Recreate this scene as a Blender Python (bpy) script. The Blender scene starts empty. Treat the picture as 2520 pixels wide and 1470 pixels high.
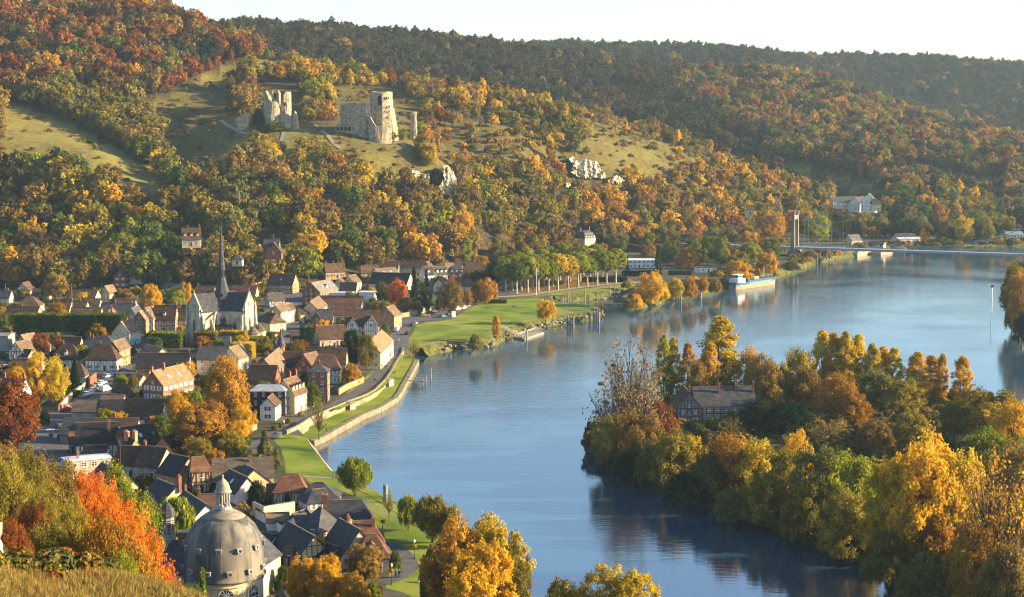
import bpy, bmesh, math, random
import numpy as np
from mathutils import Vector, Matrix, noise as mnoise

# ------------------------------------------------------------------ camera, sky, sun, exposure
FPX, HOR, CAMZ = 4250.0, 280.0, 100.0            # focal length and eye level on a 2520 x 1470 sheet, eye height over the river (m)
TH = math.atan((735 - HOR) / FPX)
sc = bpy.context.scene
col = sc.collection
cam_d = bpy.data.cameras.new('camera')
cam_d.sensor_width = 36.0
cam_d.lens = 36.0 * FPX / 2520.0
cam_d.clip_start = 1.0
cam_d.clip_end = 60000.0
cam = bpy.data.objects.new('camera', cam_d)
cam.location = (0, 0, CAMZ)
cam.rotation_euler = (math.pi / 2 - TH, 0, 0)
col.objects.link(cam)
sc.camera = cam

SUN_EL, SUN_AZ = math.radians(16.5), math.radians(-2.0)   # azimuth: degrees from +X towards the camera
sun_dir = Vector((math.cos(SUN_EL) * math.cos(SUN_AZ), -math.cos(SUN_EL) * math.sin(SUN_AZ), math.sin(SUN_EL)))
world = bpy.data.worlds.new('World')
sc.world = world
world.use_nodes = True
wn = world.node_tree
wn.nodes.clear()
wo = wn.nodes.new('ShaderNodeOutputWorld')
wb = wn.nodes.new('ShaderNodeBackground')
ws = wn.nodes.new('ShaderNodeTexSky')
ws.sky_type = 'NISHITA'
ws.sun_disc = False
ws.sun_elevation = SUN_EL
ws.sun_rotation = math.radians(90) + SUN_AZ
ws.air_density = 1.0
ws.dust_density = 0.8
ws.ozone_density = 3.0
ws.altitude = 0
wb.inputs['Strength'].default_value = 0.085
wn.links.new(ws.outputs[0], wb.inputs[0])
wn.links.new(wb.outputs[0], wo.inputs[0])
sd = bpy.data.lights.new('sun', 'SUN')
sd.energy = 5.0
sd.angle = math.radians(0.5)
sd.color = (1.0, 0.79, 0.46)
sun = bpy.data.objects.new('sun', sd)
sun.rotation_euler = sun_dir.to_track_quat('Z', 'Y').to_euler()
sun.location = (300, 300, 400)
col.objects.link(sun)
sc.view_settings.view_transform = 'Standard'
sc.view_settings.look = 'None'
sc.view_settings.gamma = 1.0
sc.view_settings.exposure = 1.98
sc.view_settings.use_curve_mapping = False
cy = sc.cycles
cy.max_bounces = 5
cy.diffuse_bounces = 2
cy.glossy_bounces = 3
cy.transmission_bounces = 2
cy.transparent_max_bounces = 4
cy.volume_bounces = 0
cy.caustics_reflective = False
cy.caustics_refractive = False
cy.use_adaptive_sampling = True
cy.adaptive_threshold = 0.02
cy.use_denoising = True
cy.sample_clamp_indirect = 4.0
cy.filter_width = 1.2

# ------------------------------------------------------------------ helpers: sheet <-> place
CT, ST = math.cos(TH), math.sin(TH)
def ray(px, py):
    u, v = (px - 1260) / FPX, (py - 735) / FPX
    return Vector((u, CT - v * ST, -ST - v * CT))
def P(px, py, z=4.0):                # the place at height z
    d = ray(px, py); t = (z - CAMZ) / d.z
    return Vector((d.x * t, d.y * t, z))
def D(px, py, Y):                    # the place at distance Y
    d = ray(px, py); t = Y / d.y
    return Vector((d.x * t, Y, CAMZ + d.z * t))
def proj(x, y, z):
    z = z - CAMZ
    f = y * CT - z * ST
    return 1260 + FPX * x / f, 735 - FPX * (y * ST + z * CT) / f
OFF = {1: (0, 525), 2: (0, 875), 3: (0, 1102.5), 4: (612.5, 525), 5: (490, 787.5), 6: (490, 1102.5),
       7: (542.5, 192.5), 8: (1312.5, 350), 9: (1890, 402.5), 10: (1155, 560), 11: (1417.5, 752.5)}
def c(k, x, y):
    return OFF[k][0] + x / 4, OFF[k][1] + y / 4
def C(k, x, y, z=4.0):
    return P(*c(k, x, y), z)
def inpoly(x, y, poly):
    r = False; n = len(poly); j = n - 1
    for i in range(n):
        xi, yi = poly[i][0], poly[i][1]; xj, yj = poly[j][0], poly[j][1]
        if (yi > y) != (yj > y) and x < (xj - xi) * (y - yi) / (yj - yi) + xi: r = not r
        j = i
    return r

# ------------------------------------------------------------------ materials
MATS = {}
def ramp_node(nt, stops):
    r = nt.nodes.new('ShaderNodeValToRGB'); e = r.color_ramp.elements
    while len(e) < len(stops): e.new(0.5)
    for el, (p, c3) in zip(e, stops):
        el.position = p; el.color = (*c3, 1)
    return r
def mat(name, stops, scale=1.0, rough=0.85, bump=0.0, bscale=None, detail=4.0, rnd=0.0, metal=0.0, stretch=None, spec=0.08, coord='Object', dist=0.3):
    """noise-coloured surface: stops = colour or list of (pos, colour)"""
    if name in MATS: return MATS[name]
    if not isinstance(stops, list): stops = [(0.25, tuple(x * 0.75 for x in stops)), (0.75, tuple(min(1, x * 1.15) for x in stops))]
    m = bpy.data.materials.new(name); m.use_nodes = True; nt = m.node_tree
    b = nt.nodes['Principled BSDF']
    b.inputs['Roughness'].default_value = rough
    b.inputs['Metallic'].default_value = metal
    b.inputs['Specular IOR Level'].default_value = spec
    tc = nt.nodes.new('ShaderNodeTexCoord'); src = tc.outputs[coord]
    if stretch:
        mp = nt.nodes.new('ShaderNodeMapping'); mp.inputs['Scale'].default_value = stretch
        nt.links.new(src, mp.inputs[0]); src = mp.outputs[0]
    n = nt.nodes.new('ShaderNodeTexNoise'); n.inputs['Scale'].default_value = scale; n.inputs['Detail'].default_value = detail
    n.inputs['Distortion'].default_value = dist
    nt.links.new(src, n.inputs['Vector'])
    f = n.outputs[0]
    if rnd:
        oi = nt.nodes.new('ShaderNodeObjectInfo')
        a = nt.nodes.new('ShaderNodeMath'); a.operation = 'MULTIPLY_ADD'; a.inputs[1].default_value = rnd; a.inputs[2].default_value = -rnd / 2
        nt.links.new(oi.outputs['Random'], a.inputs[0])
        s = nt.nodes.new('ShaderNodeMath'); nt.links.new(f, s.inputs[0]); nt.links.new(a.outputs[0], s.inputs[1]); f = s.outputs[0]
    r = ramp_node(nt, stops); nt.links.new(f, r.inputs[0]); nt.links.new(r.outputs[0], b.inputs['Base Color'])
    if bump:
        n2 = nt.nodes.new('ShaderNodeTexNoise'); n2.inputs['Scale'].default_value = bscale or scale * 4; n2.inputs['Detail'].default_value = 5
        nt.links.new(src, n2.inputs['Vector'])
        bp = nt.nodes.new('ShaderNodeBump'); bp.inputs['Strength'].default_value = min(1, bump); bp.inputs['Distance'].default_value = bump
        nt.links.new(n2.outputs[0], bp.inputs['Height']); nt.links.new(bp.outputs[0], b.inputs['Normal'])
    MATS[name] = m
    return m
def leafmat(name, stops, rnd=0.36, trans=0.4):
    if name in MATS: return MATS[name]
    stops = [(stops[0][0], tuple(.6 * a_ + .4 * b_ for a_, b_ in zip(stops[0][1], stops[1][1])))] + stops[1:]
    m = bpy.data.materials.new(name); m.use_nodes = True; nt = m.node_tree; nt.nodes.clear()
    o = nt.nodes.new('ShaderNodeOutputMaterial'); d = nt.nodes.new('ShaderNodeBsdfDiffuse'); t = nt.nodes.new('ShaderNodeBsdfTranslucent'); mx = nt.nodes.new('ShaderNodeMixShader')
    at = nt.nodes.new('ShaderNodeAttribute'); at.attribute_name = 'tint'
    oi = nt.nodes.new('ShaderNodeObjectInfo')
    a = nt.nodes.new('ShaderNodeMath'); a.operation = 'MULTIPLY_ADD'; a.inputs[1].default_value = rnd; a.inputs[2].default_value = -rnd / 2
    s = nt.nodes.new('ShaderNodeMath')
    nt.links.new(oi.outputs['Random'], a.inputs[0]); nt.links.new(at.outputs['Fac'], s.inputs[0]); nt.links.new(a.outputs[0], s.inputs[1])
    r = ramp_node(nt, stops); nt.links.new(s.outputs[0], r.inputs[0])
    nt.links.new(r.outputs[0], d.inputs[0]); nt.links.new(r.outputs[0], t.inputs[0])
    mx.inputs[0].default_value = trans
    nt.links.new(d.outputs[0], mx.inputs[1]); nt.links.new(t.outputs[0], mx.inputs[2]); nt.links.new(mx.outputs[0], o.inputs[0])
    MATS[name] = m
    return m
PAL = {
 'rust':  [(0.1, (.075, .022, .008)), (.5, (.21, .066, .020)), (.9, (.36, .135, .036))],
 'brown': [(0.1, (.072, .046, .014)), (.5, (.21, .132, .032)), (.9, (.38, .255, .060))],
 'olive': [(0.1, (.062, .056, .010)), (.5, (.185, .150, .022)), (.9, (.37, .285, .040))],
 'green': [(0.1, (.026, .048, .010)), (.5, (.078, .110, .018)), (.9, (.20, .225, .034))],
 'lime':  [(0.1, (.070, .095, .010)), (.5, (.19, .21, .018)), (.9, (.36, .34, .030))],
 'yellow':[(0.1, (.20, .155, .010)), (.5, (.47, .325, .020)), (.9, (.69, .50, .036))],
 'gold':  [(0.1, (.26, .135, .010)), (.5, (.56, .31, .018)), (.9, (.76, .47, .034))],
 'amber': [(0.1, (.14, .066, .012)), (.5, (.35, .175, .022)), (.9, (.56, .31, .036))],
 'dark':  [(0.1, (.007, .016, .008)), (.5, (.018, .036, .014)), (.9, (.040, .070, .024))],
 'bare':  [(0.1, (.10, .070, .042)), (.5, (.22, .155, .088)), (.9, (.36, .265, .15))],
 'sage':  [(0.1, (.045, .050, .018)), (.5, (.125, .125, .036)), (.9, (.25, .235, .060))],
 'red':   [(0.1, (.10, .012, .006)), (.5, (.30, .030, .010)), (.9, (.48, .075, .015))],
 'umber': [(0.1, (.024, .019, .012)), (.5, (.066, .048, .024)), (.9, (.125, .088, .040))],  # umber and moss: darkened to carry the shade of the far ridges
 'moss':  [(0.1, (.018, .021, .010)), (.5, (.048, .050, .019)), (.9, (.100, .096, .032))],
 'flame': [(0.1, (.16, .040, .008)), (.5, (.48, .125, .016)), (.9, (.70, .25, .028))],
}
def leaf(p): return leafmat('leaves_' + p, PAL[p])
BARK = mat('bark', (.10, .075, .05), 3, .95)
BARK_PALE = mat('bark_pale', [(.35, (.14, .12, .08)), (.6, (.42, .38, .28))], 1.2, .9)
GLASS = mat('window_glass', (.03, .04, .05), 1, .08, spec=.8)
WHITE = mat('white_paint', (.72, .70, .66), 2, .6)
STONE_W = mat('white_stone', [(.3, (.42, .37, .28)), (.7, (.66, .60, .48))], .5, .9, .05, 3)

# ------------------------------------------------------------------ mesh collecting
class MB:
    def __init__(s): s.v = []; s.f = []
    def add(s, vs, fs):
        o = len(s.v); s.v += [tuple(v) for v in vs]; s.f += [tuple(o + i for i in f) for f in fs]; return s
    def box(s, x0, x1, y0, y1, z0, z1):
        return s.add([(x0,y0,z0),(x1,y0,z0),(x1,y1,z0),(x0,y1,z0),(x0,y0,z1),(x1,y0,z1),(x1,y1,z1),(x0,y1,z1)],
                     [(0,3,2,1),(4,5,6,7),(0,1,5,4),(1,2,6,5),(2,3,7,6),(3,0,4,7)])
    def bar(s, a, b, w, h=None, up=(0,0,1)):
        a, b = Vector(a), Vector(b); h = h or w; d = (b - a).normalized(); u = Vector(up)
        if abs(d.dot(u)) > .99: u = Vector((1,0,0))
        r = d.cross(u).normalized(); u = r.cross(d)
        q = [(-w/2,-h/2),(w/2,-h/2),(w/2,h/2),(-w/2,h/2)]
        return s.add([a + r*i + u*j for i, j in q] + [b + r*i + u*j for i, j in q], [(3,2,1,0),(4,5,6,7),(0,1,5,4),(1,2,6,5),(2,3,7,6),(3,0,4,7)])
    def tube(s, pts, rad, n=6, cap=True):
        pts = [Vector(p) for p in pts]
        if not isinstance(rad, (list, tuple)): rad = [rad] * len(pts)
        vs, fs = [], []
        for i, p in enumerate(pts):
            d = (pts[min(i+1, len(pts)-1)] - pts[max(i-1, 0)]).normalized()
            u = Vector((1,0,0)) if abs(d.z) > .9 else Vector((0,0,1))
            r = d.cross(u).normalized(); u = r.cross(d)
            for k in range(n):
                t = 2*math.pi*k/n; vs.append(p + (r*math.cos(t) + u*math.sin(t))*rad[i])
        for i in range(len(pts)-1):
            for k in range(n): fs.append((i*n+k, i*n+(k+1)%n, (i+1)*n+(k+1)%n, (i+1)*n+k))
        if cap: fs += [tuple(range(n))[::-1], tuple((len(pts)-1)*n+k for k in range(n))]
        return s.add(vs, fs)
    def lathe(s, prof, n=24, cx=0, cy=0):
        vs, fs = [], []
        for r, z in prof:
            for k in range(n):
                t = 2*math.pi*k/n; vs.append((cx + r*math.cos(t), cy + r*math.sin(t), z))
        for i in range(len(prof)-1):
            for k in range(n): fs.append((i*n+k, i*n+(k+1)%n, (i+1)*n+(k+1)%n, (i+1)*n+k))
        if prof[0][0] > .01: fs.append(tuple(range(n))[::-1])
        if prof[-1][0] > .01: fs.append(tuple((len(prof)-1)*n+k for k in range(n)))
        return s.add(vs, fs)
    def prism(s, poly, z0, z1):
        n = len(poly)
        a = sum(poly[i][0]*poly[(i+1)%n][1] - poly[(i+1)%n][0]*poly[i][1] for i in range(n))
        if a < 0: poly = poly[::-1]
        return s.add([(p[0],p[1],z0) for p in poly] + [(p[0],p[1],z1) for p in poly],
                     [tuple(range(n))[::-1], tuple(range(n, 2*n))] + [(i,(i+1)%n,n+(i+1)%n,n+i) for i in range(n)])
    def mesh(s, name, m=None, smooth=False):
        me = bpy.data.meshes.new(name); me.from_pydata(s.v, [], s.f); me.update()
        if m: me.materials.append(m)
        if smooth: me.polygons.foreach_set('use_smooth', [True]*len(me.polygons))
        return me
    def build(s, name, m, parent=None, smooth=False, loc=None, rz=0):
        return link(name, s.mesh(name, m, smooth), parent, loc, rz)
def link(name, me, parent=None, loc=None, rz=0):
    o = bpy.data.objects.new(name, me); col.objects.link(o)
    if parent: o.parent = parent
    if loc is not None: o.location = loc
    if rz: o.rotation_euler.z = rz
    return o
def empty(name, loc, rz=0):
    o = bpy.data.objects.new(name, None); col.objects.link(o); o.location = loc; o.rotation_euler.z = rz; o.empty_display_size = .5
    return o
def tag(o, label=None, cat=None, group=None, kind=None):
    if label: o['label'] = label
    if cat: o['category'] = cat
    if group: o['group'] = group
    if kind: o['kind'] = kind
    return o
def sheet(name, poly, z, m, kind='structure', thick=0.0):
    """flat polygon laid on the ground"""
    bm = bmesh.new(); vs = [bm.verts.new((p[0], p[1], z)) for p in poly]; f = bm.faces.new(vs)
    if f.normal.z < 0 or (bm.normal_update() or f.normal.z < 0): f.normal_flip()
    if thick:
        r = bmesh.ops.extrude_face_region(bm, geom=[f])
        for v in [g for g in r['geom'] if isinstance(g, bmesh.types.BMVert)]: v.co.z = z
        for v in vs: v.co.z = z - thick
    bmesh.ops.triangulate(bm, faces=[f for f in bm.faces if len(f.verts) > 4])
    bmesh.ops.recalc_face_normals(bm, faces=bm.faces) if thick else None
    me = bpy.data.meshes.new(name); bm.to_mesh(me); bm.free(); me.materials.append(m)
    o = link(name, me); o['kind'] = kind
    return o

# ------------------------------------------------------------------ terrain: heights through surveyed points
HP = []
def pt(px, py, Y): p = D(px, py, Y); HP.append((p.x, p.y, p.z))
def pz(px, Y, z): HP.append(((px - 1260) / FPX * Y, Y, z))
for q in [(-300,690,990),(0,610,1010),(200,600,1010),(350,600,1010),(465,606,1000),(600,620,990),(690,640,985),(800,600,1030),(950,600,1060),(1080,590,1100),
          (600,480,1060),(450,520,1040),(800,480,1080),(1000,510,1120),(300,520,1040),(100,520,1040),(-200,520,1040),
          (680,312,1185),(730,312,1190),(770,318,1190),(850,322,1190),(905,345,1180),(960,352,1180),(1010,345,1200),(590,310,1190),
          (640,400,1125),(760,395,1130),(860,372,1150),(930,420,1140),(1050,420,1165),(1110,440,1170),(1080,512,1140),(1150,500,1150),
          (400,450,1120),(450,400,1160),(500,330,1270),(560,215,1400),(540,300,1230),(470,420,1130),
          (0,455,1080),(150,455,1080),(300,450,1080),(380,465,1085),(-300,440,1080),(0,340,1150),(150,350,1150),(280,385,1140),(-300,330,1150),
          (0,255,1230),(100,270,1230),(250,315,1220),(390,385,1180),(-300,240,1230),(0,160,1330),(200,165,1340),(400,220,1330),(480,245,1320),(-300,150,1330),
          (0,60,1450),(200,55,1480),(300,50,1480),(400,70,1480),(500,120,1450),(580,150,1440),(-300,60,1450),
          (620,195,1400),(700,190,1430),(760,190,1440),(900,205,1430),(1050,228,1420),(1200,250,1400),(1300,270,1390),(1420,303,1390),(1550,343,1400),(1700,380,1430),(1800,410,1460),(1900,455,1480),(2000,492,1480),
          (1100,310,1300),(1250,340,1300),(1100,400,1230),(1300,430,1240),(1450,388,1330),(1420,470,1290),(1540,470,1310),(1250,520,1200),(1450,530,1260),(1600,450,1360),(1650,520,1330),(1800,510,1390),
          (760,285,1260),(950,290,1270),(850,240,1340),(660,260,1290),
          (700,92,2100),(1000,108,2100),(1250,135,2150),(600,90,2050),(900,145,1850),(1200,195,1900),(1300,230,1850),(700,140,1800),
          (1330,128,2700),(1400,132,2700),(1700,143,2700),(1900,160,2700),(1990,172,2750),
          (1550,195,2050),(1700,192,2150),(1900,197,2150),(2000,215,2100),(2100,262,2050),(2200,302,2000),(2300,340,1950),(2400,368,1900),(2520,390,1850),(2800,430,1750),
          (1500,270,1850),(1600,335,1700),(1750,290,1850),(1800,345,1750),(2000,330,1850),(2000,420,1650),(2200,420,1650),(2400,440,1650),(2100,490,1550),(2300,500,1500),(2450,485,1600),(2700,490,1600),
          (2100,160,3000),(2300,160,3000),(2520,180,3000),(2800,200,3000),(2200,270,2700),(2400,310,2500),(2520,340,2400),
          # near slope at the camera's foot
          (0,1422,150),(120,1455,152),(250,1482,155),(420,1500,175),(-300,1400,150),(0,1600,110),(300,1600,120)]:
    pt(*q)
for q in [(0,1850,165),(400,1850,160),(-300,1850,165),(900,1650,110),(1300,1650,70),(1700,1620,38),(2000,1620,20),(600,1650,140),
          (1000,2500,150),(1900,2400,110),(2300,2400,75),(2520,2250,45),(1500,2400,120),(700,2600,160),(0,2600,160),
          (1250,3500,150),(2000,3600,140),(2600,3600,140),(0,3500,150),(3000,2500,90),(3000,3400,140)]:
    pz(*q)
for px, py in [(-300,740),(0,735),(150,728),(300,722),(450,720),(600,722),(760,712),(900,695),(1000,680),(1100,668),(1230,650),(1330,638),(1450,625),(1600,614),(1750,602),(1900,588),(2060,568),(2200,562),(2400,558),(2520,558),(2800,560)]:
    p = P(px, py, 3.4); HP.append(tuple(p))
for px, py in [(x, y) for x in (-300, 0, 250, 500, 750, 1000) for y in (790, 880, 1000, 1150)] + [(1250,720),(1450,690),(1700,650),(1900,615),(2200,590),(2500,585),(1250,1200),(1250,1470),(1700,1470),(1600,800),(2200,750),(2520,640),(2200,1200),(2600,900),(700,1470),(600,1350),(520,1250),(450,1180),(2800,620),(2900,1200)]:
    p = P(px, py, 0); HP.append((p.x, p.y, -1.5))
pz(0,222,38); pz(200,222,34); pz(400,225,23); pz(-300,222,39); pz(0,295,16); pz(250,290,6); pz(-300,300,18); pz(520,215,12)
HP.append((60, 150, 20)); HP.append((0, 100, 55)); HP.append((-80, 90, 70))
HP.append((150, 200, -2)); HP.append((20, 250, 0)); HP.append((-20, 290, 0))
HP = np.array(HP)
RC2 = 18.0 ** 2
def _phi(a, b): return np.sqrt(((a[:, None, :] - b[None, :, :]) ** 2).sum(-1) + RC2)
_n = len(HP)
_A = np.zeros((_n + 3, _n + 3)); _A[:_n, :_n] = _phi(HP[:, :2], HP[:, :2])
_A[:_n, _n] = 1; _A[:_n, _n+1:] = HP[:, :2] / 1000; _A[_n, :_n] = 1; _A[_n+1:, :_n] = HP[:, :2].T / 1000
_w = np.linalg.solve(_A, np.concatenate([HP[:, 2], np.zeros(3)]))
def heights(xy):
    xy = np.asarray(xy, float); out = np.empty(len(xy))
    for i in range(0, len(xy), 20000):
        q = xy[i:i+20000]; out[i:i+20000] = _phi(q, HP[:, :2]) @ _w[:_n] + _w[_n] + q / 1000 @ _w[_n+1:]
    # small relief on the slopes
    r = np.sin(xy[:,0]*.031 + 1.7*np.sin(xy[:,1]*.017)) * np.sin(xy[:,1]*.027 + 1.3*np.sin(xy[:,0]*.013))
    return out + np.clip((out - 6) / 30, 0, 1) * r * 2.2
def gh(x, y): return float(heights([(x, y)])[0])

MEADOW = [  # open grass on the slopes (outlines as seen from the viewpoint)
 [(0,242),(60,262),(130,290),(210,320),(300,372),(390,430),(420,475),(330,470),(250,440),(190,428),(100,400),(0,392)],
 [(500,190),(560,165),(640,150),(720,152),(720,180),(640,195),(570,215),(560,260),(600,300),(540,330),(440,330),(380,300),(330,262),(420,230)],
 [(1530,400),(1420,330),(1500,330),(1640,400),(1660,450),(1600,430)],
 [(1890,398),(1960,400),(2060,430),(2200,470),(2150,480),(2050,462),(1960,440)],
 [(2190,385),(2260,400),(2400,440),(2480,430),(2470,460),(2380,465),(2290,440)],
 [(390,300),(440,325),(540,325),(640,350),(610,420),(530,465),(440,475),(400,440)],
 [(870,370),(930,370),(1000,430),(1000,455),(930,430)],
 [(600,300),(640,320),(760,310),(830,330),(860,370),(800,380),(760,360),(700,400),(640,350),(560,340)],
]
def build_terrain():
    cols = np.arange(-560, 3100, 8.0); rows = [95.0]
    while rows[-1] < 3700: rows.append(rows[-1] * 1.0125)
    rows = np.array(rows)
    X = (cols[None, :] - 1260) / FPX * rows[:, None]; Y = np.repeat(rows[:, None], len(cols), 1)
    xy = np.stack([X.ravel(), Y.ravel()], 1); Z = heights(xy)
    nr, nc = X.shape
    idx = np.arange(nr * nc).reshape(nr, nc)
    fa = np.stack([idx[:-1, :-1], idx[:-1, 1:], idx[1:, 1:], idx[1:, :-1]], -1).reshape(-1, 4)
    me = bpy.data.meshes.new('hills'); me.from_pydata(np.column_stack([xy, Z]).tolist(), [], fa.tolist()); me.update()
    me.polygons.foreach_set('use_smooth', [True] * len(me.polygons))
    at = me.attributes.new('open_grass_shade', 'FLOAT', 'POINT')
    val = np.zeros(len(Z))
    zz = Z - CAMZ; ff = xy[:,1]*CT - zz*ST
    PX = 1260 + FPX * xy[:,0] / ff; PY = 735 - FPX * (xy[:,1]*ST + zz*CT) / ff
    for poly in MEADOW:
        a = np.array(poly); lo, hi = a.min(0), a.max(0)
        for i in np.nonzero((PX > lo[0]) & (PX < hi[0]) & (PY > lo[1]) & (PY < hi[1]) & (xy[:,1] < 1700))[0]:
            if inpoly(PX[i], PY[i], poly): val[i] = .45 if 385 < PX[i] < 660 and PY[i] > 205 else .6 if PX[i] > 860 and PX[i] < 1700 else 1  # valley by the castle: the spur's shade is put into darker ground
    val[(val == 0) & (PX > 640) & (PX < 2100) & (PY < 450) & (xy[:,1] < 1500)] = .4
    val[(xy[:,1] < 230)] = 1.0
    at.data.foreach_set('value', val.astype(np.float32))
    m = bpy.data.materials.new('slope_ground'); m.use_nodes = True; nt = m.node_tree; b = nt.nodes['Principled BSDF']
    b.inputs['Roughness'].default_value = 1; b.inputs['Specular IOR Level'].default_value = .1
    tc = nt.nodes.new('ShaderNodeTexCoord')
    def nz(s, d=6): n = nt.nodes.new('ShaderNodeTexNoise'); n.inputs['Scale'].default_value = s; n.inputs['Detail'].default_value = d; n.inputs['Roughness'].default_value = .65; nt.links.new(tc.outputs['Object'], n.inputs['Vector']); return n
    n1, n2, n3 = nz(.05), nz(.35), nz(2.0)
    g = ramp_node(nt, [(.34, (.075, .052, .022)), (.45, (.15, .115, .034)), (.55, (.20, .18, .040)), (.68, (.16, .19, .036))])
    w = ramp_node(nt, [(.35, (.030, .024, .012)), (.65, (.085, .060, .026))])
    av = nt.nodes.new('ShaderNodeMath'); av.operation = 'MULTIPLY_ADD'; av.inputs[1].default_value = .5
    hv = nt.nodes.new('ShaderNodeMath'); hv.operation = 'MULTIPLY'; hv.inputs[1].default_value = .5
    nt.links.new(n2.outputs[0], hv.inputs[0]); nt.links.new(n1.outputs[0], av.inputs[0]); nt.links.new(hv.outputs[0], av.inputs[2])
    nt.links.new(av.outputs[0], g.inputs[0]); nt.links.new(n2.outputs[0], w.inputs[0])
    a2 = nt.nodes.new('ShaderNodeAttribute'); a2.attribute_name = 'open_grass_shade'
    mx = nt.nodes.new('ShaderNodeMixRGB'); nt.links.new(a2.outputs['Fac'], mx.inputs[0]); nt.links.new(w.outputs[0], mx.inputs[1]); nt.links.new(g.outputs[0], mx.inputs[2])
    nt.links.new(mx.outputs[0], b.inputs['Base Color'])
    bp = nt.nodes.new('ShaderNodeBump'); bp.inputs['Strength'].default_value = .8; bp.inputs['Distance'].default_value = .6
    nt.links.new(n3.outputs[0], bp.inputs['Height']); nt.links.new(bp.outputs[0], b.inputs['Normal'])
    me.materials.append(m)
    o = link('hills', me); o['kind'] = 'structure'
    return o
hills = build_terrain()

# ------------------------------------------------------------------ river, banks, town ground
def water_material():
    m = bpy.data.materials.new('river_water'); m.use_nodes = True; nt = m.node_tree; b = nt.nodes['Principled BSDF']
    b.inputs['Base Color'].default_value = (.022, .055, .085, 1); b.inputs['Roughness'].default_value = .04
    b.inputs['IOR'].default_value = 4.2; b.inputs['Specular IOR Level'].default_value = .5
    tc = nt.nodes.new('ShaderNodeTexCoord'); h = None
    def layer(sx, sy, scale, amp):
        mp = nt.nodes.new('ShaderNodeMapping'); mp.inputs['Scale'].default_value = (sx, sy, 1); mp.inputs['Rotation'].default_value[2] = .12
        n = nt.nodes.new('ShaderNodeTexNoise'); n.inputs['Scale'].default_value = scale; n.inputs['Detail'].default_value = 3; n.inputs['Distortion'].default_value = .4
        nt.links.new(tc.outputs['Object'], mp.inputs[0]); nt.links.new(mp.outputs[0], n.inputs['Vector'])
        a = nt.nodes.new('ShaderNodeMath'); a.operation = 'MULTIPLY'; a.inputs[1].default_value = amp; nt.links.new(n.outputs[0], a.inputs[0]); return a.outputs[0]
    l1, l2, l3 = layer(.35, 1, .55, .065), layer(.6, 1, 2.2, .02), layer(1, 1, .016, 1.0)
    # wind patches: ripples fade in calm areas
    r = ramp_node(nt, [(.38, (.35,)*3), (.62, (1,)*3)]); nt.links.new(l3, r.inputs[0])
    s = nt.nodes.new('ShaderNodeMath'); nt.links.new(l1, s.inputs[0]); nt.links.new(l2, s.inputs[1])
    q = nt.nodes.new('ShaderNodeMath'); q.operation = 'MULTIPLY'; nt.links.new(s.outputs[0], q.inputs[0]); nt.links.new(r.outputs[0], q.inputs[1])
    bp = nt.nodes.new('ShaderNodeBump'); bp.inputs['Strength'].default_value = 1; bp.inputs['Distance'].default_value = 1.0
    nt.links.new(q.outputs[0], bp.inputs['Height']); nt.links.new(bp.outputs[0], b.inputs['Normal'])
    return m
wm = MB(); wm.add([(-900, 60, 0), (2500, 60, 0), (2500, 2500, 0), (-900, 2500, 0)], [(0, 1, 2, 3)])
tag(wm.build('river', water_material()), kind='structure')

GROUND = mat('town_ground', [(.3, (.040, .048, .018)), (.48, (.070, .066, .035)), (.58, (.085, .078, .066)), (.75, (.115, .098, .070))], .09, .95, .05, 2)
GRASS = mat('lawn_grass', [(.3, (.060, .095, .012)), (.42, (.105, .150, .016)), (.52, (.150, .190, .020)), (.62, (.20, .215, .036)), (.72, (.22, .175, .050))], .06, 1, .15, 3, 12, dist=.8)
GRASS2 = mat('bank_grass', [(.25, (.03, .04, .010)), (.5, (.06, .06, .016)), (.75, (.09, .07, .025))], .25, 1, .15, 2, 8)
LEAFY = mat('leaf_litter', [(.35, (.11, .12, .03)), (.5, (.20, .105, .04)), (.7, (.30, .14, .05))], .35, 1, .1, 3, 8)
ASPH = mat('asphalt', [(.3, (.075, .07, .075)), (.7, (.115, .105, .105))], .4, .9, .02, 8)
PATHM = mat('pale_path', [(.3, (.20, .165, .13)), (.7, (.30, .25, .20))], .6, .95, .02, 6)
QUAY = mat('quay_stone', [(.3, (.11, .088, .060)), (.7, (.27, .222, .155))], .6, .95, .06, 2.5)

WALLTOP = [(960,1122),(1075,1040),(1310,930),(1480,860),(1640,800),(1730,750),(1840,640),(1900,550),(2000,370),(2010,325)]     # foot of the promenade wall, crop 5
QUAYEDGE = [(1110,1195),(1210,1152),(1340,1078),(1480,1002),(1600,932),(1760,868),(1860,812),(1930,772),(1975,712),(2010,642),(2050,572),(2100,482),(2145,395)]
wall_line = [C(5, x, y, 2.0) for x, y in WALLTOP]
quay_line = [C(5, x, y, 1.6) for x, y in QUAYEDGE]
# upper ground: shoreline from the near end to the far bank
near_shore = [P(x, y, 0) for x, y in [(1330,1700),(1290,1540),(1230,1450),(1150,1390),(1085,1352),(1020,1310),(960,1272),(905,1238),(868,1212)]] + [C(5, x, y, 4) for x, y in [(1290,1480),(1180,1340),(1110,1250),(1045,1150)]]
lawn_shore = [P(x, y, 0) for x, y in [(1030,876),(1062,868),(1100,858),(1150,857),(1195,852),(1215,838),(1262,822),(1320,806),(1345,800),(1390,792),(1440,787),(1468,776),(1440,770),(1398,766),(1362,758),(1352,750)]]
basin_shore = [P(x, y, 0) for x, y in [(1362,745),(1400,743),(1475,733),(1540,722),(1572,718),(1555,732),(1530,748),(1545,762),(1590,752),(1645,738),(1700,725),(1740,716),(1790,706),(1850,696),(1905,682),(1935,668),(1985,652),(2050,638),(2130,625),(2230,614),(2330,610),(2420,607),(2520,603),(2700,598),(3000,592)]]
back = [(1000, 1750), (-900, 1750), (-900, 235), (-150, 235), (40, 235)]
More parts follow.
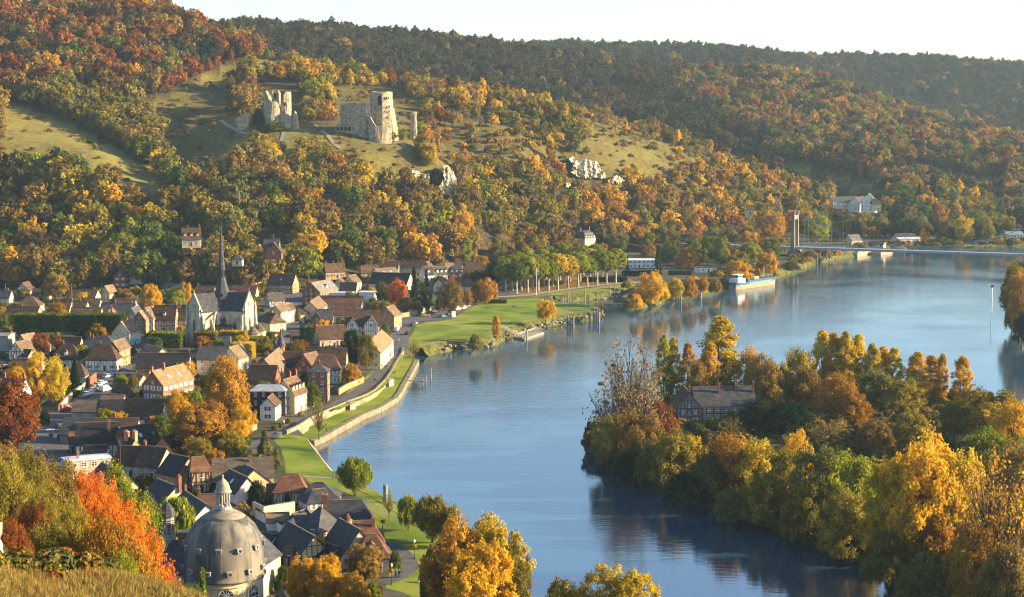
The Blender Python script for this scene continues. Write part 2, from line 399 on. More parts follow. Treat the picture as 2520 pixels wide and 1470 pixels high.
ground_poly = near_shore + [p for p in wall_line] + lawn_shore + basin_shore
ground_poly = [(p[0], p[1]) for p in ground_poly] + back
sheet('ground', ground_poly, 4.0, GROUND, thick=5)
sheet('lower_lawn', [(p[0], p[1]) for p in quay_line] + [(p[0], p[1]) for p in wall_line[::-1]], 1.6, GRASS, thick=3.2)

# ------------------------------------------------------------------ trees
rng = np.random.default_rng(7)
def crown_mesh(name, seed, clumps, per, leaf_s, rx, rz, zc, clump_r, shape='round', hollow=.55, droop=0.0, upward=0.2, trunk_r=None):
    """crown of leaf-sized faces gathered in clumps; base of the tree at the origin"""
    r = np.random.default_rng(seed)
    d = r.normal(size=(clumps, 3)); d /= np.linalg.norm(d, axis=1)[:, None]
    rad = hollow + (1 - hollow) * r.random(clumps) ** .6
    cc = d * rad[:, None]
    if shape == 'round':
        lob = 1 + .20 * np.sin(3 * np.arctan2(d[:,1], d[:,0]) + seed) * (1 - d[:,2]**2) + .14 * np.sin(5 * d[:,2] + 2 * np.arctan2(d[:,1], d[:,0]) + seed * 2)
        cc *= lob[:, None]; cc[:, 2] *= np.where(cc[:, 2] < 0, .8, 1)
    elif shape == 'column':
        t = r.random(clumps); a = r.random(clumps) * 2 * np.pi
        w = (np.sin(np.pi * np.clip(t * .86 + .12, 0, 1)) ** .7) * (.5 + .5 * r.random(clumps))
        cc = np.stack([w * np.cos(a), w * np.sin(a), 2 * t - 1], 1)
    elif shape == 'cone':
        t = r.random(clumps) ** 1.3; a = r.random(clumps) * 2 * np.pi; w = (1 - t) * (.55 + .45 * r.random(clumps)) * (.8 + .2 * np.sin(t * 40))
        cc = np.stack([w * np.cos(a), w * np.sin(a), 2 * t - 1], 1)
    elif shape == 'dome':
        cc[:, 2] = np.abs(cc[:, 2]) * 1.6 - .6
    elif shape == 'plane':   # pollarded plane: egg standing on forked limbs
        cc[:, 2] = np.where(cc[:, 2] < 0, cc[:, 2] * .85, cc[:, 2]); cc[:, :2] *= (1 - .22 * cc[:, 2:3])
    cc = cc * np.array([rx, rx, rz])
    ct = r.random(clumps)
    q = r.normal(size=(clumps, per, 3)); q /= np.linalg.norm(q, axis=2)[..., None]
    pos = cc[:, None, :] + q * (clump_r * (.35 + .65 * r.random((clumps, per, 1))) * (.7 + .6 * r.random((clumps, 1, 1))))
    if droop: pos[..., 2] -= droop * r.random((clumps, per)) ** 1.0 * rz
    out = pos / np.array([rx, rx, rz]); out /= np.linalg.norm(out, axis=2)[..., None] + 1e-6
    nrm = out * .55 + q * .45 + r.normal(size=pos.shape) * .55 + np.array([0, 0, upward])
    nrm /= np.linalg.norm(nrm, axis=2)[..., None]
    pos = pos.reshape(-1, 3); nrm = nrm.reshape(-1, 3); N = len(pos)
    a = np.cross(nrm, r.normal(size=(N, 3))); a /= np.linalg.norm(a, axis=1)[:, None] + 1e-9; b = np.cross(nrm, a)
    s = (leaf_s * (.6 + .8 * r.random(N)))[:, None]
    lo = np.array([0, 0, zc])
    asp = 1.35 if not droop else 2.2
    if droop: a = a * .3 + np.array([0, 0, 1.0]); a /= np.linalg.norm(a, axis=1)[:, None]; b = np.cross(nrm, a); b /= np.linalg.norm(b, axis=1)[:, None] + 1e-9
    V = np.stack([pos + a * s * asp / 2, pos + b * s * .42 + a * s * .1, pos - a * s * asp / 2, pos - b * s * .42 + a * s * .1], 1) + lo
    tint = np.clip(.5 * np.repeat(ct, per) + .32 * r.random(N) + .09, 0, 1)
    me = bpy.data.meshes.new(name)
    me.vertices.add(N * 4); me.vertices.foreach_set('co', V.reshape(-1).astype(np.float32))
    me.loops.add(N * 4); me.loops.foreach_set('vertex_index', np.arange(N * 4, dtype=np.int32))
    me.polygons.add(N); me.polygons.foreach_set('loop_start', np.arange(0, N * 4, 4, dtype=np.int32)); me.polygons.foreach_set('loop_total', np.full(N, 4, dtype=np.int32))
    me.update(calc_edges=True)
    at = me.attributes.new('tint', 'FLOAT', 'FACE'); at.data.foreach_set('value', tint.astype(np.float32))
    me.materials.append(None)
    return me, cc + lo
def trunk_mesh(name, tips, h0, r0, seed, n_limb=7, depth_twigs=0, m=None, lean=0.0, fork=.55):
    r = random.Random(seed); b = MB()
    top = Vector((lean, 0, h0))
    b.tube([(0, 0, -.6), (0, 0, h0 * .4), tuple(top)], [r0 * 1.25, r0, r0 * .75], 7)
    tips = [Vector(t) for t in tips]; r.shuffle(tips)
    for t in tips[:n_limb]:
        st = top + Vector((0, 0, -h0 * .15 * r.random()))
        mid = st.lerp(t, .5) + Vector((r.uniform(-.4, .4), r.uniform(-.4, .4), (t - st).length * .12))
        b.tube([st, mid, t], [r0 * fork, r0 * .3, r0 * .08], 5, cap=False)
        for k in range(depth_twigs):
            q = st.lerp(t, r.uniform(.35, .9)); e = q + (t - st).normalized() * r.uniform(1.2, 2.6) + Vector((r.uniform(-1.6, 1.6), r.uniform(-1.6, 1.6), r.uniform(.3, 2.0)))
            b.tube([q, q.lerp(e, .5) + Vector((0, 0, .2)), e], [r0 * .16, r0 * .1, r0 * .03], 3, cap=False)
    me = b.mesh(name, m or BARK)
    return me
# prototypes (shape) : (crown mesh, trunk mesh, height, half width)
PROTO = {}
def proto(key, h, rx, rz, zc, clumps, per, leaf_s, cr, shape='round', seed=1, limb=8, tw=0, tr=None, hollow=.55, droop=0, bark=None, th=None):
    me, cc = crown_mesh('crown', seed, clumps, per, leaf_s, rx, rz, zc, cr, shape, hollow, droop)
    tm = trunk_mesh('trunk', cc.tolist(), th or max(.8, (zc - rz * .35)), tr or h * .022, seed, limb, tw, bark)
    PROTO[key] = (me, tm, h, rx)
# forest trees seen from afar
for i in range(5): proto(f'far{i}', 13, 5.0, 5.2 + .5 * (i % 2), 7.4, 46, 22, .95, 1.5, 'round', 10 + i, 6)
proto('far5', 15, 3.2, 6.6, 8.2, 44, 22, .9, 1.2, 'column', 21, 3)
proto('shrub0', 4, 2.6, 1.8, 1.7, 22, 18, .7, .8, 'dome', 31, 3)
proto('shrub1', 4, 3.0, 1.9, 1.7, 24, 18, .7, .8, 'dome', 32, 3)
proto('fir_far', 15, 3.2, 7.2, 8, 70, 12, .9, .8, 'cone', 33, 0)
proto('thin0', 11, 3.2, 4.2, 6.4, 30, 9, .6, 1.1, 'round', 35, 12, 4, .16)
proto('thin1', 12, 3.0, 4.8, 6.8, 32, 9, .6, 1.1, 'round', 36, 12, 4, .16)
# trees near enough to show their leaves
for i in range(4): proto(f'near{i}', 13.6, 5.6, 6.4, 6.9, 150, 78, .36, 1.3, 'round', 50 + i, 11, 2)
proto('near_wide', 12.0, 6.6, 6.2, 5.2, 190, 78, .35, 1.2, 'dome', 60, 12, 2)
for i in range(3): proto(f'poplar{i}', 24, 3.4, 11, 12.6, 170, 66, .40, 1.0, 'column', 70 + i, 10, 2, .32, th=6)
for i in range(2): proto(f'willow{i}', 12, 5.2, 4.8, 7.0, 170, 70, .32, 1.1, 'round', 80 + i, 12, 3, .42, .45, .35)
proto('weeping', 12, 4.4, 4.2, 7.6, 170, 70, .50, .8, 'dome', 84, 14, 0, .35, .6, 1.35)
for i in range(3): proto(f'plane{i}', 22, 5.6, 6.6, 14.6, 280, 64, .42, 1.0, 'plane', 90 + i, 9, 0, .55, .72, bark=BARK_PALE, th=8.2)
for i in range(2): proto(f'sparse{i}', 16, 5.6, 7.0, 9.4, 130, 9, .40, 1.5, 'round', 95 + i, 30, 9, .36, .35, th=3.2)
proto('fir', 15, 3.6, 7.2, 7.9, 190, 22, .55, .8, 'cone', 98, 6, 0, .25, th=9)
proto('bush0', 3.2, 2.2, 1.5, 1.5, 60, 26, .34, .6, 'dome', 99, 4)
proto('bush1', 3.2, 2.4, 1.6, 1.5, 60, 26, .34, .6, 'dome', 100, 4)
proto('spread', 10, 5.2, 3.6, 6.4, 120, 40, .46, 1.1, 'round', 101, 12, 2)
for i in range(3): proto(f'fine{i}', 13.4, 5.6, 6.4, 6.7, 350, 70, .30, .95, 'round', 104 + i, 16, 4, .28)
for i in range(2): proto(f'ultra{i}', 13.4, 5.6, 6.4, 6.7, 460, 120, .17, .9, 'round', 120 + i, 16, 4, .28)
proto('ultra_spread', 9.6, 6.0, 5.0, 4.2, 420, 120, .17, .9, 'dome', 124, 18, 4, .26)
proto('fine_spread', 9.6, 6.0, 5.0, 4.2, 330, 70, .30, .95, 'dome', 108, 18, 4, .26)

def tree(name, shape, pal, loc, h, label, cat='tree', group=None, wide=1.0, rz=None, ground=True):
    """one tree of its own: crown and trunk under an Empty at its foot"""
    cm, tm, ph, _ = PROTO[shape]; s = h / ph
    o = empty(name, loc, rz if rz is not None else (loc[0] * 7.3 + loc[1] * 3.1) % 6.28); o.scale = (s * wide, s * wide, s)
    k = link('crown', cm, o); k.material_slots[0].link = 'OBJECT'; k.material_slots[0].material = leaf(pal)
    link('trunk', tm, o)
    tag(o, label, cat, group)
    return o
# ---- the woods: one point per tree
def woods(name, pts, label):
    """stuff: pts = list of (x, y, z, scale, rot, variant index) over VARIANTS"""
    me = bpy.data.meshes.new(name); n = len(pts); a = np.array(pts, dtype=np.float32)
    me.vertices.add(n); me.vertices.foreach_set('co', a[:, :3].reshape(-1).copy())
    for nm, tp, ci in (('size', 'FLOAT', 3), ('turn', 'FLOAT', 4), ('kind_of_tree', 'INT', 5)):
        at = me.attributes.new(nm, tp, 'POINT'); at.data.foreach_set('value', a[:, ci].astype(np.int32 if tp == 'INT' else np.float32).copy())
    o = link(name, me); o['kind'] = 'stuff'; o['label'] = label; o['category'] = 'woods'
    ng = bpy.data.node_groups.get('plant_woods')
    if not ng:
        ng = bpy.data.node_groups.new('plant_woods', 'GeometryNodeTree')
        ng.interface.new_socket('Geometry', in_out='INPUT', socket_type='NodeSocketGeometry'); ng.interface.new_socket('Geometry', in_out='OUTPUT', socket_type='NodeSocketGeometry')
        N = ng.nodes; L = ng.links; gi = N.new('NodeGroupInput'); go = N.new('NodeGroupOutput'); ip = N.new('GeometryNodeInstanceOnPoints'); ci = N.new('GeometryNodeCollectionInfo')
        ci.inputs['Collection'].default_value = VARC; ci.inputs['Separate Children'].default_value = True; ci.inputs['Reset Children'].default_value = True
        ip.inputs['Pick Instance'].default_value = True
        def na(nm, dt): q = N.new('GeometryNodeInputNamedAttribute'); q.data_type = dt; q.inputs['Name'].default_value = nm; return q.outputs[0]
        cx = N.new('ShaderNodeCombineXYZ'); L.new(na('turn', 'FLOAT'), cx.inputs['Z']); 
        e2r = N.new('FunctionNodeEulerToRotation'); L.new(cx.outputs[0], e2r.inputs[0]); L.new(e2r.outputs[0], ip.inputs['Rotation'])
        L.new(na('size', 'FLOAT'), ip.inputs['Scale']); L.new(na('kind_of_tree', 'INT'), ip.inputs['Instance Index'])
        L.new(gi.outputs[0], ip.inputs['Points']); L.new(ci.outputs[0], ip.inputs['Instance']); L.new(ip.outputs[0], go.inputs[0])
    md = o.modifiers.new('plant', 'NODES'); md.node_group = ng
    return o
VARC = bpy.data.collections.new('wood_kinds')
VPAL = ['rust', 'brown', 'olive', 'green', 'yellow', 'gold', 'amber', 'dark', 'bare', 'sage', 'lime', 'umber', 'moss']
VSHAPE = ['far0', 'far1', 'far2', 'far3', 'far4', 'far5', 'shrub0', 'shrub1', 'thin0', 'thin1', 'fir_far']
VIDX = {}
def _variants():
    k = 0
    for si, sh in enumerate(VSHAPE):
        cm, tm, _, _ = PROTO[sh]
        for p in VPAL:
            # crown with its trunk folded in as a second material
            me = cm.copy(); me.materials.clear(); me.materials.append(leaf(p))
            bm = bmesh.new(); bm.from_mesh(me)
            if sh.startswith(('thin', 'far')):
                nb = len(bm.faces); bm.from_mesh(tm); bm.faces.ensure_lookup_table()
                for f in bm.faces[nb:]: f.material_index = 1
                me.materials.append(BARK)
            bm.to_mesh(me); bm.free()
            o = bpy.data.objects.new(f'wood_kind_{k:03d}', me); VARC.objects.link(o)
            VIDX[(sh, p)] = k; k += 1
_variants()


# ------------------------------------------------------------------ houses
WALL = {
 'cream': mat('wall_cream', [(.3, (.40, .31, .20)), (.7, (.62, .50, .33))], .35, .9, .02, rnd=.25),
 'white': mat('wall_white', [(.3, (.56, .52, .45)), (.7, (.80, .76, .68))], .4, .85, .01, rnd=.15),
 'brick': mat('wall_brick', [(.3, (.15, .055, .035)), (.7, (.30, .125, .075))], .9, .95, .03, 6, rnd=.25),
 'stone': mat('wall_stone', [(.3, (.22, .18, .13)), (.7, (.46, .38, .27))], .8, .95, .06, 3, rnd=.25),
 'ochre': mat('wall_ochre', [(.3, (.33, .20, .10)), (.7, (.52, .34, .18))], .5, .9, .02, rnd=.2),
 'pink': mat('wall_pink', [(.3, (.42, .28, .20)), (.7, (.60, .42, .30))], .5, .9, .02, rnd=.2),
 'grey': mat('wall_grey', [(.3, (.16, .16, .15)), (.7, (.26, .25, .23))], .5, .9, .02, rnd=.2),
 'peach': mat('wall_peach', [(.3, (.50, .30, .16)), (.7, (.66, .42, .24))], .5, .9, .02),
 'slated': mat('wall_slated', [(.3, (.030, .030, .036)), (.7, (.065, .063, .072))], .8, .7),
 'yellow': mat('wall_yellow', [(.3, (.55, .42, .22)), (.7, (.72, .58, .33))], .5, .9, .02),
 'orange': mat('wall_orange', [(.3, (.34, .15, .07)), (.7, (.52, .25, .12))], .7, .9, .02),
}
def roofmat(n, c1, c2, c3, rough=.85): return mat('roof_' + n, [(p_, tuple(.8 * q for q in c_)) for p_, c_ in ((.28, c1), (.5, c2), (.74, c3))], .55, rough, .08, 3.5, 7, rnd=.22, stretch=(1, 1, 2.2), spec=.12)
ROOF = {
 'tile': roofmat('tile', (.070, .041, .027), (.125, .076, .048), (.20, .125, .080)),
 'tile_dark': roofmat('tile_dark', (.045, .026, .019), (.085, .050, .034), (.14, .088, .058)),
 'tile_red': roofmat('tile_red', (.075, .032, .021), (.125, .056, .036), (.18, .090, .058)),
 'tile_orange': roofmat('tile_orange', (.17, .085, .045), (.26, .135, .072), (.35, .195, .11)),
 'tile_pale': roofmat('tile_pale', (.105, .070, .043), (.18, .122, .076), (.26, .185, .120)),
 'tile_moss': roofmat('tile_moss', (.055, .040, .020), (.15, .065, .040), (.24, .125, .075)),
 'tile_grey': roofmat('tile_grey', (.070, .056, .042), (.115, .092, .070), (.18, .145, .105)),
 'slate': roofmat('slate', (.036, .037, .042), (.062, .062, .070), (.105, .100, .100), .55),
 'slate_black': roofmat('slate_black', (.012, .012, .016), (.026, .024, .028), (.052, .044, .040), .6),
 'slate_pale': roofmat('slate_pale', (.12, .115, .11), (.18, .17, .155), (.26, .24, .21), .6),
 'zinc': roofmat('zinc', (.22, .24, .27), (.30, .32, .35), (.40, .42, .44), .4),
 'metal_white': roofmat('metal_white', (.45, .46, .47), (.60, .61, .62), (.72, .72, .72), .4),
}
RIDGE = mat('ridge_tile', [(.3, (.13, .095, .07)), (.7, (.27, .21, .15))], 3, .9)
TIMBER = mat('dark_timber', [(.3, (.030, .018, .012)), (.7, (.075, .045, .030))], 2, .9)
POT = mat('chimney_pot', (.34, .13, .07), 3, .9)
SHUT = {'white': mat('shutter_white', (.62, .62, .60), 3, .7), 'red': mat('shutter_red', (.30, .07, .04), 3, .7), 'green': mat('shutter_green', (.03, .09, .06), 3, .7), 'brown': mat('shutter_brown', (.09, .05, .03), 3, .7), 'grey': mat('shutter_grey', (.30, .33, .34), 3, .7)}
DOORM = mat('painted_door', (.07, .045, .03), 3, .7)
def _winmesh():
    b = MB()
    for x0, x1, z0, z1 in ((-.5, -.41, 0, 1), (.41, .5, 0, 1), (-.41, .41, 0, .07), (-.41, .41, .93, 1), (-.045, .045, .07, .93), (-.41, -.045, .5, .55), (.045, .41, .5, .55)):
        b.box(x0, x1, -.07, .03, z0, z1)
    b.box(-.58, .58, -.13, .03, -.07, -.005)
    return b.mesh('window', WHITE)
WIN = _winmesh()
PANE = MB().box(-.42, .42, -.03, .02, .05, .95).mesh('pane', GLASS)
SHUTM = {k: MB().box(-.30, .30, -.05, .03, 0, 1).mesh('shutter', m) for k, m in SHUT.items()}
DOOR = MB().box(-.5, .5, -.06, .03, 0, 1).mesh('door', DOORM)
DFRAME = MB().box(-.6, -.5, -.09, .03, 0, 1.06).box(.5, .6, -.09, .03, 0, 1.06).box(-.5, .5, -.09, .03, 1.0, 1.06).mesh('door_frame', WHITE)
def window(parent, M4, w, h, sh=None):
    o = link('window', WIN, parent); o.matrix_local = M4 @ Matrix.Diagonal((w, 1, h, 1))
    link('pane', PANE, o)
    if sh:
        for s in (-1, 1):
            q = link('shutter', SHUTM[sh], o); q.location = (s * .82, 0, 0)
    return o
def side_matrix(px_, py_, z, ang):
    return Matrix.Translation((px_, py_, z)) @ Matrix.Rotation(ang, 4, 'Z')
HOUSES = []
def roof_mesh(L, d, he, h, hipA, hipB, over, verge, th=.22):
    """ridge along x from -L/2 to L/2; hips lengthen the eaves"""
    b = MB(); hy = d / 2 + over; k = (h - he) / (d / 2) if d else 0; ze = he - over * k
    if hipA or hipB:
        xa, xb = -L/2 - (hipA + over if hipA else verge), L/2 + (hipB + over if hipB else verge)
        ra, rb = (-L/2 if hipA else xa), (L/2 if hipB else xb)
        vs = [(xa, -hy, ze), (xb, -hy, ze), (xb, hy, ze), (xa, hy, ze), (ra, 0, h), (rb, 0, h), (xa, -hy, ze - th), (xb, -hy, ze - th), (xb, hy, ze - th), (xa, hy, ze - th)]
        b.add(vs, [(0, 1, 5, 4), (2, 3, 4, 5), (1, 2, 5), (3, 0, 4), (9, 8, 7, 6), (0, 6, 7, 1), (1, 7, 8, 2), (2, 8, 9, 3), (3, 9, 6, 0)])
    else:
        xa, xb = -L/2 - verge, L/2 + verge
        pr = [(-hy, ze), (0, h), (hy, ze), (hy, ze - th), (0, h - th * 1.35), (-hy, ze - th)]
        b.add([(xa, y, z) for y, z in pr] + [(xb, y, z) for y, z in pr],
              [(0, 6, 7, 1), (1, 7, 8, 2), (2, 8, 9, 3), (3, 9, 10, 4), (4, 10, 11, 5), (5, 11, 6, 0), (0, 1, 4, 5), (1, 2, 3, 4), (6, 11, 10, 7), (7, 10, 9, 8)])
    return b
def chimney(parent, x, y, z0, z1, w=.7, d=.55, m=None):
    b = MB().box(x - w/2, x + w/2, y - d/2, y + d/2, z0, z1).box(x - w/2 - .07, x + w/2 + .07, y - d/2 - .07, y + d/2 + .07, z1, z1 + .16)
    o = b.build('chimney', m or WALL['brick'], parent)
    for s in (-.22, .22): MB().lathe([(.11, z1 + .16), (.09, z1 + .62)], 7, x + s * w / .7, y).build('chimney_pot', POT, o)
    return o
def house(label, k, ax, ay, bx, by, h, d, pitch=45, wall='cream', roof='tile', g=4.0, ang=None, L=None, hip=(0, 0), chim=(), sh=None, timber=False, dorm=0, dside=-1,
          fg=(), sky=0, win=True, name='house', cat='house', over=.35, group=None, door=True, mans=False, wh=1.25, ww=.85, wsp=2.5, beam=1.15):
    A2 = c(k, ax, ay)
    if g is None:
        g = 8.0
        for _ in range(12):
            p = P(*A2, g + h); g = .5 * g + .5 * max(4.0, gh(p.x, p.y) - .2)
    A = P(*A2, g + h)
    if ang is not None: B = A + Vector((math.cos(math.radians(ang)), math.sin(math.radians(ang)), 0)) * L
    else: B = P(*c(k, bx, by), g + h)
    if B.x < A.x - 1e-6 and ang is None: A, B = B, A
    v = B - A; L = max(.3, v.length); rz = math.atan2(v.y, v.x); mid = (A + B) / 2
    o = empty(name, (mid.x, mid.y, g), rz)
    tag(o, label, cat, group)
    rise = d / 2 * math.tan(math.radians(pitch)); he = max(2.2, h - rise)
    xa, xb = -L/2 - hip[0], L/2 + hip[1]
    wmt, rmt = WALL[wall], ROOF[roof]
    b = MB(); ez = he - .12
    if hip[0] or hip[1]:
        b.box(xa, xb, -d/2, d/2, -.8, ez)
        if not hip[0]: b.add([(xa, -d/2, ez), (xa, d/2, ez), (xa, 0, h - .25), (xa + .3, -d/2, ez), (xa + .3, d/2, ez), (xa + .3, 0, h - .25)], [(0, 2, 1), (3, 4, 5), (0, 3, 5, 2), (1, 2, 5, 4)])
        if not hip[1]: b.add([(xb, -d/2, ez), (xb, d/2, ez), (xb, 0, h - .25), (xb - .3, -d/2, ez), (xb - .3, d/2, ez), (xb - .3, 0, h - .25)], [(0, 1, 2), (3, 5, 4), (0, 2, 5, 3), (1, 4, 5, 2)])
    elif mans:
        b.box(xa, xb, -d/2, d/2, -.8, he)
    else:
        pr = [(-d/2, -.8), (d/2, -.8), (d/2, ez), (0, h - .28), (-d/2, ez)]
        b.add([(xa, y, z) for y, z in pr] + [(xb, y, z) for y, z in pr], [(4, 3, 2, 1, 0), (5, 6, 7, 8, 9)] + [(i, (i+1) % 5, 5 + (i+1) % 5, 5 + i) for i in range(5)])
    b.build('wall', wmt, o)
    if mans:
        e = .35; q = .75; z1 = he + (h - he) * .72; ii = d * .17
        r = MB().add([(xa-e,-d/2-e,he),(xb+e,-d/2-e,he),(xb+e,d/2+e,he),(xa-e,d/2+e,he),(xa+ii,-d/2+ii,z1),(xb-ii,-d/2+ii,z1),(xb-ii,d/2-ii,z1),(xa+ii,d/2-ii,z1),(xa+d*.4,0,h),(xb-d*.4,0,h)],
                     [(3,2,1,0),(0,1,5,4),(1,2,6,5),(2,3,7,6),(3,0,4,7),(4,5,9,8),(6,7,8,9),(5,6,9),(7,4,8)])
    else: r = roof_mesh(L, d, he, h, hip[0], hip[1], over, .25)
    ro = r.build('roof', rmt, o)
    if not mans and pitch > 15 and L > 1.5:
        MB().bar((-L/2 - (.2 if not hip[0] else 0), 0, h + .02), (L/2 + (.2 if not hip[1] else 0), 0, h + .02), .3, .14).build('ridge_cap', RIDGE, ro)
    for ch in chim:
        t, dy, up = ch[0], ch[1], ch[2]; x = -L/2 + t * L; zz = h - abs(dy) * math.tan(math.radians(pitch))
        chimney(o, x, dy, zz - .8, h + up, *(ch[3:5] if len(ch) > 4 else ()), m=WALL[ch[5]] if len(ch) > 5 else None)
    # sides: (normal angle, centre x, y, length)
    sides = [(-math.pi/2, (xa + xb) / 2, -d/2, xb - xa), (math.pi/2, (xa + xb) / 2, d/2, xb - xa), (0, xb, 0, d), (math.pi, xa, 0, d)]
    nfl = max(1, int(round((he - .4) / 2.75)))
    tb = MB()
    for si, (na, cx_, cy_, ln) in enumerate(sides):
        wn_ = rz + na; tocam = -math.sin(wn_) ; tox = math.cos(wn_)
        dirc = Vector((-mid.x, -mid.y)).normalized(); fac = dirc.x * math.cos(wn_) + dirc.y * math.sin(wn_)
        if fac < -.25 and tox < .3: continue
        gable = si >= 2 and not (hip[0] if si == 3 else hip[1]) and not mans
        T = Matrix.Translation((cx_, cy_, 0)) @ Matrix.Rotation(na + math.pi/2, 4, 'Z')     # local x along wall, -y outwards
        if win:
            n = max(1, int((ln - .9) / wsp)); fh = he / nfl
            for f in range(nfl):
                for i in range(n):
                    x = (i - (n - 1) / 2) * (ln - .6) / n
                    if door and f == 0 and i == n // 2 and si in (0, 2):
                        dr = link('door', DOOR, o); dr.matrix_local = T @ Matrix.Translation((x, 0, .02)) @ Matrix.Diagonal((1.0, 1, 2.1, 1)); link('door_frame', DFRAME, dr)
                        continue
                    window(o, T @ Matrix.Translation((x, 0, f * fh + min(1.0, fh * .32))), ww, min(wh, fh * .52), sh)
            if gable and (h - he) > 2.6: window(o, T @ Matrix.Translation((0, 0, he + .2)), ww * .8, min(1.1, (h - he) * .35), None)
        if timber:
            def bar(x0, z0, x1, z1, w=.17):
                tb.bar(T @ Vector((x0, -.03, z0)), T @ Vector((x1, -.03, z1)), .1, w, up=(T.to_3x3() @ Vector((-(z1 - z0), 0, x1 - x0))))
            for f in range(nfl + 1): bar(-ln/2, max(.12, f * he / nfl - .12), ln/2, max(.12, f * he / nfl - .12), .2)
            n = max(3, int(ln / beam))
            for i in range(n + 1):
                x = -ln/2 + .09 + (ln - .18) * i / n
                top = he - .1
                if gable: top = he - .1 + (h - he - .3) * (1 - abs(x) / (ln / 2))
                bar(x, 0, x, top, .15)
            for f in range(nfl):
                z0 = f * he / nfl; z1 = z0 + he / nfl - .15
                for s in (-1, 1):
                    bar(s * (ln/2 - .1), z0, s * (ln/2 - min(1.5, ln * .22)), z1, .14)
                    if ln > 6: bar(s * .2, z1, s * min(1.5, ln * .2), z0, .14)
            if gable:
                bar(-ln * .25, he + (h - he) * .5, ln * .25, he + (h - he) * .5, .16)
    if timber and tb.v: tb.build('timber_frame', TIMBER, o)
    tanp = math.tan(math.radians(pitch))
    for i in range(dorm):
        x = -L/2 + L * (i + .5) / dorm; s = dside; zb = he + rise * .25; yf = s * (d/2 - rise * .25 / max(.3, tanp) * 1.0) if not mans else s * (d/2 - .1)
        if mans: zb = he + .3
        w, hh = 1.25, 1.5; yb = yf - s * (hh / max(.5, tanp) + .4)
        y0, y1 = min(yf, yb), max(yf, yb)
        dm = MB().box(x - w/2, x + w/2, y0, y1, zb, zb + hh - .25).build('dormer', WHITE if wall in ('white', 'slated', 'brick', 'pink') else wmt, o)
        zt = zb + hh - .25; yo = yf + s * .18
        MB().add([(x - w/2 - .15, yo, zt), (x + w/2 + .15, yo, zt), (x, yo, zt + .6), (x - w/2 - .15, yb, zt), (x + w/2 + .15, yb, zt), (x, yb, zt + .6)],
                 [(0, 1, 2), (3, 5, 4), (0, 2, 5, 3), (1, 4, 5, 2), (0, 3, 4, 1)]).build('dormer_roof', rmt, dm)
        wi = link('dormer_window', WIN, dm); wi.matrix_local = Matrix.Translation((x, yf, zb + .15)) @ Matrix.Rotation(0 if s < 0 else math.pi, 4, 'Z') @ Matrix.Diagonal((.9, 1, 1.0, 1))
        wp = link('dormer_pane', PANE, dm); wp.matrix_local = wi.matrix_local
    for (t, w, hh, out) in fg:       # cross gables on the camera side
        x = -L/2 + t * L; yf = -d/2 - out; zt = min(h - .1, he + hh); zb = zt - w / 2 * 1.25
        gw = MB(); pr = [(x - w/2, -.8), (x + w/2, -.8), (x + w/2, zb), (x, zt - .2), (x - w/2, zb)]
        gw.add([(p, yf, z) for p, z in pr] + [(p, -d/4, z) for p, z in pr], [(0, 1, 2, 3, 4), (9, 8, 7, 6, 5)] + [(i, 5 + i, 5 + (i+1) % 5, (i+1) % 5) for i in range(5)])
        go_ = gw.build('front_gable', wmt, o)
        e = .35
        ov = [(x - w/2 - e, zb - e * 1.25), (x, zt + .05), (x + w/2 + e, zb - e * 1.25), (x + w/2 + e, zb - e * 1.25 - .2), (x, zt - .2), (x - w/2 - e, zb - e * 1.25 - .2)]
        MB().add([(p, yf - .3, z) for p, z in ov] + [(p, 0, z) for p, z in ov], [(0, 1, 7, 6), (1, 2, 8, 7), (2, 3, 9, 8), (3, 4, 10, 9), (4, 5, 11, 10), (5, 0, 6, 11), (0, 5, 4, 1), (1, 4, 3, 2)]).build('gable_roof', rmt, go_)
        wq = window(o, Matrix.Translation((x, yf, max(.8, zb - 1.0))), 1.1, 1.3, sh)
        if timber:
            q = MB()
            for i in range(7):
                xx = x - w/2 + .1 + (w - .2) * i / 6; q.bar((xx, yf - .03, .1), (xx, yf - .03, zb + (zt - zb - .3) * (1 - abs(xx - x) / (w/2))), .1, .14, up=(1, 0, 0))
            for z in (zb - .1, (zb + zt) / 2, zb / 2): q.bar((x - w/2 * min(1, (zt - z) / (zt - zb)), yf - .03, z), (x + w/2 * min(1, (zt - z) / (zt - zb)), yf - .03, z), .1, .17)
            q.build('gable_timber', TIMBER, go_)
    for i in range(sky):
        x = -L/2 + L * (i + 1) / (sky + 1); t = .45; yy = d/2 * (1 - t)
        for s in ((-1,) if dside == -1 else (1,)):
            n = Vector((0, s * math.sin(math.radians(pitch)), math.cos(math.radians(pitch)))); p0 = Vector((x, s * yy, he + rise * t)) + n * .06
            uu = Vector((1, 0, 0)); vv = n.cross(uu)
            q = MB(); q.add([p0 + uu * i2 * .45 + vv * j2 * .65 + n * k2 for k2 in (-.05, .05) for i2, j2 in ((-1, -1), (1, -1), (1, 1), (-1, 1))], [(4, 5, 6, 7), (0, 1, 5, 4), (1, 2, 6, 5), (2, 3, 7, 6), (3, 0, 4, 7)])
            q.build('skylight', mat('skylight_glass', (.35, .42, .50), 1, .1, spec=.8), o)
    HOUSES.append((o, mid.x, mid.y, (xb - xa) / 2 + 1, d / 2 + 1, rz))
    return o
N = None
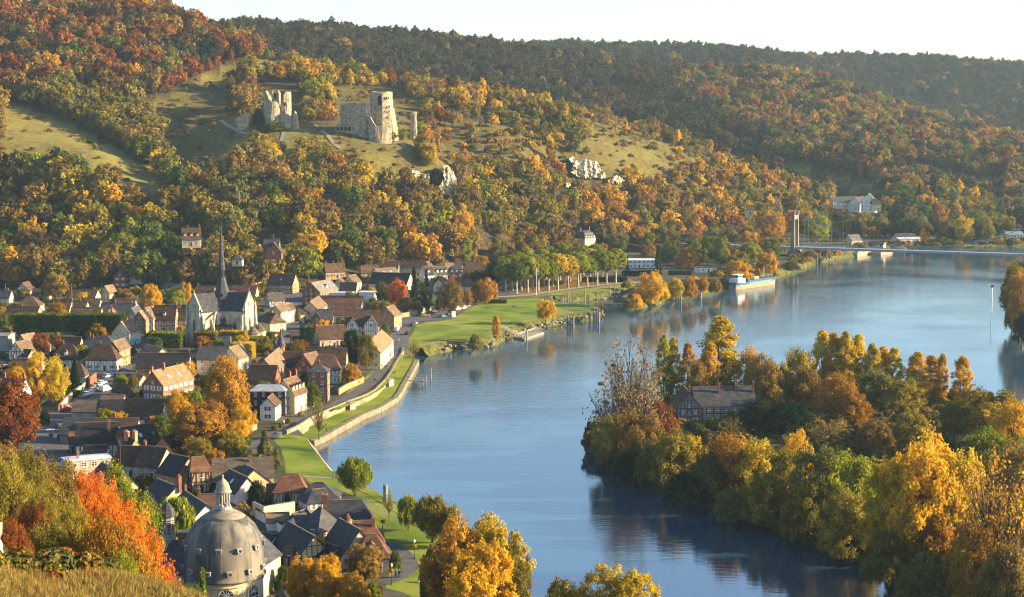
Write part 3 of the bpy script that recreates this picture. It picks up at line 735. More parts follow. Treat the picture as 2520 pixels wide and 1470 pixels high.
# --- foot of the hill and western quarter
house('cream villa with brown roof and three dormers high among the trees', 1, 1790,145, 1975,143, 8.6, 9, 48, 'cream', 'tile_dark', g=None, dorm=3, chim=[(.93,0,1.2),(.3,0,.8)], name='villa')
house('cream house under a long red-brown roof at the wood edge', 1, 553,517, 826,517, 8.5, 9, 42, 'cream', 'tile_red', g=None, chim=[(.5,0,.6)], sh='brown')
house('low blue-grey garage beside the red-brown roofed house', 1, 830,580, 950,581, 4.2, 7, 14, 'grey', 'zinc', g=None, win=False, name='garage', cat='garage')
house('tall narrow brick house with pointed gable joined to a white wing', 1, 1178,545, 0,0, 10.5, 7, 50, 'brick', 'tile_red', g=None, ang=82, L=8, sh='white')
house('white wing with slate roof beside the tall brick gable', 1, 1250,563, 1412,562, 7, 7, 45, 'white', 'slate', g=None, win=False, door=False)
house('half-timbered gable cottage between dark trees beneath the wood', 1, 218,688, 0,0, 6.2, 7.5, 46, 'white', 'tile_dark', ang=86, L=10, timber=True)
house('cream house with slate roof at the picture edge below the wood', 1, -70,756, 112,757, 6.3, 8, 42, 'cream', 'slate', chim=[(.8,0,.8)])
house('brown hipped roof house behind the clipped lime hedge', 1, 272,813, 316,813, 7.5, 10, 40, 'cream', 'tile_dark', hip=(4.5,4.5), chim=[(.5,0,.8)])
house('low tiled house just behind the left end of the clipped lime row', 1, 75,915, 388,918, 6.2, 8, 42, 'cream', 'tile_dark', chim=[(.45,0,.7)])
house('cream house with long red roof behind the yellow shrubs', 1, 690,748, 962,752, 5.6, 8, 42, 'cream', 'tile_red', chim=[(.85,.5,.8)])
house('small pale-roofed gable house next to the russet round tree', 1, 1030,715, 0,0, 7, 5.5, 55, 'stone', 'tile_pale', ang=72, L=8, sh='white')
house('slate roof seen just above the orange dome-shaped tree', 1, 1612,692, 1800,692, 5.5, 8, 42, 'cream', 'slate', chim=[(.9,0,.8)])
house('dark tiled house directly behind the church nave', 1, 1935,716, 2115,717, 6, 8, 44, 'cream', 'tile_dark', chim=[(.05,0,.9)])
house('long tiled house right of the spire foot behind the church', 1, 2290,708, 2530,710, 6, 8, 44, 'stone', 'tile_red')
house('long slate-roofed ochre house under the orange dome-shaped tree', 1, 1000,885, 1332,887, 7.2, 9, 42, 'ochre', 'slate', chim=[(.4,0,1.2),(.9,0,.7)])
house('dark tiled house behind the rounded orange treetop', 1, 530,857, 705,858, 6.5, 9, 45, 'cream', 'tile_dark', chim=[(.98,0,.9)])
house('dark brown roof behind the middle of the clipped lime row', 1, 705,925, 1000,925, 6.0, 9, 44, 'cream', 'tile_dark', chim=[(.45,0,.8)])
house('tiny sunlit gable poking up between dark roofs', 1, 1063,955, 0,0, 5.5, 4.5, 50, 'cream', 'tile_pale', ang=82, L=7, chim=[(.2,-1.2,1.6)])
house('red-brown roofed house at the right end of the clipped lime row', 1, 1030,1007, 1250,1005, 6.5, 8, 44, 'cream', 'tile_red', chim=[(.55,.4,1.4)])
house('steep slate gable house at the street corner beside the lime row', 1, 1292,934, 0,0, 9.5, 7.5, 56, 'stone', 'slate', ang=85, L=11)
house('narrow timbered street house with sunlit roof, lower of a pair', 1, 1368,962, 0,0, 10, 6, 52, 'ochre', 'tile_pale', ang=76, L=8, timber=True)
house('narrow timbered street house with sunlit roof, taller of a pair', 1, 1424,930, 0,0, 11, 7.5, 50, 'white', 'tile_pale', ang=76, L=9, timber=True)
house('wide half-timbered house with dark tiled roof left of the church', 1, 1522,905, 1738,905, 11.5, 9, 52, 'pink', 'tile_dark', timber=True, dorm=1, chim=[(.95,0,.9)])
house('narrow stone house squeezed between timbered house and church', 1, 1742,935, 1840,935, 9.5, 8, 48, 'stone', 'tile_dark')
house('little square pavilion with slate cap in the hillside gardens', 1, 2336,405, 2344,405, 5.4, 5.2, 42, 'cream', 'slate', g=None, hip=(2.4,2.4), name='pavilion', cat='pavilion')
house('cream gable house beside the lane climbing the hill', 1, 2475,540, 0,0, 7.5, 7, 46, 'cream', 'tile', g=None, ang=62, L=9)
house('low pink gable annex below the lane house', 1, 2420,628, 0,0, 4.8, 7, 38, 'pink', 'tile_grey', g=None, ang=62, L=8)
house('plain grey rendered building at the left picture edge by a white van', 1, -70,1175, 112,1175, 7, 10, 8, 'grey', 'slate_pale', win=False, name='workshop', cat='building')
house('orange gable house with pale roof behind the timbered cottage', 1, 205,1196, 0,0, 7, 5.5, 48, 'orange', 'tile_pale', ang=66, L=8)
house('half-timbered gable cottage with sunlit ribbed roof near the left edge', 1, 150,1268, 0,0, 7.4, 6.5, 48, 'white', 'tile_pale', ang=70, L=8, timber=True)
house('pink gable wall house beside the russet garden trees', 1, 355,1262, 0,0, 6.2, 4.6, 46, 'pink', 'tile', ang=82, L=9, win=False)
house('slate hipped townhouse with cream walls behind timbered fronts', 1, 872,1213, 1070,1215, 9, 10, 36, 'cream', 'slate', hip=(2,4), chim=[(.05,0,1.2),(.25,-1,.6)])
house('half-timbered house with a hipped tile roof left of the columnar tree', 1, 610,1288, 720,1288, 9, 9, 48, 'white', 'tile_dark', hip=(3,3), timber=True, dorm=1, chim=[(.1,0,1)])
house('half-timbered corner house with blue shutters right of the columnar tree', 1, 940,1292, 1090,1292, 9.5, 9, 48, 'white', 'tile_dark', hip=(3,3), timber=True, sh='grey', chim=[(.3,0,1)])
house('sunlit timbered wing at the corner of the parking street', 1, 1108,1262, 0,0, 10.2, 5, 52, 'ochre', 'tile_pale', ang=80, L=11, timber=True)
house('tall cream gable house with pale roof above the street awning', 1, 1186,1066, 0,0, 10, 8, 48, 'cream', 'tile_pale', ang=76, L=10)
house('white barn with long black slate roof below the church garden', 1, 1352,1376, 1868,1370, 8.4, 9.5, 46, 'white', 'slate_black', chim=[(.985,-.5,.7)], name='barn', cat='barn')
house('slate-roofed cream house with red band beside the big russet tree', 1, 1955,1312, 2225,1312, 9.2, 9, 42, 'cream', 'slate', chim=[(.05,0,.8)])
house('sunlit tiled cross wing behind the big russet tree', 1, 2252,1318, 0,0, 9, 8, 46, 'cream', 'tile_pale', ang=72, L=10)
# --- south-west quarter by the street
house('brick house with broad sunlit orange roof and two chimneys', 2, 1500,150, 1805,82, 10.4, 8.4, 48, 'brick', 'tile_orange', chim=[(.02,.3,1.0),(.32,-.6,1.6)], sky=2, sh='white', wh=1.6)
house('brown-roofed house with white sunlit gable beside the red tree', 2, 40,220, 246,226, 10.5, 9, 46, 'white', 'tile', chim=[(.02,0,1.6),(.95,0,1.6)], dorm=1, dside=-1)
house('slim cream house with steep hipped roof beside the dark yew', 2, 762,64, 790,64, 8.6, 6, 54, 'cream', 'tile_dark', hip=(2.2,2.2))
house('old shed with pale latticed roof at the street bend', 2, 738,432, 990,432, 5.6, 9, 34, 'stone', 'tile_grey', win=False, name='shed', cat='shed')
house('mossy black-roofed shed joined to the latticed shed', 2, 1000,434, 1238,432, 5.6, 9, 34, 'stone', 'slate_black', win=False, name='shed', cat='shed')
house('short tiled roof directly behind the mossy black shed', 2, 1005,382, 1222,384, 5.6, 6, 36, 'stone', 'tile', win=False, name='shed', cat='shed')
house('barn with long mossy brown roof and white lower wall', 2, 1242,425, 1618,427, 7.4, 10, 46, 'white', 'tile_dark', chim=[(.01,0,.6)], name='barn', cat='barn')
house('wide slate workshop roof beside the dark street', 2, 635,612, 945,612, 6.6, 11, 34, 'grey', 'slate', win=False, name='workshop', cat='building')
house('brown tiled roof with orange chimney in the crowded block', 2, 948,615, 1362,612, 7.0, 9, 40, 'stone', 'tile_dark', chim=[(.4,.8,1.1,1.2,.7)])
house('large half-timbered house under a sweeping black roof', 2, 757,662, 1165,652, 9.2, 10, 46, 'white', 'slate_black', timber=True, chim=[(.78,-2,.4)])
house('brick-gabled house with black roof and tall red chimney', 2, 1168,706, 1502,662, 8.6, 9, 46, 'brick', 'slate_black', chim=[(.98,.2,1.6,1.3,.8)], sky=1)
house('brick house with a pair of huge orange chimney stacks', 2, 1250,800, 1330,812, 8.4, 7, 50, 'orange', 'slate_black', chim=[(.1,-.4,1.5,1.2,1.0,'orange'),(.9,.2,1.7,1.2,1.0,'orange')])
house('small orange gable annex below the brick-gabled house', 2, 1600,800, 0,0, 6.4, 5, 46, 'orange', 'slate_black', ang=72, L=7, win=False)
house('mossy-roofed stone house with two tall white windows', 2, 1172,884, 1400,892, 7.8, 8, 46, 'stone', 'tile_dark', wh=1.7)
house('grey stone house with mossy roof left of the ochre brick house', 2, 1405,886, 1640,906, 8.2, 8.5, 46, 'stone', 'tile_dark', chim=[(.1,0,1)], wh=1.6)
house('ochre brick house with sunlit gable and row of small windows', 2, 1672,962, 1860,1002, 8.2, 8.5, 44, 'ochre', 'slate_black', wh=1.5, wsp=1.8)
house('narrow timber-framed house with tiled hip behind the ochre brick house', 2, 1885,1000, 2018,992, 8.8, 5.6, 46, 'ochre', 'tile_moss', timber=True, hip=(.5,1.2))
house('flat-roofed building with bright metal sheets beside the dark street', 2, 628,1008, 1062,968, 6.0, 6, 7, 'pink', 'metal_white', name='flat_roof_building', cat='building', chim=[(.28,-1.5,1.4,.5,.5)], ww=1.6)
house('cream gable house behind the flaming red shrub', 3, 1000,140, 1215,236, 6.6, 7.6, 44, 'cream', 'slate_black', win=False)
house('long black roof with tall red brick chimney above the willow', 2, 1545,1210, 1735,1286, 6.2, 9, 46, 'cream', 'slate_black', chim=[(1.0,.8,2.2,1.1,.8)], win=False)
house('black-roofed white house between the willow and the dome', 3, 1815,415, 2030,552, 6.0, 7, 44, 'white', 'slate_black', chim=[(.05,0,1.2)], win=False)
house('low brown tiled shed left of the dome lantern', 3, 1955,455, 2140,452, 4.6, 6, 38, 'cream', 'tile', win=False, name='shed', cat='shed', chim=[(.0,0,1.2)])
# --- by the dome and the lower quay
house('long hall with plain grey-brown roof and arched cream gable', 6, 132,108, 726,88, 7.6, 11, 36, 'cream', 'tile_grey', name='hall', cat='hall', chim=[(.62,-1,.3)], wsp=4)
house('slate-roofed house with sunlit peach gable in front of the hall', 6, 452,162, 545,206, 6.4, 9, 40, 'peach', 'slate', win=False)
house('white house with black roof and blank sunlit gable', 6, 300,206, 476,286, 6.6, 6.4, 48, 'white', 'slate_black', sky=1, win=False)
house('half-timbered pavilion with red hipped roof and two finials', 6, 828,254, 975,252, 7.0, 7.4, 44, 'cream', 'tile_moss', timber=True, hip=(2.2,2.2), win=False, name='pavilion', cat='pavilion', beam=.7)
house('small cream lodge with white glazed door beside the clipped yews', 6, 672,352, 762,352, 4.4, 5, 40, 'white', 'tile_dark', name='lodge', ww=1.2, wh=1.5)
house('hipped slate house behind the grey annex near the river rail', 6, 1130,338, 1220,338, 5.8, 8, 36, 'grey', 'slate', hip=(3,4))
house('grey slate annex with pale fascia above the brick hall', 6, 1115,408, 1240,396, 5.0, 7, 34, 'grey', 'slate', hip=(2.5,3), sh='white')
house('tiled lean-to roof inside the timbered yard wall', 6, 660,640, 880,630, 3.6, 6, 26, 'white', 'tile_pale', win=False, name='shed', cat='shed', door=False)
house('long brick building with slate roof hipped towards the river', 6, 1238,516, 1600,506, 6.4, 8.5, 42, 'brick', 'slate', hip=(0,2.5), win=False, chim=[(.0,0,1.2,1.6,.8),(.02,-2.5,1.6)])
house('brick house with pyramid slate roof between white gable and black roof', 6, 1180,576, 1206,582, 6.6, 7.6, 50, 'brick', 'slate', hip=(3,3))
house('little white gable outhouse by the pyramid roof', 6, 925,642, 0,0, 4.4, 3.6, 44, 'white', 'slate_black', ang=60, L=5, win=False)
house('timbered house with black roof and two bright skylights', 6, 882,724, 1134,864, 6.6, 8.5, 46, 'cream', 'slate_black', timber=True, sky=2, dside=1, win=False)
house('tall house with steep black roof beside the brick hall', 6, 1382,690, 1585,802, 8.2, 8.5, 50, 'pink', 'slate_black', chim=[(.3,.6,1.0),(-.05,2.6,-.8,1.2,.7,'ochre')], sh='brown')
house('rambling mossy red tiled roof behind the stone riverside house', 6, 1515,718, 1700,713, 6.4, 9, 40, 'stone', 'tile_moss', hip=(0,2.5), chim=[(1.05,-1.2,.6)])
house('pale stone house with mossy hip roof beside the garden path', 6, 1650,852, 1742,850, 7.2, 8, 44, 'stone', 'tile_moss', hip=(2.6,2.6), dorm=1, sh='white', wh=1.5)
# --- promenade
house('bright white house with gable and dark green shutters on the promenade', 5, 672,766, 757,700, 7.4, 4.8, 46, 'white', 'tile', sh='green')
house('dark slate-hung townhouse with zinc roof behind the white house', 5, 585,632, 800,632, 9.6, 9, 18, 'slated', 'zinc', hip=(2,2), sh=None, wh=1.5)
house('cream riverside house with row of dormers along its brown roof', 5, 828,588, 960,545, 11, 8, 50, 'yellow', 'tile', dorm=4, dside=-1, chim=[(.5,0,1.6),(.95,0,1.6)], wh=1.6)
house('tall brick tower house with slate hip and white-framed corner windows', 5, 1160,440, 1196,440, 12.2, 7.2, 28, 'brick', 'slate', hip=(2.6,2.6), chim=[(.4,0,1.2)], wh=1.7)
house('grey stone villa with white shutters and brown hipped roof', 5, 1170,342, 1330,340, 10, 9, 46, 'stone', 'tile_dark', hip=(2,2), sh='white', wh=1.6)
house('wide dark tiled house behind the grey stone villa', 5, 1235,275, 1452,275, 10, 10, 46, 'cream', 'tile_dark', chim=[(.45,0,1.6)])
house('dark tiled house left of the twin chimneys behind the manor', 5, 1055,268, 1225,268, 9.6, 9, 46, 'cream', 'tile_dark', chim=[(.95,0,1.2)])
house('brick gable with white verge boards behind the tower house', 5, 1028,336, 0,0, 9.4, 8, 48, 'brick', 'tile', ang=62, L=8)
house('long tiled manor wing behind the slate turret', 5, 832,312, 1040,312, 9.2, 9, 46, 'brick', 'tile_dark')
house('orange brick manor with sunlit roof left of the slate turret', 5, 642,390, 786,270, 10.2, 7.5, 48, 'orange', 'tile_pale', chim=[(.3,.5,1.0)])
house('manor range with dark tiled roof under the turret', 5, 505,440, 770,446, 8.8, 8, 50, 'brick', 'tile_dark', timber=True)
house('steep brown cross gable of the manor near the zinc roof', 5, 600,386, 0,0, 9.2, 6, 56, 'orange', 'tile', ang=80, L=9, win=False)
house('long sunlit yellow riverside house with orange-red roof', 5, 1668,212, 1800,96, 10.6, 9, 42, 'yellow', 'tile_orange', wh=1.6, wsp=2.3, chim=[(.55,0,.7)])
# --- around the church square and northwards
house('half-timbered mansion with twin front gables and dark roof', 4, 955,948, 1288,946, 11.4, 10, 52, 'white', 'tile_dark', timber=True, fg=[(.2,5,3.6,1.2),(.75,6,4.2,1.4)], chim=[(.3,0,1),(.92,0,1.6)], name='mansion', cat='mansion')
house('brick house with striped white mansard band and slate top', 4, 650,943, 826,942, 9, 9, 42, 'brick', 'slate', chim=[(.98,0,.8)], fg=[(.15,4,2.6,.6)])
house('long pale house with dark tiled roof beside the dark trees', 4, 662,1110, 940,1096, 8, 10, 44, 'pink', 'tile_dark', chim=[(.02,0,.5)])
house('long low red-brown roof behind the striped brick house', 4, 692,810, 1120,812, 6.6, 9, 40, 'cream', 'tile_red')
house('red-brown roof between striped brick house and timbered mansion', 4, 842,893, 1050,892, 7.8, 9, 44, 'cream', 'tile_red', chim=[(.3,0,1),(.95,0,1.2)])
house('pair of pale gables stepping back beside the street', 4, 600,868, 688,812, 9, 8, 46, 'cream', 'tile_pale', chim=[(.1,0,.8)])
house('brick corner house with sunlit pale slate roof and one dormer', 4, 612,682, 795,650, 10, 10, 42, 'brick', 'slate_pale', dorm=1, wh=1.6)
house('timbered house with dark roof and sunlit ochre gable by the lane', 4, 215,590, 460,597, 10.4, 9, 50, 'ochre', 'tile_dark', timber=True, sky=1)
house('low timbered house with grey roof behind the white bistro', 4, 180,786, 335,780, 6.8, 8, 40, 'white', 'tile_grey', timber=True)
house('white house with red awning facing the church square', 4, 180,972, 262,986, 9.8, 8, 42, 'yellow', 'tile', hip=(2,2), wh=1.5, chim=[(.5,.5,.6)])
house('cream row house with sunlit roof, first behind the bistro', 4, 258,906, 0,0, 9, 5.5, 46, 'cream', 'tile_pale', ang=74, L=11)
house('cream row house with sunlit roof, second behind the bistro', 4, 305,898, 0,0, 8.6, 5, 46, 'white', 'tile_pale', ang=74, L=10)
house('cream row house with sunlit roof, last behind the bistro', 4, 340,905, 0,0, 8.2, 4.6, 46, 'cream', 'tile', ang=74, L=10)
house('red brick villa with arched porch gable on the hillside', 4, 152,253, 300,253, 9, 8, 40, 'brick', 'slate', g=None, fg=[(.72,8,2.2,3.0)], chim=[(.6,0,1.6),(.45,0,1)], name='villa')
house('peach house with red shutters and hipped brown roof', 4, 742,497, 905,493, 8, 9, 42, 'peach', 'tile', g=None, hip=(0,1.5), sh='red', chim=[(.1,0,1),(.55,.4,1)])
house('tiled house left of the peach gable near the flat roofs', 4, 880,642, 952,616, 7.4, 8, 44, 'cream', 'tile')
house('sunlit brown gable house above the flat white roofs', 4, 978,612, 1052,600, 8.4, 7, 46, 'yellow', 'tile')
house('black slate house with cream wall above the flat white roofs', 4, 900,680, 1060,680, 7.8, 8, 44, 'cream', 'slate_black')
house('flat white roofed annex beside the pale slate corner house', 4, 785,772, 1030,772, 4.2, 7, 4, 'white', 'metal_white', name='annex', cat='building', win=False)
house('flat white roofed annex under the great slate hall', 4, 1095,765, 1250,767, 4.6, 7, 4, 'white', 'metal_white', name='annex', cat='building', win=False)
house('great hall with black slate roof behind the orange-crowned tree', 4, 1218,580, 1590,590, 9, 13, 40, 'cream', 'slate_black', name='hall', cat='hall', wsp=5)
house('pale tiled white gable house behind the great slate hall', 4, 1238,545, 1440,531, 8.4, 9, 40, 'white', 'tile_pale', sky=2)
house('dark tiled terrace at the wood edge, left part', 4, 1290,468, 1475,468, 7, 8, 44, 'cream', 'tile_dark', chim=[(.3,0,.8)], g=None)
house('dark tiled terrace at the wood edge, right part', 4, 1490,466, 1738,466, 7, 8, 44, 'cream', 'tile_dark', chim=[(.1,0,.8),(.5,0,.8)], g=None)
house('white gable end sticking out of the dark terrace', 4, 1405,470, 0,0, 6.8, 4, 52, 'white', 'tile', ang=82, L=5, win=False)
house('brick gable end at the end of the dark terrace', 4, 1742,476, 0,0, 7, 4.4, 52, 'orange', 'tile_dark', ang=72, L=6, win=False)
house('white house with slate roof and dormers in front of the dark terrace', 4, 1700,528, 1800,524, 8.2, 8, 46, 'white', 'slate', dorm=1)
house('timbered house with a row of dormers next to the brick mansard house', 4, 1815,528, 1935,522, 7.6, 8, 46, 'white', 'slate', timber=True, dorm=3)
house('red brick mansard house with white dormers', 4, 1965,510, 2105,508, 10, 9, 42, 'brick', 'slate', mans=True, dorm=3, wh=1.6)
house('small bright orange roof behind the mansard house', 4, 1930,489, 2012,487, 7, 6, 40, 'cream', 'tile_orange')
house('little tiled roof right behind the mansard house', 4, 2032,463, 2100,463, 7, 6, 42, 'cream', 'tile')
house('dark roofed house in the shade beside the plane trees', 4, 2140,482, 2290,481, 7, 9, 44, 'stone', 'tile_dark', hip=(2,2), win=False)
house('cream hillside house with brown roof under the golden tree', 4, 1775,348, 1868,340, 8.2, 8, 48, 'cream', 'tile', g=None, chim=[(.6,0,1)])
house('big dark slate barn behind the head of the plane tree rows', 4, 2280,361, 2540,361, 8.4, 12, 40, 'brick', 'slate_black', name='barn', cat='barn', win=False)
house('red hipped roof peeping over the dark slate barn', 4, 2385,322, 2450,320, 10, 10, 34, 'brick', 'tile_red', hip=(4,4))
house('sunlit cream gable house near the russet riverside trees', 4, 1866,646, 0,0, 7, 6, 48, 'yellow', 'tile_grey', ang=70, L=9)
house('small house with hipped roof half hidden by the russet riverside trees', 4, 2130,650, 2178,650, 6.4, 7, 44, 'cream', 'tile', hip=(2.5,2.5))
# --- beyond the plane trees, river side and far bank
house('pink mansion with steep slate roof and chimneys, front block', 8, 365,906, 440,908, 11, 9, 50, 'pink', 'slate', g=None, mans=True, dorm=2, chim=[(.5,0,1.6)], name='mansion', cat='mansion')
house('pink mansion with steep slate roof and dormer row, rear block', 8, 455,872, 560,862, 11, 9, 50, 'pink', 'slate', g=None, mans=True, dorm=4, chim=[(.1,0,1.6),(.9,0,1.6)], name='mansion', cat='mansion')
house('low red-brown roof behind the plane tree crowns', 10, 512,216, 648,216, 6.4, 9, 36, 'cream', 'tile_red', chim=[(.3,0,1)])
house('small pinkish cottage alone in the riverside woods', 8, 2100,622, 2166,622, 6.5, 6, 40, 'pink', 'tile', g=None)
house('white swimming pool building with a flat roof', 8, 880,1148, 1190,1148, 5.2, 16, 2, 'white', 'metal_white', name='pool_building', cat='building', ww=1.6)
house('cream gable house behind the dark conifer by the pool', 8, 1262,1022, 0,0, 8, 9, 44, 'cream', 'tile_grey', ang=62, L=9)
house('low boathouse with white front and brick end', 8, 1590,1222, 1800,1222, 3.6, 6, 6, 'white', 'tile_red', name='boathouse', cat='boathouse')
house('white cottage with red hipped roof near the bridge', 8, 1990,1064, 2042,1060, 6.4, 8, 42, 'white', 'tile_red', hip=(2.5,2.5))
house('small white house among the dark garden trees', 8, 1505,945, 1556,945, 7, 7, 30, 'white', 'slate')
house('grand white house with tall gable across the valley', 9, 850,332, 962,324, 12, 11, 44, 'white', 'slate', g=None, chim=[(.1,0,1.4)], wh=1.8, name='mansion', cat='mansion')
house('tall gable block of the grand white house', 9, 985,298, 0,0, 15, 12, 46, 'white', 'slate', g=None, ang=70, L=12, name='mansion', cat='mansion', wh=1.8)
house('long low wing of the grand white house', 9, 612,332, 840,326, 9, 9, 40, 'white', 'slate', g=None, name='mansion', cat='mansion')
house('small cream wing right of the grand white house', 9, 1020,350, 1085,350, 9, 8, 42, 'yellow', 'slate', g=None, hip=(0,1.5))
house('yellow house with grey roof behind the bridge deck', 9, 790,702, 890,698, 7.4, 9, 42, 'yellow', 'slate_pale')
house('low dark-roofed riverside shed right of the yellow house', 9, 1050,762, 1150,765, 4.2, 9, 24, 'cream', 'slate_black', name='shed', cat='shed')
house('long slate-roofed boat shed on the far bank', 9, 1250,692, 1440,688, 6.4, 12, 34, 'cream', 'slate', name='boat_shed', cat='shed')
house('white canopy roof along the front of the boat shed', 9, 1260,728, 1490,722, 4.2, 9, 12, 'white', 'metal_white', name='canopy', cat='canopy', win=False)
house('tiny white cabin on the far bank', 9, 1604,720, 0,0, 4, 4, 44, 'white', 'slate', ang=70, L=5, win=False, name='cabin', cat='cabin')
house('low blue-roofed pavilion at the far right bank', 9, 2330,668, 2500,668, 5, 9, 26, 'white', 'zinc', name='pavilion', cat='pavilion')
house('white cottage above the blue-roofed pavilion', 9, 2395,598, 2445,596, 6, 7, 40, 'white', 'tile', g=None)
# --- further houses of the crowded blocks
house('low tiled house behind the dark pointed fir', 1, 330,738, 500,739, 5.6, 8, 42, 'cream', 'tile_dark')
house('dark roof wedged between the rounded orange treetop and the red roof', 1, 712,862, 860,863, 6, 8, 44, 'stone', 'tile_dark', chim=[(.5,0,.8)])
house('small tiled roof right of the yellow shrubs', 1, 880,838, 990,838, 5.6, 7, 42, 'cream', 'tile')
house('tiled house below the low russet tree', 1, 1135,842, 1335,843, 6.2, 8, 44, 'cream', 'tile_dark')
house('black slate roof between the copper tree and the columnar tree', 1, 620,1216, 800,1217, 7.6, 8, 44, 'stone', 'slate_black')
house('dark shed beside the timbered cottage with ribbed roof', 1, 245,1336, 312,1340, 4.6, 5, 42, 'stone', 'tile_dark', name='shed', cat='shed', win=False)
house('small pale-roofed house at the foot of the clipped hornbeams', 1, 1440,1290, 1600,1326, 5.8, 7, 42, 'cream', 'tile_pale')
house('low mossy lean-to behind the brick house with orange roof', 2, 1365,140, 1475,143, 4.2, 7, 30, 'stone', 'tile_moss', name='shed', cat='shed', win=False)
house('second mossy lean-to in front of the first', 2, 1300,186, 1410,190, 4.0, 7, 30, 'stone', 'tile_moss', name='shed', cat='shed', win=False)
house('little square shed with pyramid tile roof by the brick house', 2, 1182,268, 1190,268, 5.0, 5.4, 42, 'stone', 'tile_dark', hip=(2.4,2.4), name='shed', cat='shed')
house('long dark tiled roof behind the golden-yellow trees', 2, 130,30, 420,36, 6.0, 9, 42, 'cream', 'tile_dark', chim=[(.02,0,1.2)])
house('narrow timbered cottage at the edge of the dark street', 2, 680,756, 736,753, 5.6, 5, 46, 'ochre', 'tile', timber=True)
house('low black lean-to in front of the large half-timbered house', 2, 830,884, 1056,880, 4.2, 5, 30, 'white', 'slate_black', win=False)
house('brick and cream end house with sunlit roof beside the timbered mansion', 4, 1352,922, 0,0, 10, 7.5, 46, 'orange', 'tile_pale', ang=72, L=9)
house('low tiled roof left of the pyramid slate roof', 6, 930,656, 1050,642, 4.6, 6, 36, 'white', 'slate', win=False)
house('low black roof in front of the steep black roof', 6, 1262,936, 1362,968, 4.4, 6, 34, 'ochre', 'slate_black', win=False)
house('small mossy lean-to under the skylight roof', 6, 850,966, 985,970, 3.6, 5, 34, 'stone', 'tile_moss', timber=True)
house('white garage with dark roof behind the dome', 6, 612,826, 760,846, 4.2, 5.5, 26, 'white', 'slate_black', name='garage', cat='garage', win=False)
house('brown roofed house between the church street and the long red-brown roof', 4, 480,905, 560,900, 7.2, 7, 46, 'cream', 'tile_dark')
house('stone house with brown roof above the copper dome-shaped tree', 4, 420,1160, 560,1156, 6.2, 8, 44, 'stone', 'tile_dark')
house('cream cottage behind the dark terrace of the wood edge', 4, 1100,520, 1200,518, 6.2, 7, 44, 'cream', 'tile', g=None)
house('tiled cottage below the peach house', 4, 660,560, 760,556, 6.4, 7, 44, 'stone', 'tile_dark')

# ------------------------------------------------------------------ streets, lawns, walls
def hits(pxy, y0=880.0, y1=2400.0):
    """where the lines of sight meet the hills (vectorised)"""
    R = np.array([ray(*p) for p in pxy]); t = np.full(len(R), float(y0)); done = np.zeros(len(R), bool)
    while not done.all() and t[~done].min() < y1:
        pos = R * (t / R[:, 1])[:, None]; zz = pos[:, 2] + CAMZ
        done |= (heights(pos[:, :2]) >= zz) | (t >= y1); t[~done] += 4.0
    pos = R * (t / R[:, 1])[:, None]; pos[:, 2] += CAMZ
    return pos
ROADS = []
def ribbon(name, pts, w, z, m, drape=False, kind='structure', thick=0):
    """pts: world points or (crop, x, y)"""
    pp = [Vector(p) for p in pts]; L_, R_ = [], []
    for i, p in enumerate(pp):
        d = pp[min(i+1, len(pp)-1)] - pp[max(i-1, 0)]; n = Vector((-d.y, d.x, 0)).normalized(); ww = w[i] if isinstance(w, (list, tuple)) else w
        L_.append(p + n * ww / 2); R_.append(p - n * ww / 2)
    poly = [(p.x, p.y) for p in L_] + [(p.x, p.y) for p in R_[::-1]]
    b = MB(); n = len(pp); ROADS.append((pp, max(w) if isinstance(w, (list, tuple)) else w))
    zf = (lambda q: max(4.0, gh(q.x, q.y)) + z) if drape else (lambda q: z)
    b.add([(q.x, q.y, zf(q)) for q in L_] + [(q.x, q.y, zf(q)) for q in R_], [(i, n + i, n + i + 1, i + 1) for i in range(n - 1)])
    o = b.build(name, m); o['kind'] = kind
    return o
def lc(k, pts, z=4.0): return [C(k, x, y, z) for x, y in pts]
ribbon('promenade', lc(5, [(1925,318),(1880,400),(1830,460),(1750,545),(1660,630),(1560,700),(1450,770),(1340,830),(1220,890),(1100,935),(960,1005),(800,1085),(650,1165),(560,1225),(480,1300)]), 4.2, 4.020, ASPH)
ribbon('riverside_road', lc(4, [(1478,1352),(1480,1260),(1492,1180),(1508,1110),(1530,1060)]), 8, 4.012, ASPH)
ribbon('parking_road', lc(4, [(1430,1062),(1560,1062),(1700,1042),(1850,1010),(1980,970),(2080,930),(2200,875),(2330,822),(2520,775),(2640,755)]), 10, 4.016, ASPH)
ribbon('avenue', lc(10, [(60,705),(200,690),(560,668),(760,640),(1100,588),(1400,556),(1640,540),(1900,520)]), 5.5, 4.024, PATHM)
ribbon('lawn_path', lc(4, [(1740,1072),(1900,1088),(2100,1110),(2300,1130),(2420,1142)]), 1.3, 4.020, PATHM)
ribbon('street', lc(2, [(430,1150),(450,1000),(490,880),(520,790),(545,720),(575,650),(650,570),(760,475),(860,410),(945,345),(1015,285),(1085,215),(1180,130),(1230,40)]), [20,18,15,12,10,9,9,9,9,10,11,10,9,9], 4.012, ASPH)
ribbon('church_street', lc(4, [(330,1330),(410,1230),(440,1120),(450,1000),(430,900),(425,840),(400,740)]), 11, 4.012, ASPH)
def hit_line(k, pts): return [Vector(p) for p in hits([c(k, x, y) for x, y in pts])]
ribbon('hill_lane', hit_line(4, [(110,690),(75,620),(90,560),(50,490)]), 4.5, .2, PATHM, drape=True)
ribbon('castle_path', hit_line(7, [(880,450),(930,465),(970,500),(1010,535),(1060,570),(1080,610),(1110,640),(1140,680),(1180,715)]), 2.6, .25, PATHM, drape=True)
ribbon('hillside_path', hit_line(7, [(0,430),(60,460),(130,500),(200,540),(260,565)]), 2.4, .25, PATHM, drape=True)
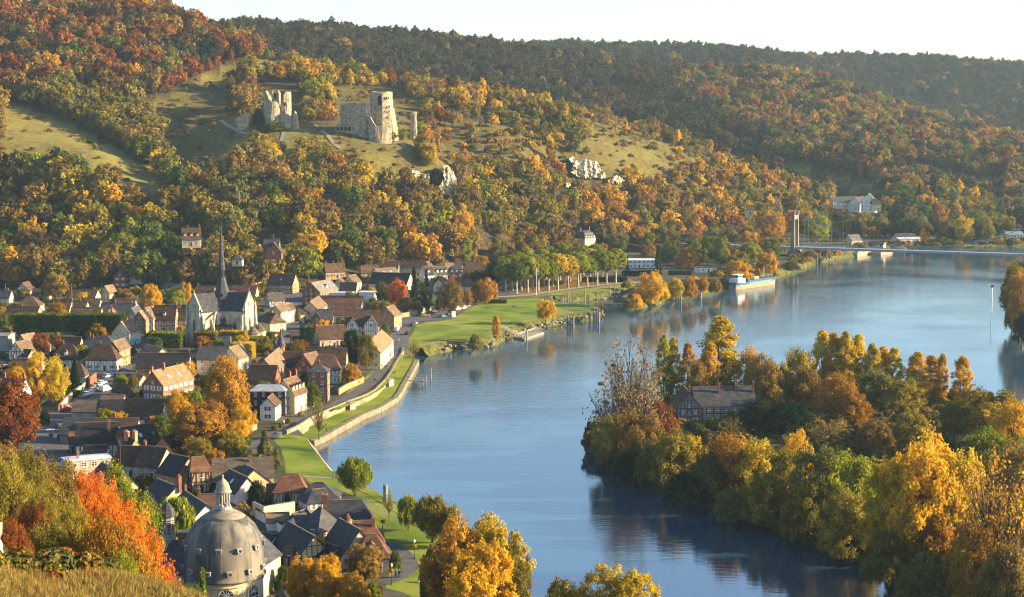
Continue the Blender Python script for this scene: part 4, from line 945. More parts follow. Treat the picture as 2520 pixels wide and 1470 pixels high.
ribbon('footpath_below_castle', hit_line(7, [(625,535),(610,580),(600,640),(640,720),(690,770),(740,800),(690,820),(630,830)]), 2.4, .25, PATHM, drape=True)
def px_poly(pts, z=4.0): return [tuple(P(x, y, z))[:2] for x, y in pts]
LAWN_N = [c(4, *q) for q in [(1492,1345),(1560,1250),(1615,1185),(1645,1100),(1760,1072),(1900,1060),(1995,1040),(2130,960),(2250,895),(2360,850),(2470,835)]] + [c(10, *q) for q in [(185,735),(400,705),(560,692),(700,700),(830,738)]]
def inset(pts, dist=1.2):
    out = []
    for i, p in enumerate(pts):
        d = Vector(pts[min(i+1, len(pts)-1)]) - Vector(pts[max(i-1, 0)]); n = Vector((-d.y, d.x, 0)).normalized(); out.append(Vector(p) + n * dist)
    return out
sheet('lawn', px_poly(LAWN_N) + [(p.x, p.y) for p in lawn_shore[::-1]], 4.008, GRASS)
sheet('basin_bank_lawn', px_poly([c(10, *q) for q in [(560,690),(740,660),(1100,603),(1400,572),(1640,556)]]) + [(p.x, p.y) for p in basin_shore[4::-1]], 4.008, GRASS)
sheet('leafy_ground', px_poly([c(10, *q) for q in [(560,662),(255,640),(330,590),(480,545),(750,500),(1100,475),(1300,478),(1560,500),(1640,532),(1400,548),(1100,578),(800,628)]]), 4.008, LEAFY)
south_left = [c(6, *q) for q in [(2300,1560),(2000,1420),(1830,1380),(1860,1300),(1900,1100),(1850,920),(1730,740),(1705,620),(1560,490),(1400,420),(1330,390),(1080,335),(1030,275),(850,245)]] + [c(5, *q) for q in [(840,1380),(800,1260),(740,1190),(760,1135),(860,1120)]]
sheet('south_lawn', px_poly(south_left) + [(p.x, p.y) for p in near_shore[:0:-1]], 4.008, GRASS)
ribbon('garden_path', lc(6, [(1850,925),(1960,992),(2055,1090),(2085,1180),(2000,1250),(1900,1300),(1800,1330)]), 3.6, 4.016, ASPH)
ribbon('lawn_walk', lc(6, [(1020,277),(1160,286),(1310,296)]), 1.6, 4.016, PATHM)
ribbon('verge', lc(5, [(1985,345),(1930,470),(1865,570),(1765,672),(1650,742),(1490,815),(1330,885)]), 3.0, 4.010, GRASS)
ribbon('verge_by_houses', lc(5, [(1750,480),(1640,590),(1560,660),(1470,720)]), 2.0, 4.010, GRASS)
for q in [[(1800,640),(2150,620),(2200,700),(1850,760)], [(1950,560),(2150,540),(2180,600),(1980,650)]]: pass
# painted road marks
PAINT = mat('road_paint', (.62, .60, .56), 4, .8)
mk = MB()
for i in range(4):
    a = C(2, 470 + i * 22, 727 - i * 1, 4); mk.box(a.x - .22, a.x + .22, a.y - 1.3, a.y + 1.3, 4.022, 4.026)
tag(mk.build('crosswalk_marking', PAINT), kind='structure')
b = MB(); b.bar(C(2, 420, 900, 4.024), C(2, 492, 1020, 4.024), .14, .004); b.bar(C(2, 368, 905, 4.024), C(2, 418, 900, 4.024), .14, .004); b.bar(C(2, 400, 1022, 4.024), C(2, 490, 1022, 4.024), .14, .004)
tag(b.build('parking_marking', PAINT), kind='structure')

def wall_along(name, pts, z0, z1, w, m, label, cat='wall', cap=None, group=None):
    """free-standing wall following points; optional coping as a part"""
    pp = [Vector(p) for p in pts]; n = len(pp); b = MB(); q = MB()
    def off(i, s, ww):
        d = pp[min(i+1, n-1)] - pp[max(i-1, 0)]; nn = Vector((-d.y, d.x, 0)).normalized(); return pp[i] + nn * ww / 2 * s
    vs = []
    for i in range(n):
        for s, z in ((1, z0), (1, z1), (-1, z1), (-1, z0)): p = off(i, s, w); vs.append((p.x, p.y, z))
    b.add(vs, [(i*4+k, i*4+(k+1) % 4, i*4+4+(k+1) % 4, i*4+4+k) for i in range(n-1) for k in range(4)] + [(0, 3, 2, 1), (n*4-4, n*4-3, n*4-2, n*4-1)])
    o = b.build(name, m); tag(o, label, cat, group)
    if cap:
        vs = []
        for i in range(n):
            for s, z in ((1, z1 + .003), (1, z1 + .16), (-1, z1 + .16), (-1, z1 + .003)): p = off(i, s, w + .22); vs.append((p.x, p.y, z))
        q.add(vs, [(i*4+k, i*4+(k+1) % 4, i*4+4+(k+1) % 4, i*4+4+k) for i in range(n-1) for k in range(4)] + [(0, 3, 2, 1), (n*4-4, n*4-3, n*4-2, n*4-1)])
        q.build('coping', cap, o)
    return o
PWALL = mat('promenade_stone', [(.3, (.13, .10, .066)), (.5, (.25, .20, .135)), (.72, (.38, .315, .22))], .5, .95, .08, 2.5, 7)
wall_along('promenade_wall', wall_line, .8, 4.3, .5, PWALL, 'long pale stone retaining wall between promenade and lower riverside lawn', cap=QUAY)
quay_c = [q + Vector((0, 0, 0)) for q in quay_line]
wall_along('quay_wall', quay_c, -1.5, 1.85, 1.7, QUAY, 'stone quay edge along the lower lawn beside the water', cap=None)
for (x, y, l) in ((1868, 612, 'dark stone buttress block on the promenade wall near the jetty'), (1486, 842, 'dark stone buttress block on the promenade wall near the white house')):
    p = C(5, x, y + 40, 1.6); b = MB().box(-1.5, 1.5, -1.2, 1.2, 0, 2.5).box(-1.65, 1.65, -1.35, 1.35, 2.5, 2.65)
    tag(b.build('buttress', WALL['grey'], loc=(p.x, p.y, 1.6), rz=1.0), l, 'buttress')
wall_along('garden_wall', lc(5, [(1625,480),(1690,440),(1720,410)]), 3.5, 6.2, .5, PWALL, 'sunlit stone garden wall beside the orange garden tree', cap=QUAY)
wall_along('garden_wall', lc(5, [(1370,740),(1450,690),(1530,655),(1618,615)]), 3.5, 6.0, .5, WALL['orange'], 'brick garden wall along the promenade by the tower house', cap=QUAY)
wall_along('garden_wall', lc(5, [(1040,890),(1140,850)]), 3.5, 5.8, .5, PWALL, 'pale garden wall behind the small riverside tree', cap=QUAY)
wall_along('garden_wall', lc(5, [(440,1150),(500,1105),(565,1075)]), 3.5, 5.6, .5, PWALL, 'low cream wall below the amber trees', cap=QUAY)
wall_along('parapet', lc(5, [(855,1128),(960,1080),(1068,1010)]), 1.5, 5.1, .6, PWALL, 'sunlit end of the promenade parapet above the south lawn', cap=QUAY)
wall_along('yard_wall', [C(6, x, y, 4) for x, y in [(535,665),(640,712),(940,660)]], 3.5, 7.2, .4, WALL['yellow'], 'timbered cream yard wall behind the dome', cap=ROOF['zinc'])
wall_along('yard_wall', [C(6, x, y, 4) for x, y in [(560,690),(700,770),(820,850)]], 3.5, 6.2, .4, WALL['white'], 'white yard wall running down towards the skylight roof', cap=ROOF['tile_dark'])
wall_along('terrace_wall', [Vector(p) for p in hits([c(4, x, y) for x, y in [(195,560),(300,556),(420,552),(525,548)]], 900)], 4, 11.5, .6, PWALL, 'cream terrace wall below the brick hillside villa', cap=QUAY)
wall_along('park_wall', lc(4, [(1468,1035),(1600,1010),(1700,985),(1790,960)]), 3.5, 6.0, .5, PWALL, 'pale curved wall at the corner of the parking road', cap=QUAY)
wall_along('park_wall', lc(10, [(270,640),(330,606),(420,580),(540,555)]), 3.5, 6.2, .5, PWALL, 'stone wall behind the first plane trunks', cap=QUAY)
wall_along('brick_wall', lc(2, [(880,320),(945,270)]), 3.5, 7.5, .5, WALL['brick'], 'tall brick wall at the head of the parked cars', cap=QUAY)
wall_along('street_wall', lc(2, [(580,560),(640,480),(720,410),(800,350),(870,290)]), 3.5, 6.0, .5, WALL['stone'], 'long stone wall along the left side of the parking street', cap=QUAY)
b = MB(); a0, a1 = [C(5, x, y, 4) for x, y in [(1045,1150),(1110,1250),(1180,1340),(1290,1480)]], [C(5, x, y, 0) for x, y in [(1090,1190),(1160,1270),(1230,1365),(1330,1490)]]
b.add([(p.x, p.y, 4.05) for p in a0] + [(p.x, p.y, -.4) for p in a1], [(i, 4 + i, 5 + i, i + 1) for i in range(3)])
tag(b.build('slipway', mat('slipway_concrete', [(.3, (.16, .13, .09)), (.7, (.30, .25, .18))], .6, .95, .05)), kind='structure')

# natural banks: sloping strips with tufts and stones
BANK = mat('bank_earth', [(.3, (.030, .027, .014)), (.45, (.065, .062, .020)), (.58, (.095, .105, .022)), (.72, (.14, .115, .055))], .5, 1, .3, 2, 8)
ROCK = mat('bank_rock', [(.3, (.14, .115, .085)), (.7, (.34, .29, .22))], .8, .95, .1, 2, rnd=.3)
def bank(pts, out, ztop=4.05, seed=1):
    r = random.Random(seed); pp = []
    for i in range(len(pts) - 1):
        n = max(1, int((pts[i+1] - pts[i]).length / 3))
        pp += [pts[i].lerp(pts[i+1], j / n) for j in range(n)]
    pp.append(pts[-1]); b = MB(); vs = []
    for i, p in enumerate(pp):
        d = pp[min(i+1, len(pp)-1)] - pp[max(i-1, 0)]; n = Vector((d.y, -d.x, 0)).normalized()
        for t, z in ((-.9, ztop), (.35, ztop - .5), (.75, 1.4), (1.15, -.5)):
            q = p + n * (out * t + r.uniform(-.5, .5)); vs.append((q.x, q.y, z + r.uniform(-.25, .2) if t > 0 else z))
    b.add(vs, [(i*4+k, i*4+k+1, i*4+5+k, i*4+4+k) for i in range(len(pp)-1) for k in range(3)])
    tag(b.build('river_bank', BANK, smooth=True), kind='structure')
bank(lawn_shore, 4.5, seed=2); bank(basin_shore, 4.5, seed=3); bank(near_shore[:-3], 3.5, seed=4)
def rocks(name, centres, label, smin=.4, smax=1.1, seed=1):
    r = random.Random(seed); b = MB()
    for p in centres:
        s = r.uniform(smin, smax); n = 6; prof = []
        vs = []; a0 = r.random() * 6
        for z, w in ((-.4, .9), (.25, 1.0), (.62, .55)):
            for k in range(n): a = a0 + 2*math.pi*k/n; q = w * s * r.uniform(.75, 1.2); vs.append((p[0] + q*math.cos(a), p[1] + q*math.sin(a), p[2] + z*s))
        b.add(vs, [(i*n+k, i*n+(k+1) % n, (i+1)*n+(k+1) % n, (i+1)*n+k) for i in range(2) for k in range(n)] + [tuple(range(2*n, 3*n))])
    return tag(b.build(name, ROCK), label, 'rocks', kind='stuff')
r_ = random.Random(5); cs = []
for seg, cnt in (((1, 4), 110), ((4, 7), 150), ((7, 11), 190)):
    for _ in range(cnt):
        i = r_.uniform(*seg); a = int(i); p = lawn_shore[a].lerp(lawn_shore[a+1], i - a); cs.append((p.x + r_.uniform(-2, 4), p.y - r_.uniform(-1, 5), r_.uniform(.3, 2.4)))
rocks('bank_rocks', cs, 'rough stones scattered along the lawn bank')

# ------------------------------------------------------------------ church
CH = mat('church_stone', [(.25, (.24, .205, .15)), (.5, (.40, .345, .255)), (.75, (.55, .475, .35))], .35, .95, .05, 2, 7)
SPIRE = ROOF['slate']
def lancet(parent, T, w, h, m=None):
    """pointed window: stone frame with dark glass"""
    def arch(s, hh):
        pts = [(-w/2*s, 0 if s < 1 else -.15), (w/2*s, 0 if s < 1 else -.15)]; zb = hh - w * .9
        for i in range(6):
            t = i / 5; pts.append((w/2*s * (1 - t**1.6), zb + (hh - zb + (s-1)*.4) * t))
        for i in range(1, 6):
            t = 1 - i / 5; pts.append((-w/2*s * (1 - t**1.6), zb + (hh - zb + (s-1)*.4) * t))
        return pts
    o_, i_ = arch(1.3, h), arch(.94, h)
    b = MB(); n = len(o_); b.add([T @ Vector((x, -.12, z)) for x, z in o_] + [T @ Vector((x, -.12, z)) for x, z in i_] + [T @ Vector((x, .05, z)) for x, z in o_], [(i, (i+1) % n, n + (i+1) % n, n + i) for i in range(n)] + [(i, 2*n + i, 2*n + (i+1) % n, (i+1) % n) for i in range(n)])
    f = b.build('window', CH, parent)
    MB().add([T @ Vector((x, -.04, z)) for x, z in i_], [tuple(range(n))]).build('pane', GLASS, f)
    MB().bar(T @ Vector((0, -.08, 0)), T @ Vector((0, -.08, h * .82)), .14, .1).build('mullion', CH, f)
def church():
    zr = 25.0; X = P(*c(1, 2185, 772), zr); A = P(*c(1, 1908, 797), zr); B = P(*c(1, 2452, 782), zr)
    o = empty('church', (X.x, X.y, 4)); tag(o, 'grey stone church with slate roofs and needle spire', 'church')
    inv = Matrix.Translation((-X.x, -X.y, -4))
    for nm, E, w in (('left', A, 10.0), ('right', B, 10.5)):
        v = E - X; v.z = 0; L = v.length; a = math.atan2(v.y, v.x); T = Matrix.Rotation(a, 4, 'Z')
        he, h = 14.2, 21.0
        pr = [(-w/2, -1), (w/2, -1), (w/2, he), (0, h - .3), (-w/2, he)]
        b = MB(); b.add([T @ Vector((-7, y, z)) for y, z in pr] + [T @ Vector((L, y, z)) for y, z in pr], [(4, 3, 2, 1, 0), (5, 6, 7, 8, 9)] + [(i, (i+1) % 5, 5 + (i+1) % 5, 5 + i) for i in range(5)])
        b.build('arm', CH, o)
        rr = MB(); hy = w/2 + .4; ze = he - .4 * (h - he) / (w / 2); ov = [(-hy, ze), (0, h), (hy, ze), (hy, ze - .25), (0, h - .3), (-hy, ze - .25)]
        rr.add([T @ Vector((-7, y, z)) for y, z in ov] + [T @ Vector((L - .35, y, z)) for y, z in ov], [(i, 6 + i, 6 + (i+1) % 6, (i+1) % 6) for i in range(6)] + [(0, 1, 4, 5), (1, 2, 3, 4), (6, 11, 10, 7), (7, 10, 9, 8)])
        rr.build('roof', ROOF['slate'], o)
        # gable coping
        cp = MB()
        for s in (-1, 1): cp.bar(T @ Vector((L - .1, s * (w/2 + .35), he - .2)), T @ Vector((L - .1, 0, h + .45)), .6, .35)
        cp.build('gable_coping', CH, o)
        MB().bar(T @ Vector((L - .1, 0, h + .3)), T @ Vector((L - .1, 0, h + 1.7)), .3).build('gable_cross', CH, o)
        G = Matrix.Translation(T @ Vector((L, 0, 0))) @ Matrix.Rotation(a + math.pi/2, 4, 'Z')
        lancet(o, G @ Matrix.Translation((0, 0, 5.2)), 1.7, 5.2)
        for s in (-1, 1): lancet(o, G @ Matrix.Translation((s * .75, 0, 15.4)), .55, 1.7)
        b = MB(); b.lathe([(.75, 0), (.75, .12), (.5, .12)], 14); rm = b.mesh('rose', CH); ro = link('rose_window', rm, o); ro.matrix_local = G @ Matrix.Translation((0, 0, 18.2)) @ Matrix.Rotation(math.pi/2, 4, 'X')
        # buttresses at the corners and along the camera side
        for (u, s) in ((L - .6, 1), (L - .6, -1), (L * .45, 1), (L * .45, -1)):
            bb = MB(); y0, y1 = s * (w/2 - .1), s * (w/2 + 1.5); q = [(y0, -1), (y1, -1), (y1, 7), (s * (w/2 + .9), 8), (s * (w/2 + .9), 11.4), (y0, 13)]
            bb.add([T @ Vector((u - .55, y, z)) for y, z in q] + [T @ Vector((u + .55, y, z)) for y, z in q], [tuple(range(6)), tuple(range(11, 5, -1))] + [(i, 6 + i, 6 + (i+1) % 6, (i+1) % 6) for i in range(6)])
            bb.build('buttress', CH, o)
        for s in (-1, 1):
            bb = MB(); q = [(L, -1), (L + 1.5, -1), (L + 1.5, 7), (L + .9, 8.2), (L + .9, 11.4), (L, 13)]; yy = s * (w/2 - .6)
            bb.add([T @ Vector((x, yy - .55, z)) for x, z in q] + [T @ Vector((x, yy + .55, z)) for x, z in q], [tuple(range(6)), tuple(range(11, 5, -1))] + [(i, 6 + i, 6 + (i+1) % 6, (i+1) % 6) for i in range(6)])
            bb.build('buttress', CH, o)
            bt = MB(); bt.lathe([(.42, 11.4), (.42, 14.6), (.02, 17.4)], 4, *(T @ Vector((L + .5, yy, 0)))[:2]); bt.build('pinnacle', CH, o)
        for u in (L * .3, L * .68):
            for s in (-1, 1):
                S = Matrix.Translation(T @ Vector((u, s * w / 2, 0))) @ Matrix.Rotation(a + (math.pi if s > 0 else 0), 4, 'Z')
                lancet(o, S @ Matrix.Translation((0, 0, 6.2)), 1.35, 4.6)
    # low chapel roofs and flying buttress in the corner towards the viewer
    for (x0, x1, y0, y1, h0, h1) in ((-3.5, 6.5, -19, -8.5, 4.5, 8.0),):
        b = MB(); b.box(x0, x1, y0, y1, -1, h0); b.build('chapel', CH, o)
        b = MB(); b.add([(x0-.4, y0-.4, h0), (x1+.4, y0-.4, h0), (x1+.4, y1, h0), (x0-.4, y1, h0), (x0+1, y1, h1), (x1-1, y1, h1)], [(0,1,5,4),(1,2,5),(3,0,4),(0,3,2,1),(3,4,5,2)]); b.build('chapel_roof', ROOF['slate_black'], o)
    b = MB(); prev = None
    for i in range(9):
        t = i / 8; q = Vector((-1.2 + 0 * t, -8.0 - 8.5 * t, 13.2 - 8.2 * t ** 2.2))
        if prev is not None: b.bar(prev, q, .5, .9)
        prev = q
    b.build('flying_buttress', CH, o)
    b = MB().box(-1.9, -.5, -17.4, -16, -1, 7.2); b.add([(-1.9,-17.4,7.2),(-.5,-17.4,7.2),(-.5,-16,7.2),(-1.9,-16,7.2),(-1.2,-16.7,9.6)], [(0,1,4),(1,2,4),(2,3,4),(3,0,4)]); b.build('buttress_pier', CH, o)
    # low apse chapels at the foot of the lit gable
    v = B - X; a = math.atan2(v.y, v.x); L = Vector((v.x, v.y)).length; T = Matrix.Rotation(a, 4, 'Z')
    for (u, s, hh) in ((L + 3.2, 2.6, 4.6), (L + 3.2, -3.0, 4.0)):
        q = T @ Vector((u, s, 0)); MB().lathe([(2.9, -1), (2.9, hh)], 8, q.x, q.y).build('apse', CH, o); MB().lathe([(3.2, hh), (.05, hh + 3.4)], 8, q.x, q.y).build('apse_roof', ROOF['tile_grey'], o)
    # spire: flared base, belfry stage, needle
    s = empty('spire', (0, 0, 0)); s.parent = o; s.scale = (.86, .86, 1)
    MB().lathe([(5.0, 17.8), (3.9, 20.5), (2.7, 23.6), (1.85, 27.0), (1.65, 27.4)], 8).build('spire_skirt', SPIRE, s)
    b = MB()
    for k in range(8): t = 2*math.pi*(k+.5)/8; b.bar((1.5*math.cos(t), 1.5*math.sin(t), 27.2), (1.35*math.cos(t), 1.35*math.sin(t), 30.4), .34)
    b.lathe([(1.0, 27.3), (.9, 30.3)], 8); b.build('belfry', SPIRE, s)
    MB().lathe([(1.85, 30.3), (1.7, 30.7), (1.2, 36.5), (.62, 43.5), (.22, 48.6), (.1, 49.2)], 8).build('needle', SPIRE, s)
    b = MB(); b.bar((0,0,48.8), (0,0,52.4), .12); b.bar((-.55,0,51.4), (.55,0,51.4), .1); b.lathe([(.05,49.1),(.3,49.4),(.05,49.7)], 8); b.build('spire_cross', mat('dark_iron', (.03,.03,.03), 2, .5, metal=.6), s)
    for k in (5, 6, 7):
        t = 2*math.pi*k/8 + .2; q = Vector((4.1*math.cos(t), 4.1*math.sin(t), 19.6)); MB().box(q.x-.35, q.x+.35, q.y-.35, q.y+.35, 19.2, 20.6).build('spire_lucarne', SPIRE, s)
church()

# ------------------------------------------------------------------ domed chapel in the foreground
LEAD = mat('dome_lead', [(.28, (.034, .036, .042)), (.42, (.080, .078, .078)), (.56, (.150, .135, .115)), (.74, (.24, .205, .155))], .34, .6, .03, 5, 8, stretch=(1, 1, .22), dist=1.2)
LEAD2 = mat('lead_pale', [(.3, (.20, .19, .18)), (.7, (.38, .36, .33))], 1.5, .5)
DST = mat('drum_stone', [(.3, (.44, .35, .21)), (.7, (.66, .55, .36))], .5, .9, .03, 3)
def dome():
    Y = 330.0; base = D(552, 1408, Y); s = FPX / (Y * CT - (base.z - CAMZ) * ST); R = 98 / s; H = 154 / s / .965
    zb = base.z - 4
    o = empty('domed_chapel', (base.x, base.y, 4)); tag(o, 'foreground chapel with large bulbous grey lead dome and lantern', 'chapel')
    prof = [(1.035, -.035), (1.05, -.01), (1.02, .012), (1.0, .05), (1.0, .2), (.99, .36), (.955, .5), (.89, .62), (.79, .73), (.66, .82), (.55, .875)]
    b = MB().lathe([(r * R, zb + z * H) for r, z in prof], 48); d = b.build('dome', LEAD, o, smooth=True)
    cap = [(.555, .873), (.46, .915), (.34, .955), (.23, .985), (.22, 1.0)]
    MB().lathe([(r * R, zb + z * H + .02) for r, z in cap], 48).build('dome_cap', mat('cap_lead', [(.3, (.13,.12,.10)), (.7, (.24,.21,.17))], 1, .6), o, smooth=True)
    rb = MB()
    for k in range(16):
        t = 2*math.pi*k/16 + .1; rb.tube([(r * R * math.cos(t), r * R * math.sin(t), zb + z * H + .01) for r, z in prof[2:]], .022, 4)
    rb.build('dome_seam', LEAD, d)
    # lantern
    zl = zb + H; l = empty('lantern', (0, 0, 0)); l.parent = o
    MB().lathe([(1.75, zl - .15), (1.75, zl + .25), (1.45, zl + .3), (1.45, zl + .5)], 16).build('lantern_base', LEAD2, l)
    for k in range(8):
        t = 2*math.pi*k/8; q = (1.2*math.cos(t), 1.2*math.sin(t)); MB().lathe([(.3, zl + .5), (.3, zl + .75), (.17, zl + .8), (.17, zl + 3.0), (.28, zl + 3.1)], 8, *q).build('lantern_column', LEAD2, l)
    MB().lathe([(1.55, zl + 3.1), (1.75, zl + 3.25), (1.75, zl + 3.4), (1.5, zl + 3.55), (1.35, zl + 4.2), (1.1, zl + 4.9), (.7, zl + 5.5), (.25, zl + 5.9), (.12, zl + 6.3)], 20).build('cupola', mat('cupola_lead', [(.3, (.16,.14,.11)), (.7, (.34,.30,.23))], 1.5, .6, .03), l, smooth=True)
    MB().lathe([(.05, zl + 6.2), (.3, zl + 6.4), (.05, zl + 6.65)], 10).build('finial_ball', LEAD2, l)
    MB().lathe([(.09, zl + 6.5), (.05, zl + 11.5)], 6).build('finial_rod', mat('rusty_iron', (.16, .07, .03), 3, .9), l)
    # oculus lucarnes in two rows
    for z, offs in ((.46, .0), (.12, .26)):
        for k in range(12):
            t = 2*math.pi*k/12 + offs + math.radians(-88)
            r = np.interp(z, [p[1] for p in prof], [p[0] for p in prof]) * R
            n = Vector((math.cos(t), math.sin(t), .0)); q = n * (r + .12) + Vector((0, 0, zb + z * H)); M4 = Matrix.Translation(q) @ n.to_track_quat('Z', 'Y').to_matrix().to_4x4()
            oc = link('oculus', OCM, o); oc.matrix_local = M4; link('oculus_glass', OCG, oc)
    # drum with arched windows and cornice
    MB().lathe([(.94 * R, -4), (.94 * R, zb - .5), (1.0 * R, zb - .45), (1.02 * R, zb - .1), (.9 * R, zb - .05)], 48).build('drum', DST, o)
    MB().lathe([(.975 * R, zb - 1.35), (.99 * R, zb - 1.3), (.99 * R, zb - 1.1), (.975 * R, zb - 1.05)], 48).build('drum_cornice', DST, o)
    for k in range(8):
        t = 2*math.pi*k/8 + math.radians(-78); n = Vector((math.cos(t), math.sin(t), 0)); q = n * (.945 * R); M4 = Matrix.Translation((q.x, q.y, zb - 5.6)) @ Matrix.Rotation(t + math.pi/2, 4, 'Z')
        w = 2.6; hh = 4.0; pts = [(-w/2, 0), (w/2, 0)] + [(w/2*math.cos(a), hh - w/2 + w/2*math.sin(a)) for a in np.linspace(0, math.pi, 12)]
        outr = [(x * 1.22, z + (.12 if z > 1 else -.1) * 1) for x, z in pts]; m = len(pts)
        f = MB().add([M4 @ Vector((x, -.12, z)) for x, z in outr] + [M4 @ Vector((x, -.12, z)) for x, z in pts] + [M4 @ Vector((x, .2, z)) for x, z in outr], [(i, (i+1) % m, m + (i+1) % m, m + i) for i in range(m)] + [(i, 2*m+i, 2*m+(i+1) % m, (i+1) % m) for i in range(m)]).build('window', DST, o)
        MB().add([M4 @ Vector((x, -.06, z)) for x, z in pts], [tuple(range(m))]).build('pane', GLASS, f)
        mu = MB()
        for x in (-.45, .45): mu.bar(M4 @ Vector((x, -.1, 0)), M4 @ Vector((x, -.1, hh - .5)), .08)
        for z in (.9, 1.8, 2.7): mu.bar(M4 @ Vector((-w/2, -.1, z)), M4 @ Vector((w/2, -.1, z)), .08)
        for a in (-60, -30, 0, 30, 60): mu.bar(M4 @ Vector((0, -.1, hh - w/2)), M4 @ Vector((w/2*math.sin(math.radians(a)), -.1, hh - w/2 + w/2*math.cos(math.radians(a)))), .06)
        mu.build('glazing_bars', WHITE, f)
    # chapel wings with slate roofs, bell turret, chimneys, corner cap
    def wing(ang, L, w, he, h, off=0):
        T = Matrix.Rotation(math.radians(ang), 4, 'Z'); hy = w/2
        b = MB(); pr = [(-hy, -1), (hy, -1), (hy, he), (0, h - .2), (-hy, he)]
        b.add([T @ Vector((R * .8, y + off, z)) for y, z in pr] + [T @ Vector((R * .8 + L, y + off, z)) for y, z in pr], [(4,3,2,1,0),(5,6,7,8,9)] + [(i, (i+1) % 5, 5+(i+1) % 5, 5+i) for i in range(5)]); b.build('wing', DST, o)
        r = MB(); ov = [(-hy-.4, he-.3), (0, h), (hy+.4, he-.3), (hy+.4, he-.5), (0, h-.22), (-hy-.4, he-.5)]
        r.add([T @ Vector((R * .8, y + off, z)) for y, z in ov] + [T @ Vector((R * .8 + L + .3, y + off, z)) for y, z in ov], [(i, 6+i, 6+(i+1) % 6, (i+1) % 6) for i in range(6)] + [(0,1,4,5),(1,2,3,4),(6,11,10,7),(7,10,9,8)]); r.build('wing_roof', ROOF['slate'], o)
    wing(165, 16, 10, 7.5, 12.6); wing(-78, 6, 8, zb - 8.5, zb - 4.6); wing(75, 10, 10, 7, 11.5)
    bt = empty('bell_turret', (-11.6, 3.6, 0)); bt.parent = o
    MB().lathe([(2.1, 10.4), (1.5, 13.4), (1.35, 13.6)], 4).build('turret_base', LEAD2, bt)
    MB().lathe([(1.28, 13.0), (1.28, 17.2)], 8).build('turret_shaft', LEAD2, bt)
    for k in range(8):
        t = 2*math.pi*(k+.5)/8; n = Vector((math.cos(t), math.sin(t), 0)); q = n * 1.2
        b = MB(); M4 = Matrix.Translation((q.x, q.y, 0)) @ Matrix.Rotation(t + math.pi/2, 4, 'Z')
        for i in range(7): b.bar(M4 @ Vector((-.32, -.02, 13.9 + i * .42)), M4 @ Vector((.32, -.02, 13.9 + i * .42)), .05, .24)
        b.build('louvre', TIMBER, bt)
    MB().lathe([(1.55, 17.1), (1.6, 17.3), (1.45, 18.0), (1.15, 18.9), (.6, 19.6), (.15, 19.9), (.1, 20.1)], 8).build('turret_cap', ROOF['slate'], bt)
    MB().lathe([(.12, 20.0), (.03, 21.0)], 6).build('turret_finial', LEAD2, bt)
    for (x, y, z0, z1, w) in ((-8.0, 1.5, 9, 15.0, 2.0), (-17.2, 9.0, 5, 15.5, 2.2)):
        q = MB().box(x-w/2, x+w/2, y-.6, y+.6, z0, z1-.5).box(x-w/2-.1, x+w/2+.1, y-.7, y+.7, z1-1.5, z1-1.2).build('chimney', WALL['brick'], o); MB().box(x-w/2-.2, x+w/2+.2, y-.8, y+.8, z1-.497, z1-.2).build('chimney_cap', DST, q)
    b = MB().lathe([(1.9, zb-6.5), (1.75, zb-5.2), (1.2, zb-4), (.5, zb-3.1), (.15, zb-2.6), (.05, zb-1.9)], 8, 11.3, -3.0); b.build('corner_cap', LEAD, o)
    MB().lathe([(1.75, -2), (1.75, zb-6.4)], 8, 11.3, -3.0).build('corner_turret', DST, o)
_b = MB(); _b.lathe([(.50, -.25), (.52, .35), (.36, .35), (.34, .1)], 16); _b.box(-.6, .6, .3, .55, -.3, .4); OCM = _b.mesh('oculus', LEAD2)
OCG = MB().lathe([(.35, .09), (.01, .1)], 16).mesh('oculus_glass', GLASS)
dome()

# ------------------------------------------------------------------ castle ruins on the spur
RUIN = mat('castle_stone', [(.3, (.17, .13, .085)), (.5, (.30, .245, .165)), (.72, (.45, .375, .26))], .5, .95, .25, 1.2, 8)
CHALK = mat('white_chalk', [(.3, (.11, .082, .048)), (.43, (.34, .285, .20)), (.7, (.60, .525, .40))], .16, .95, .5, .5, 8)
def jag(n, lo, hi, seed):
    r = random.Random(seed); v = lo; out = []
    for i in range(n):
        if r.random() < .45: v = min(hi, max(lo, v + r.uniform(-1, 1) * (hi - lo) * .5))
        out.append(v)
    return out
def arc_wall(b, cx, cy, r, a0, a1, z0, tops, th, batter=.0):
    """standing piece of a round tower with a broken top"""
    n = len(tops); vs = []
    for i in range(n):
        t = math.radians(a0 + (a1 - a0) * i / (n - 1)); e = Vector((math.cos(t), math.sin(t)))
        ro, ri = r, r - th
        vs += [(cx + e.x*(ro+batter), cy + e.y*(ro+batter), z0), (cx + e.x*ro, cy + e.y*ro, tops[i]), (cx + e.x*ri, cy + e.y*ri, tops[i] - .2), (cx + e.x*ri, cy + e.y*ri, z0)]
    b.add(vs, [(i*4+k, i*4+4+k, i*4+4+(k+1) % 4, i*4+(k+1) % 4) for i in range(n-1) for k in range(4)] + [(0,1,2,3), (n*4-4, n*4-1, n*4-2, n*4-3)])
def rough(o, cuts=3, amp=.5, sc=.22):
    bm = bmesh.new(); bm.from_mesh(o.data); bmesh.ops.subdivide_edges(bm, edges=[e for e in bm.edges if e.calc_length() > 1.2], cuts=cuts, use_grid_fill=True); bm.normal_update()
    for v_ in bm.verts:
        n_ = mnoise.noise_vector(v_.co * sc + Vector((o.location.x * .1, 7, 3))); v_.co += Vector((n_.x * .6, n_.y * .8, n_.z * .5)) * amp + v_.normal * amp * .5 * mnoise.noise(v_.co * .8)
    bm.to_mesh(o.data); bm.free(); return o
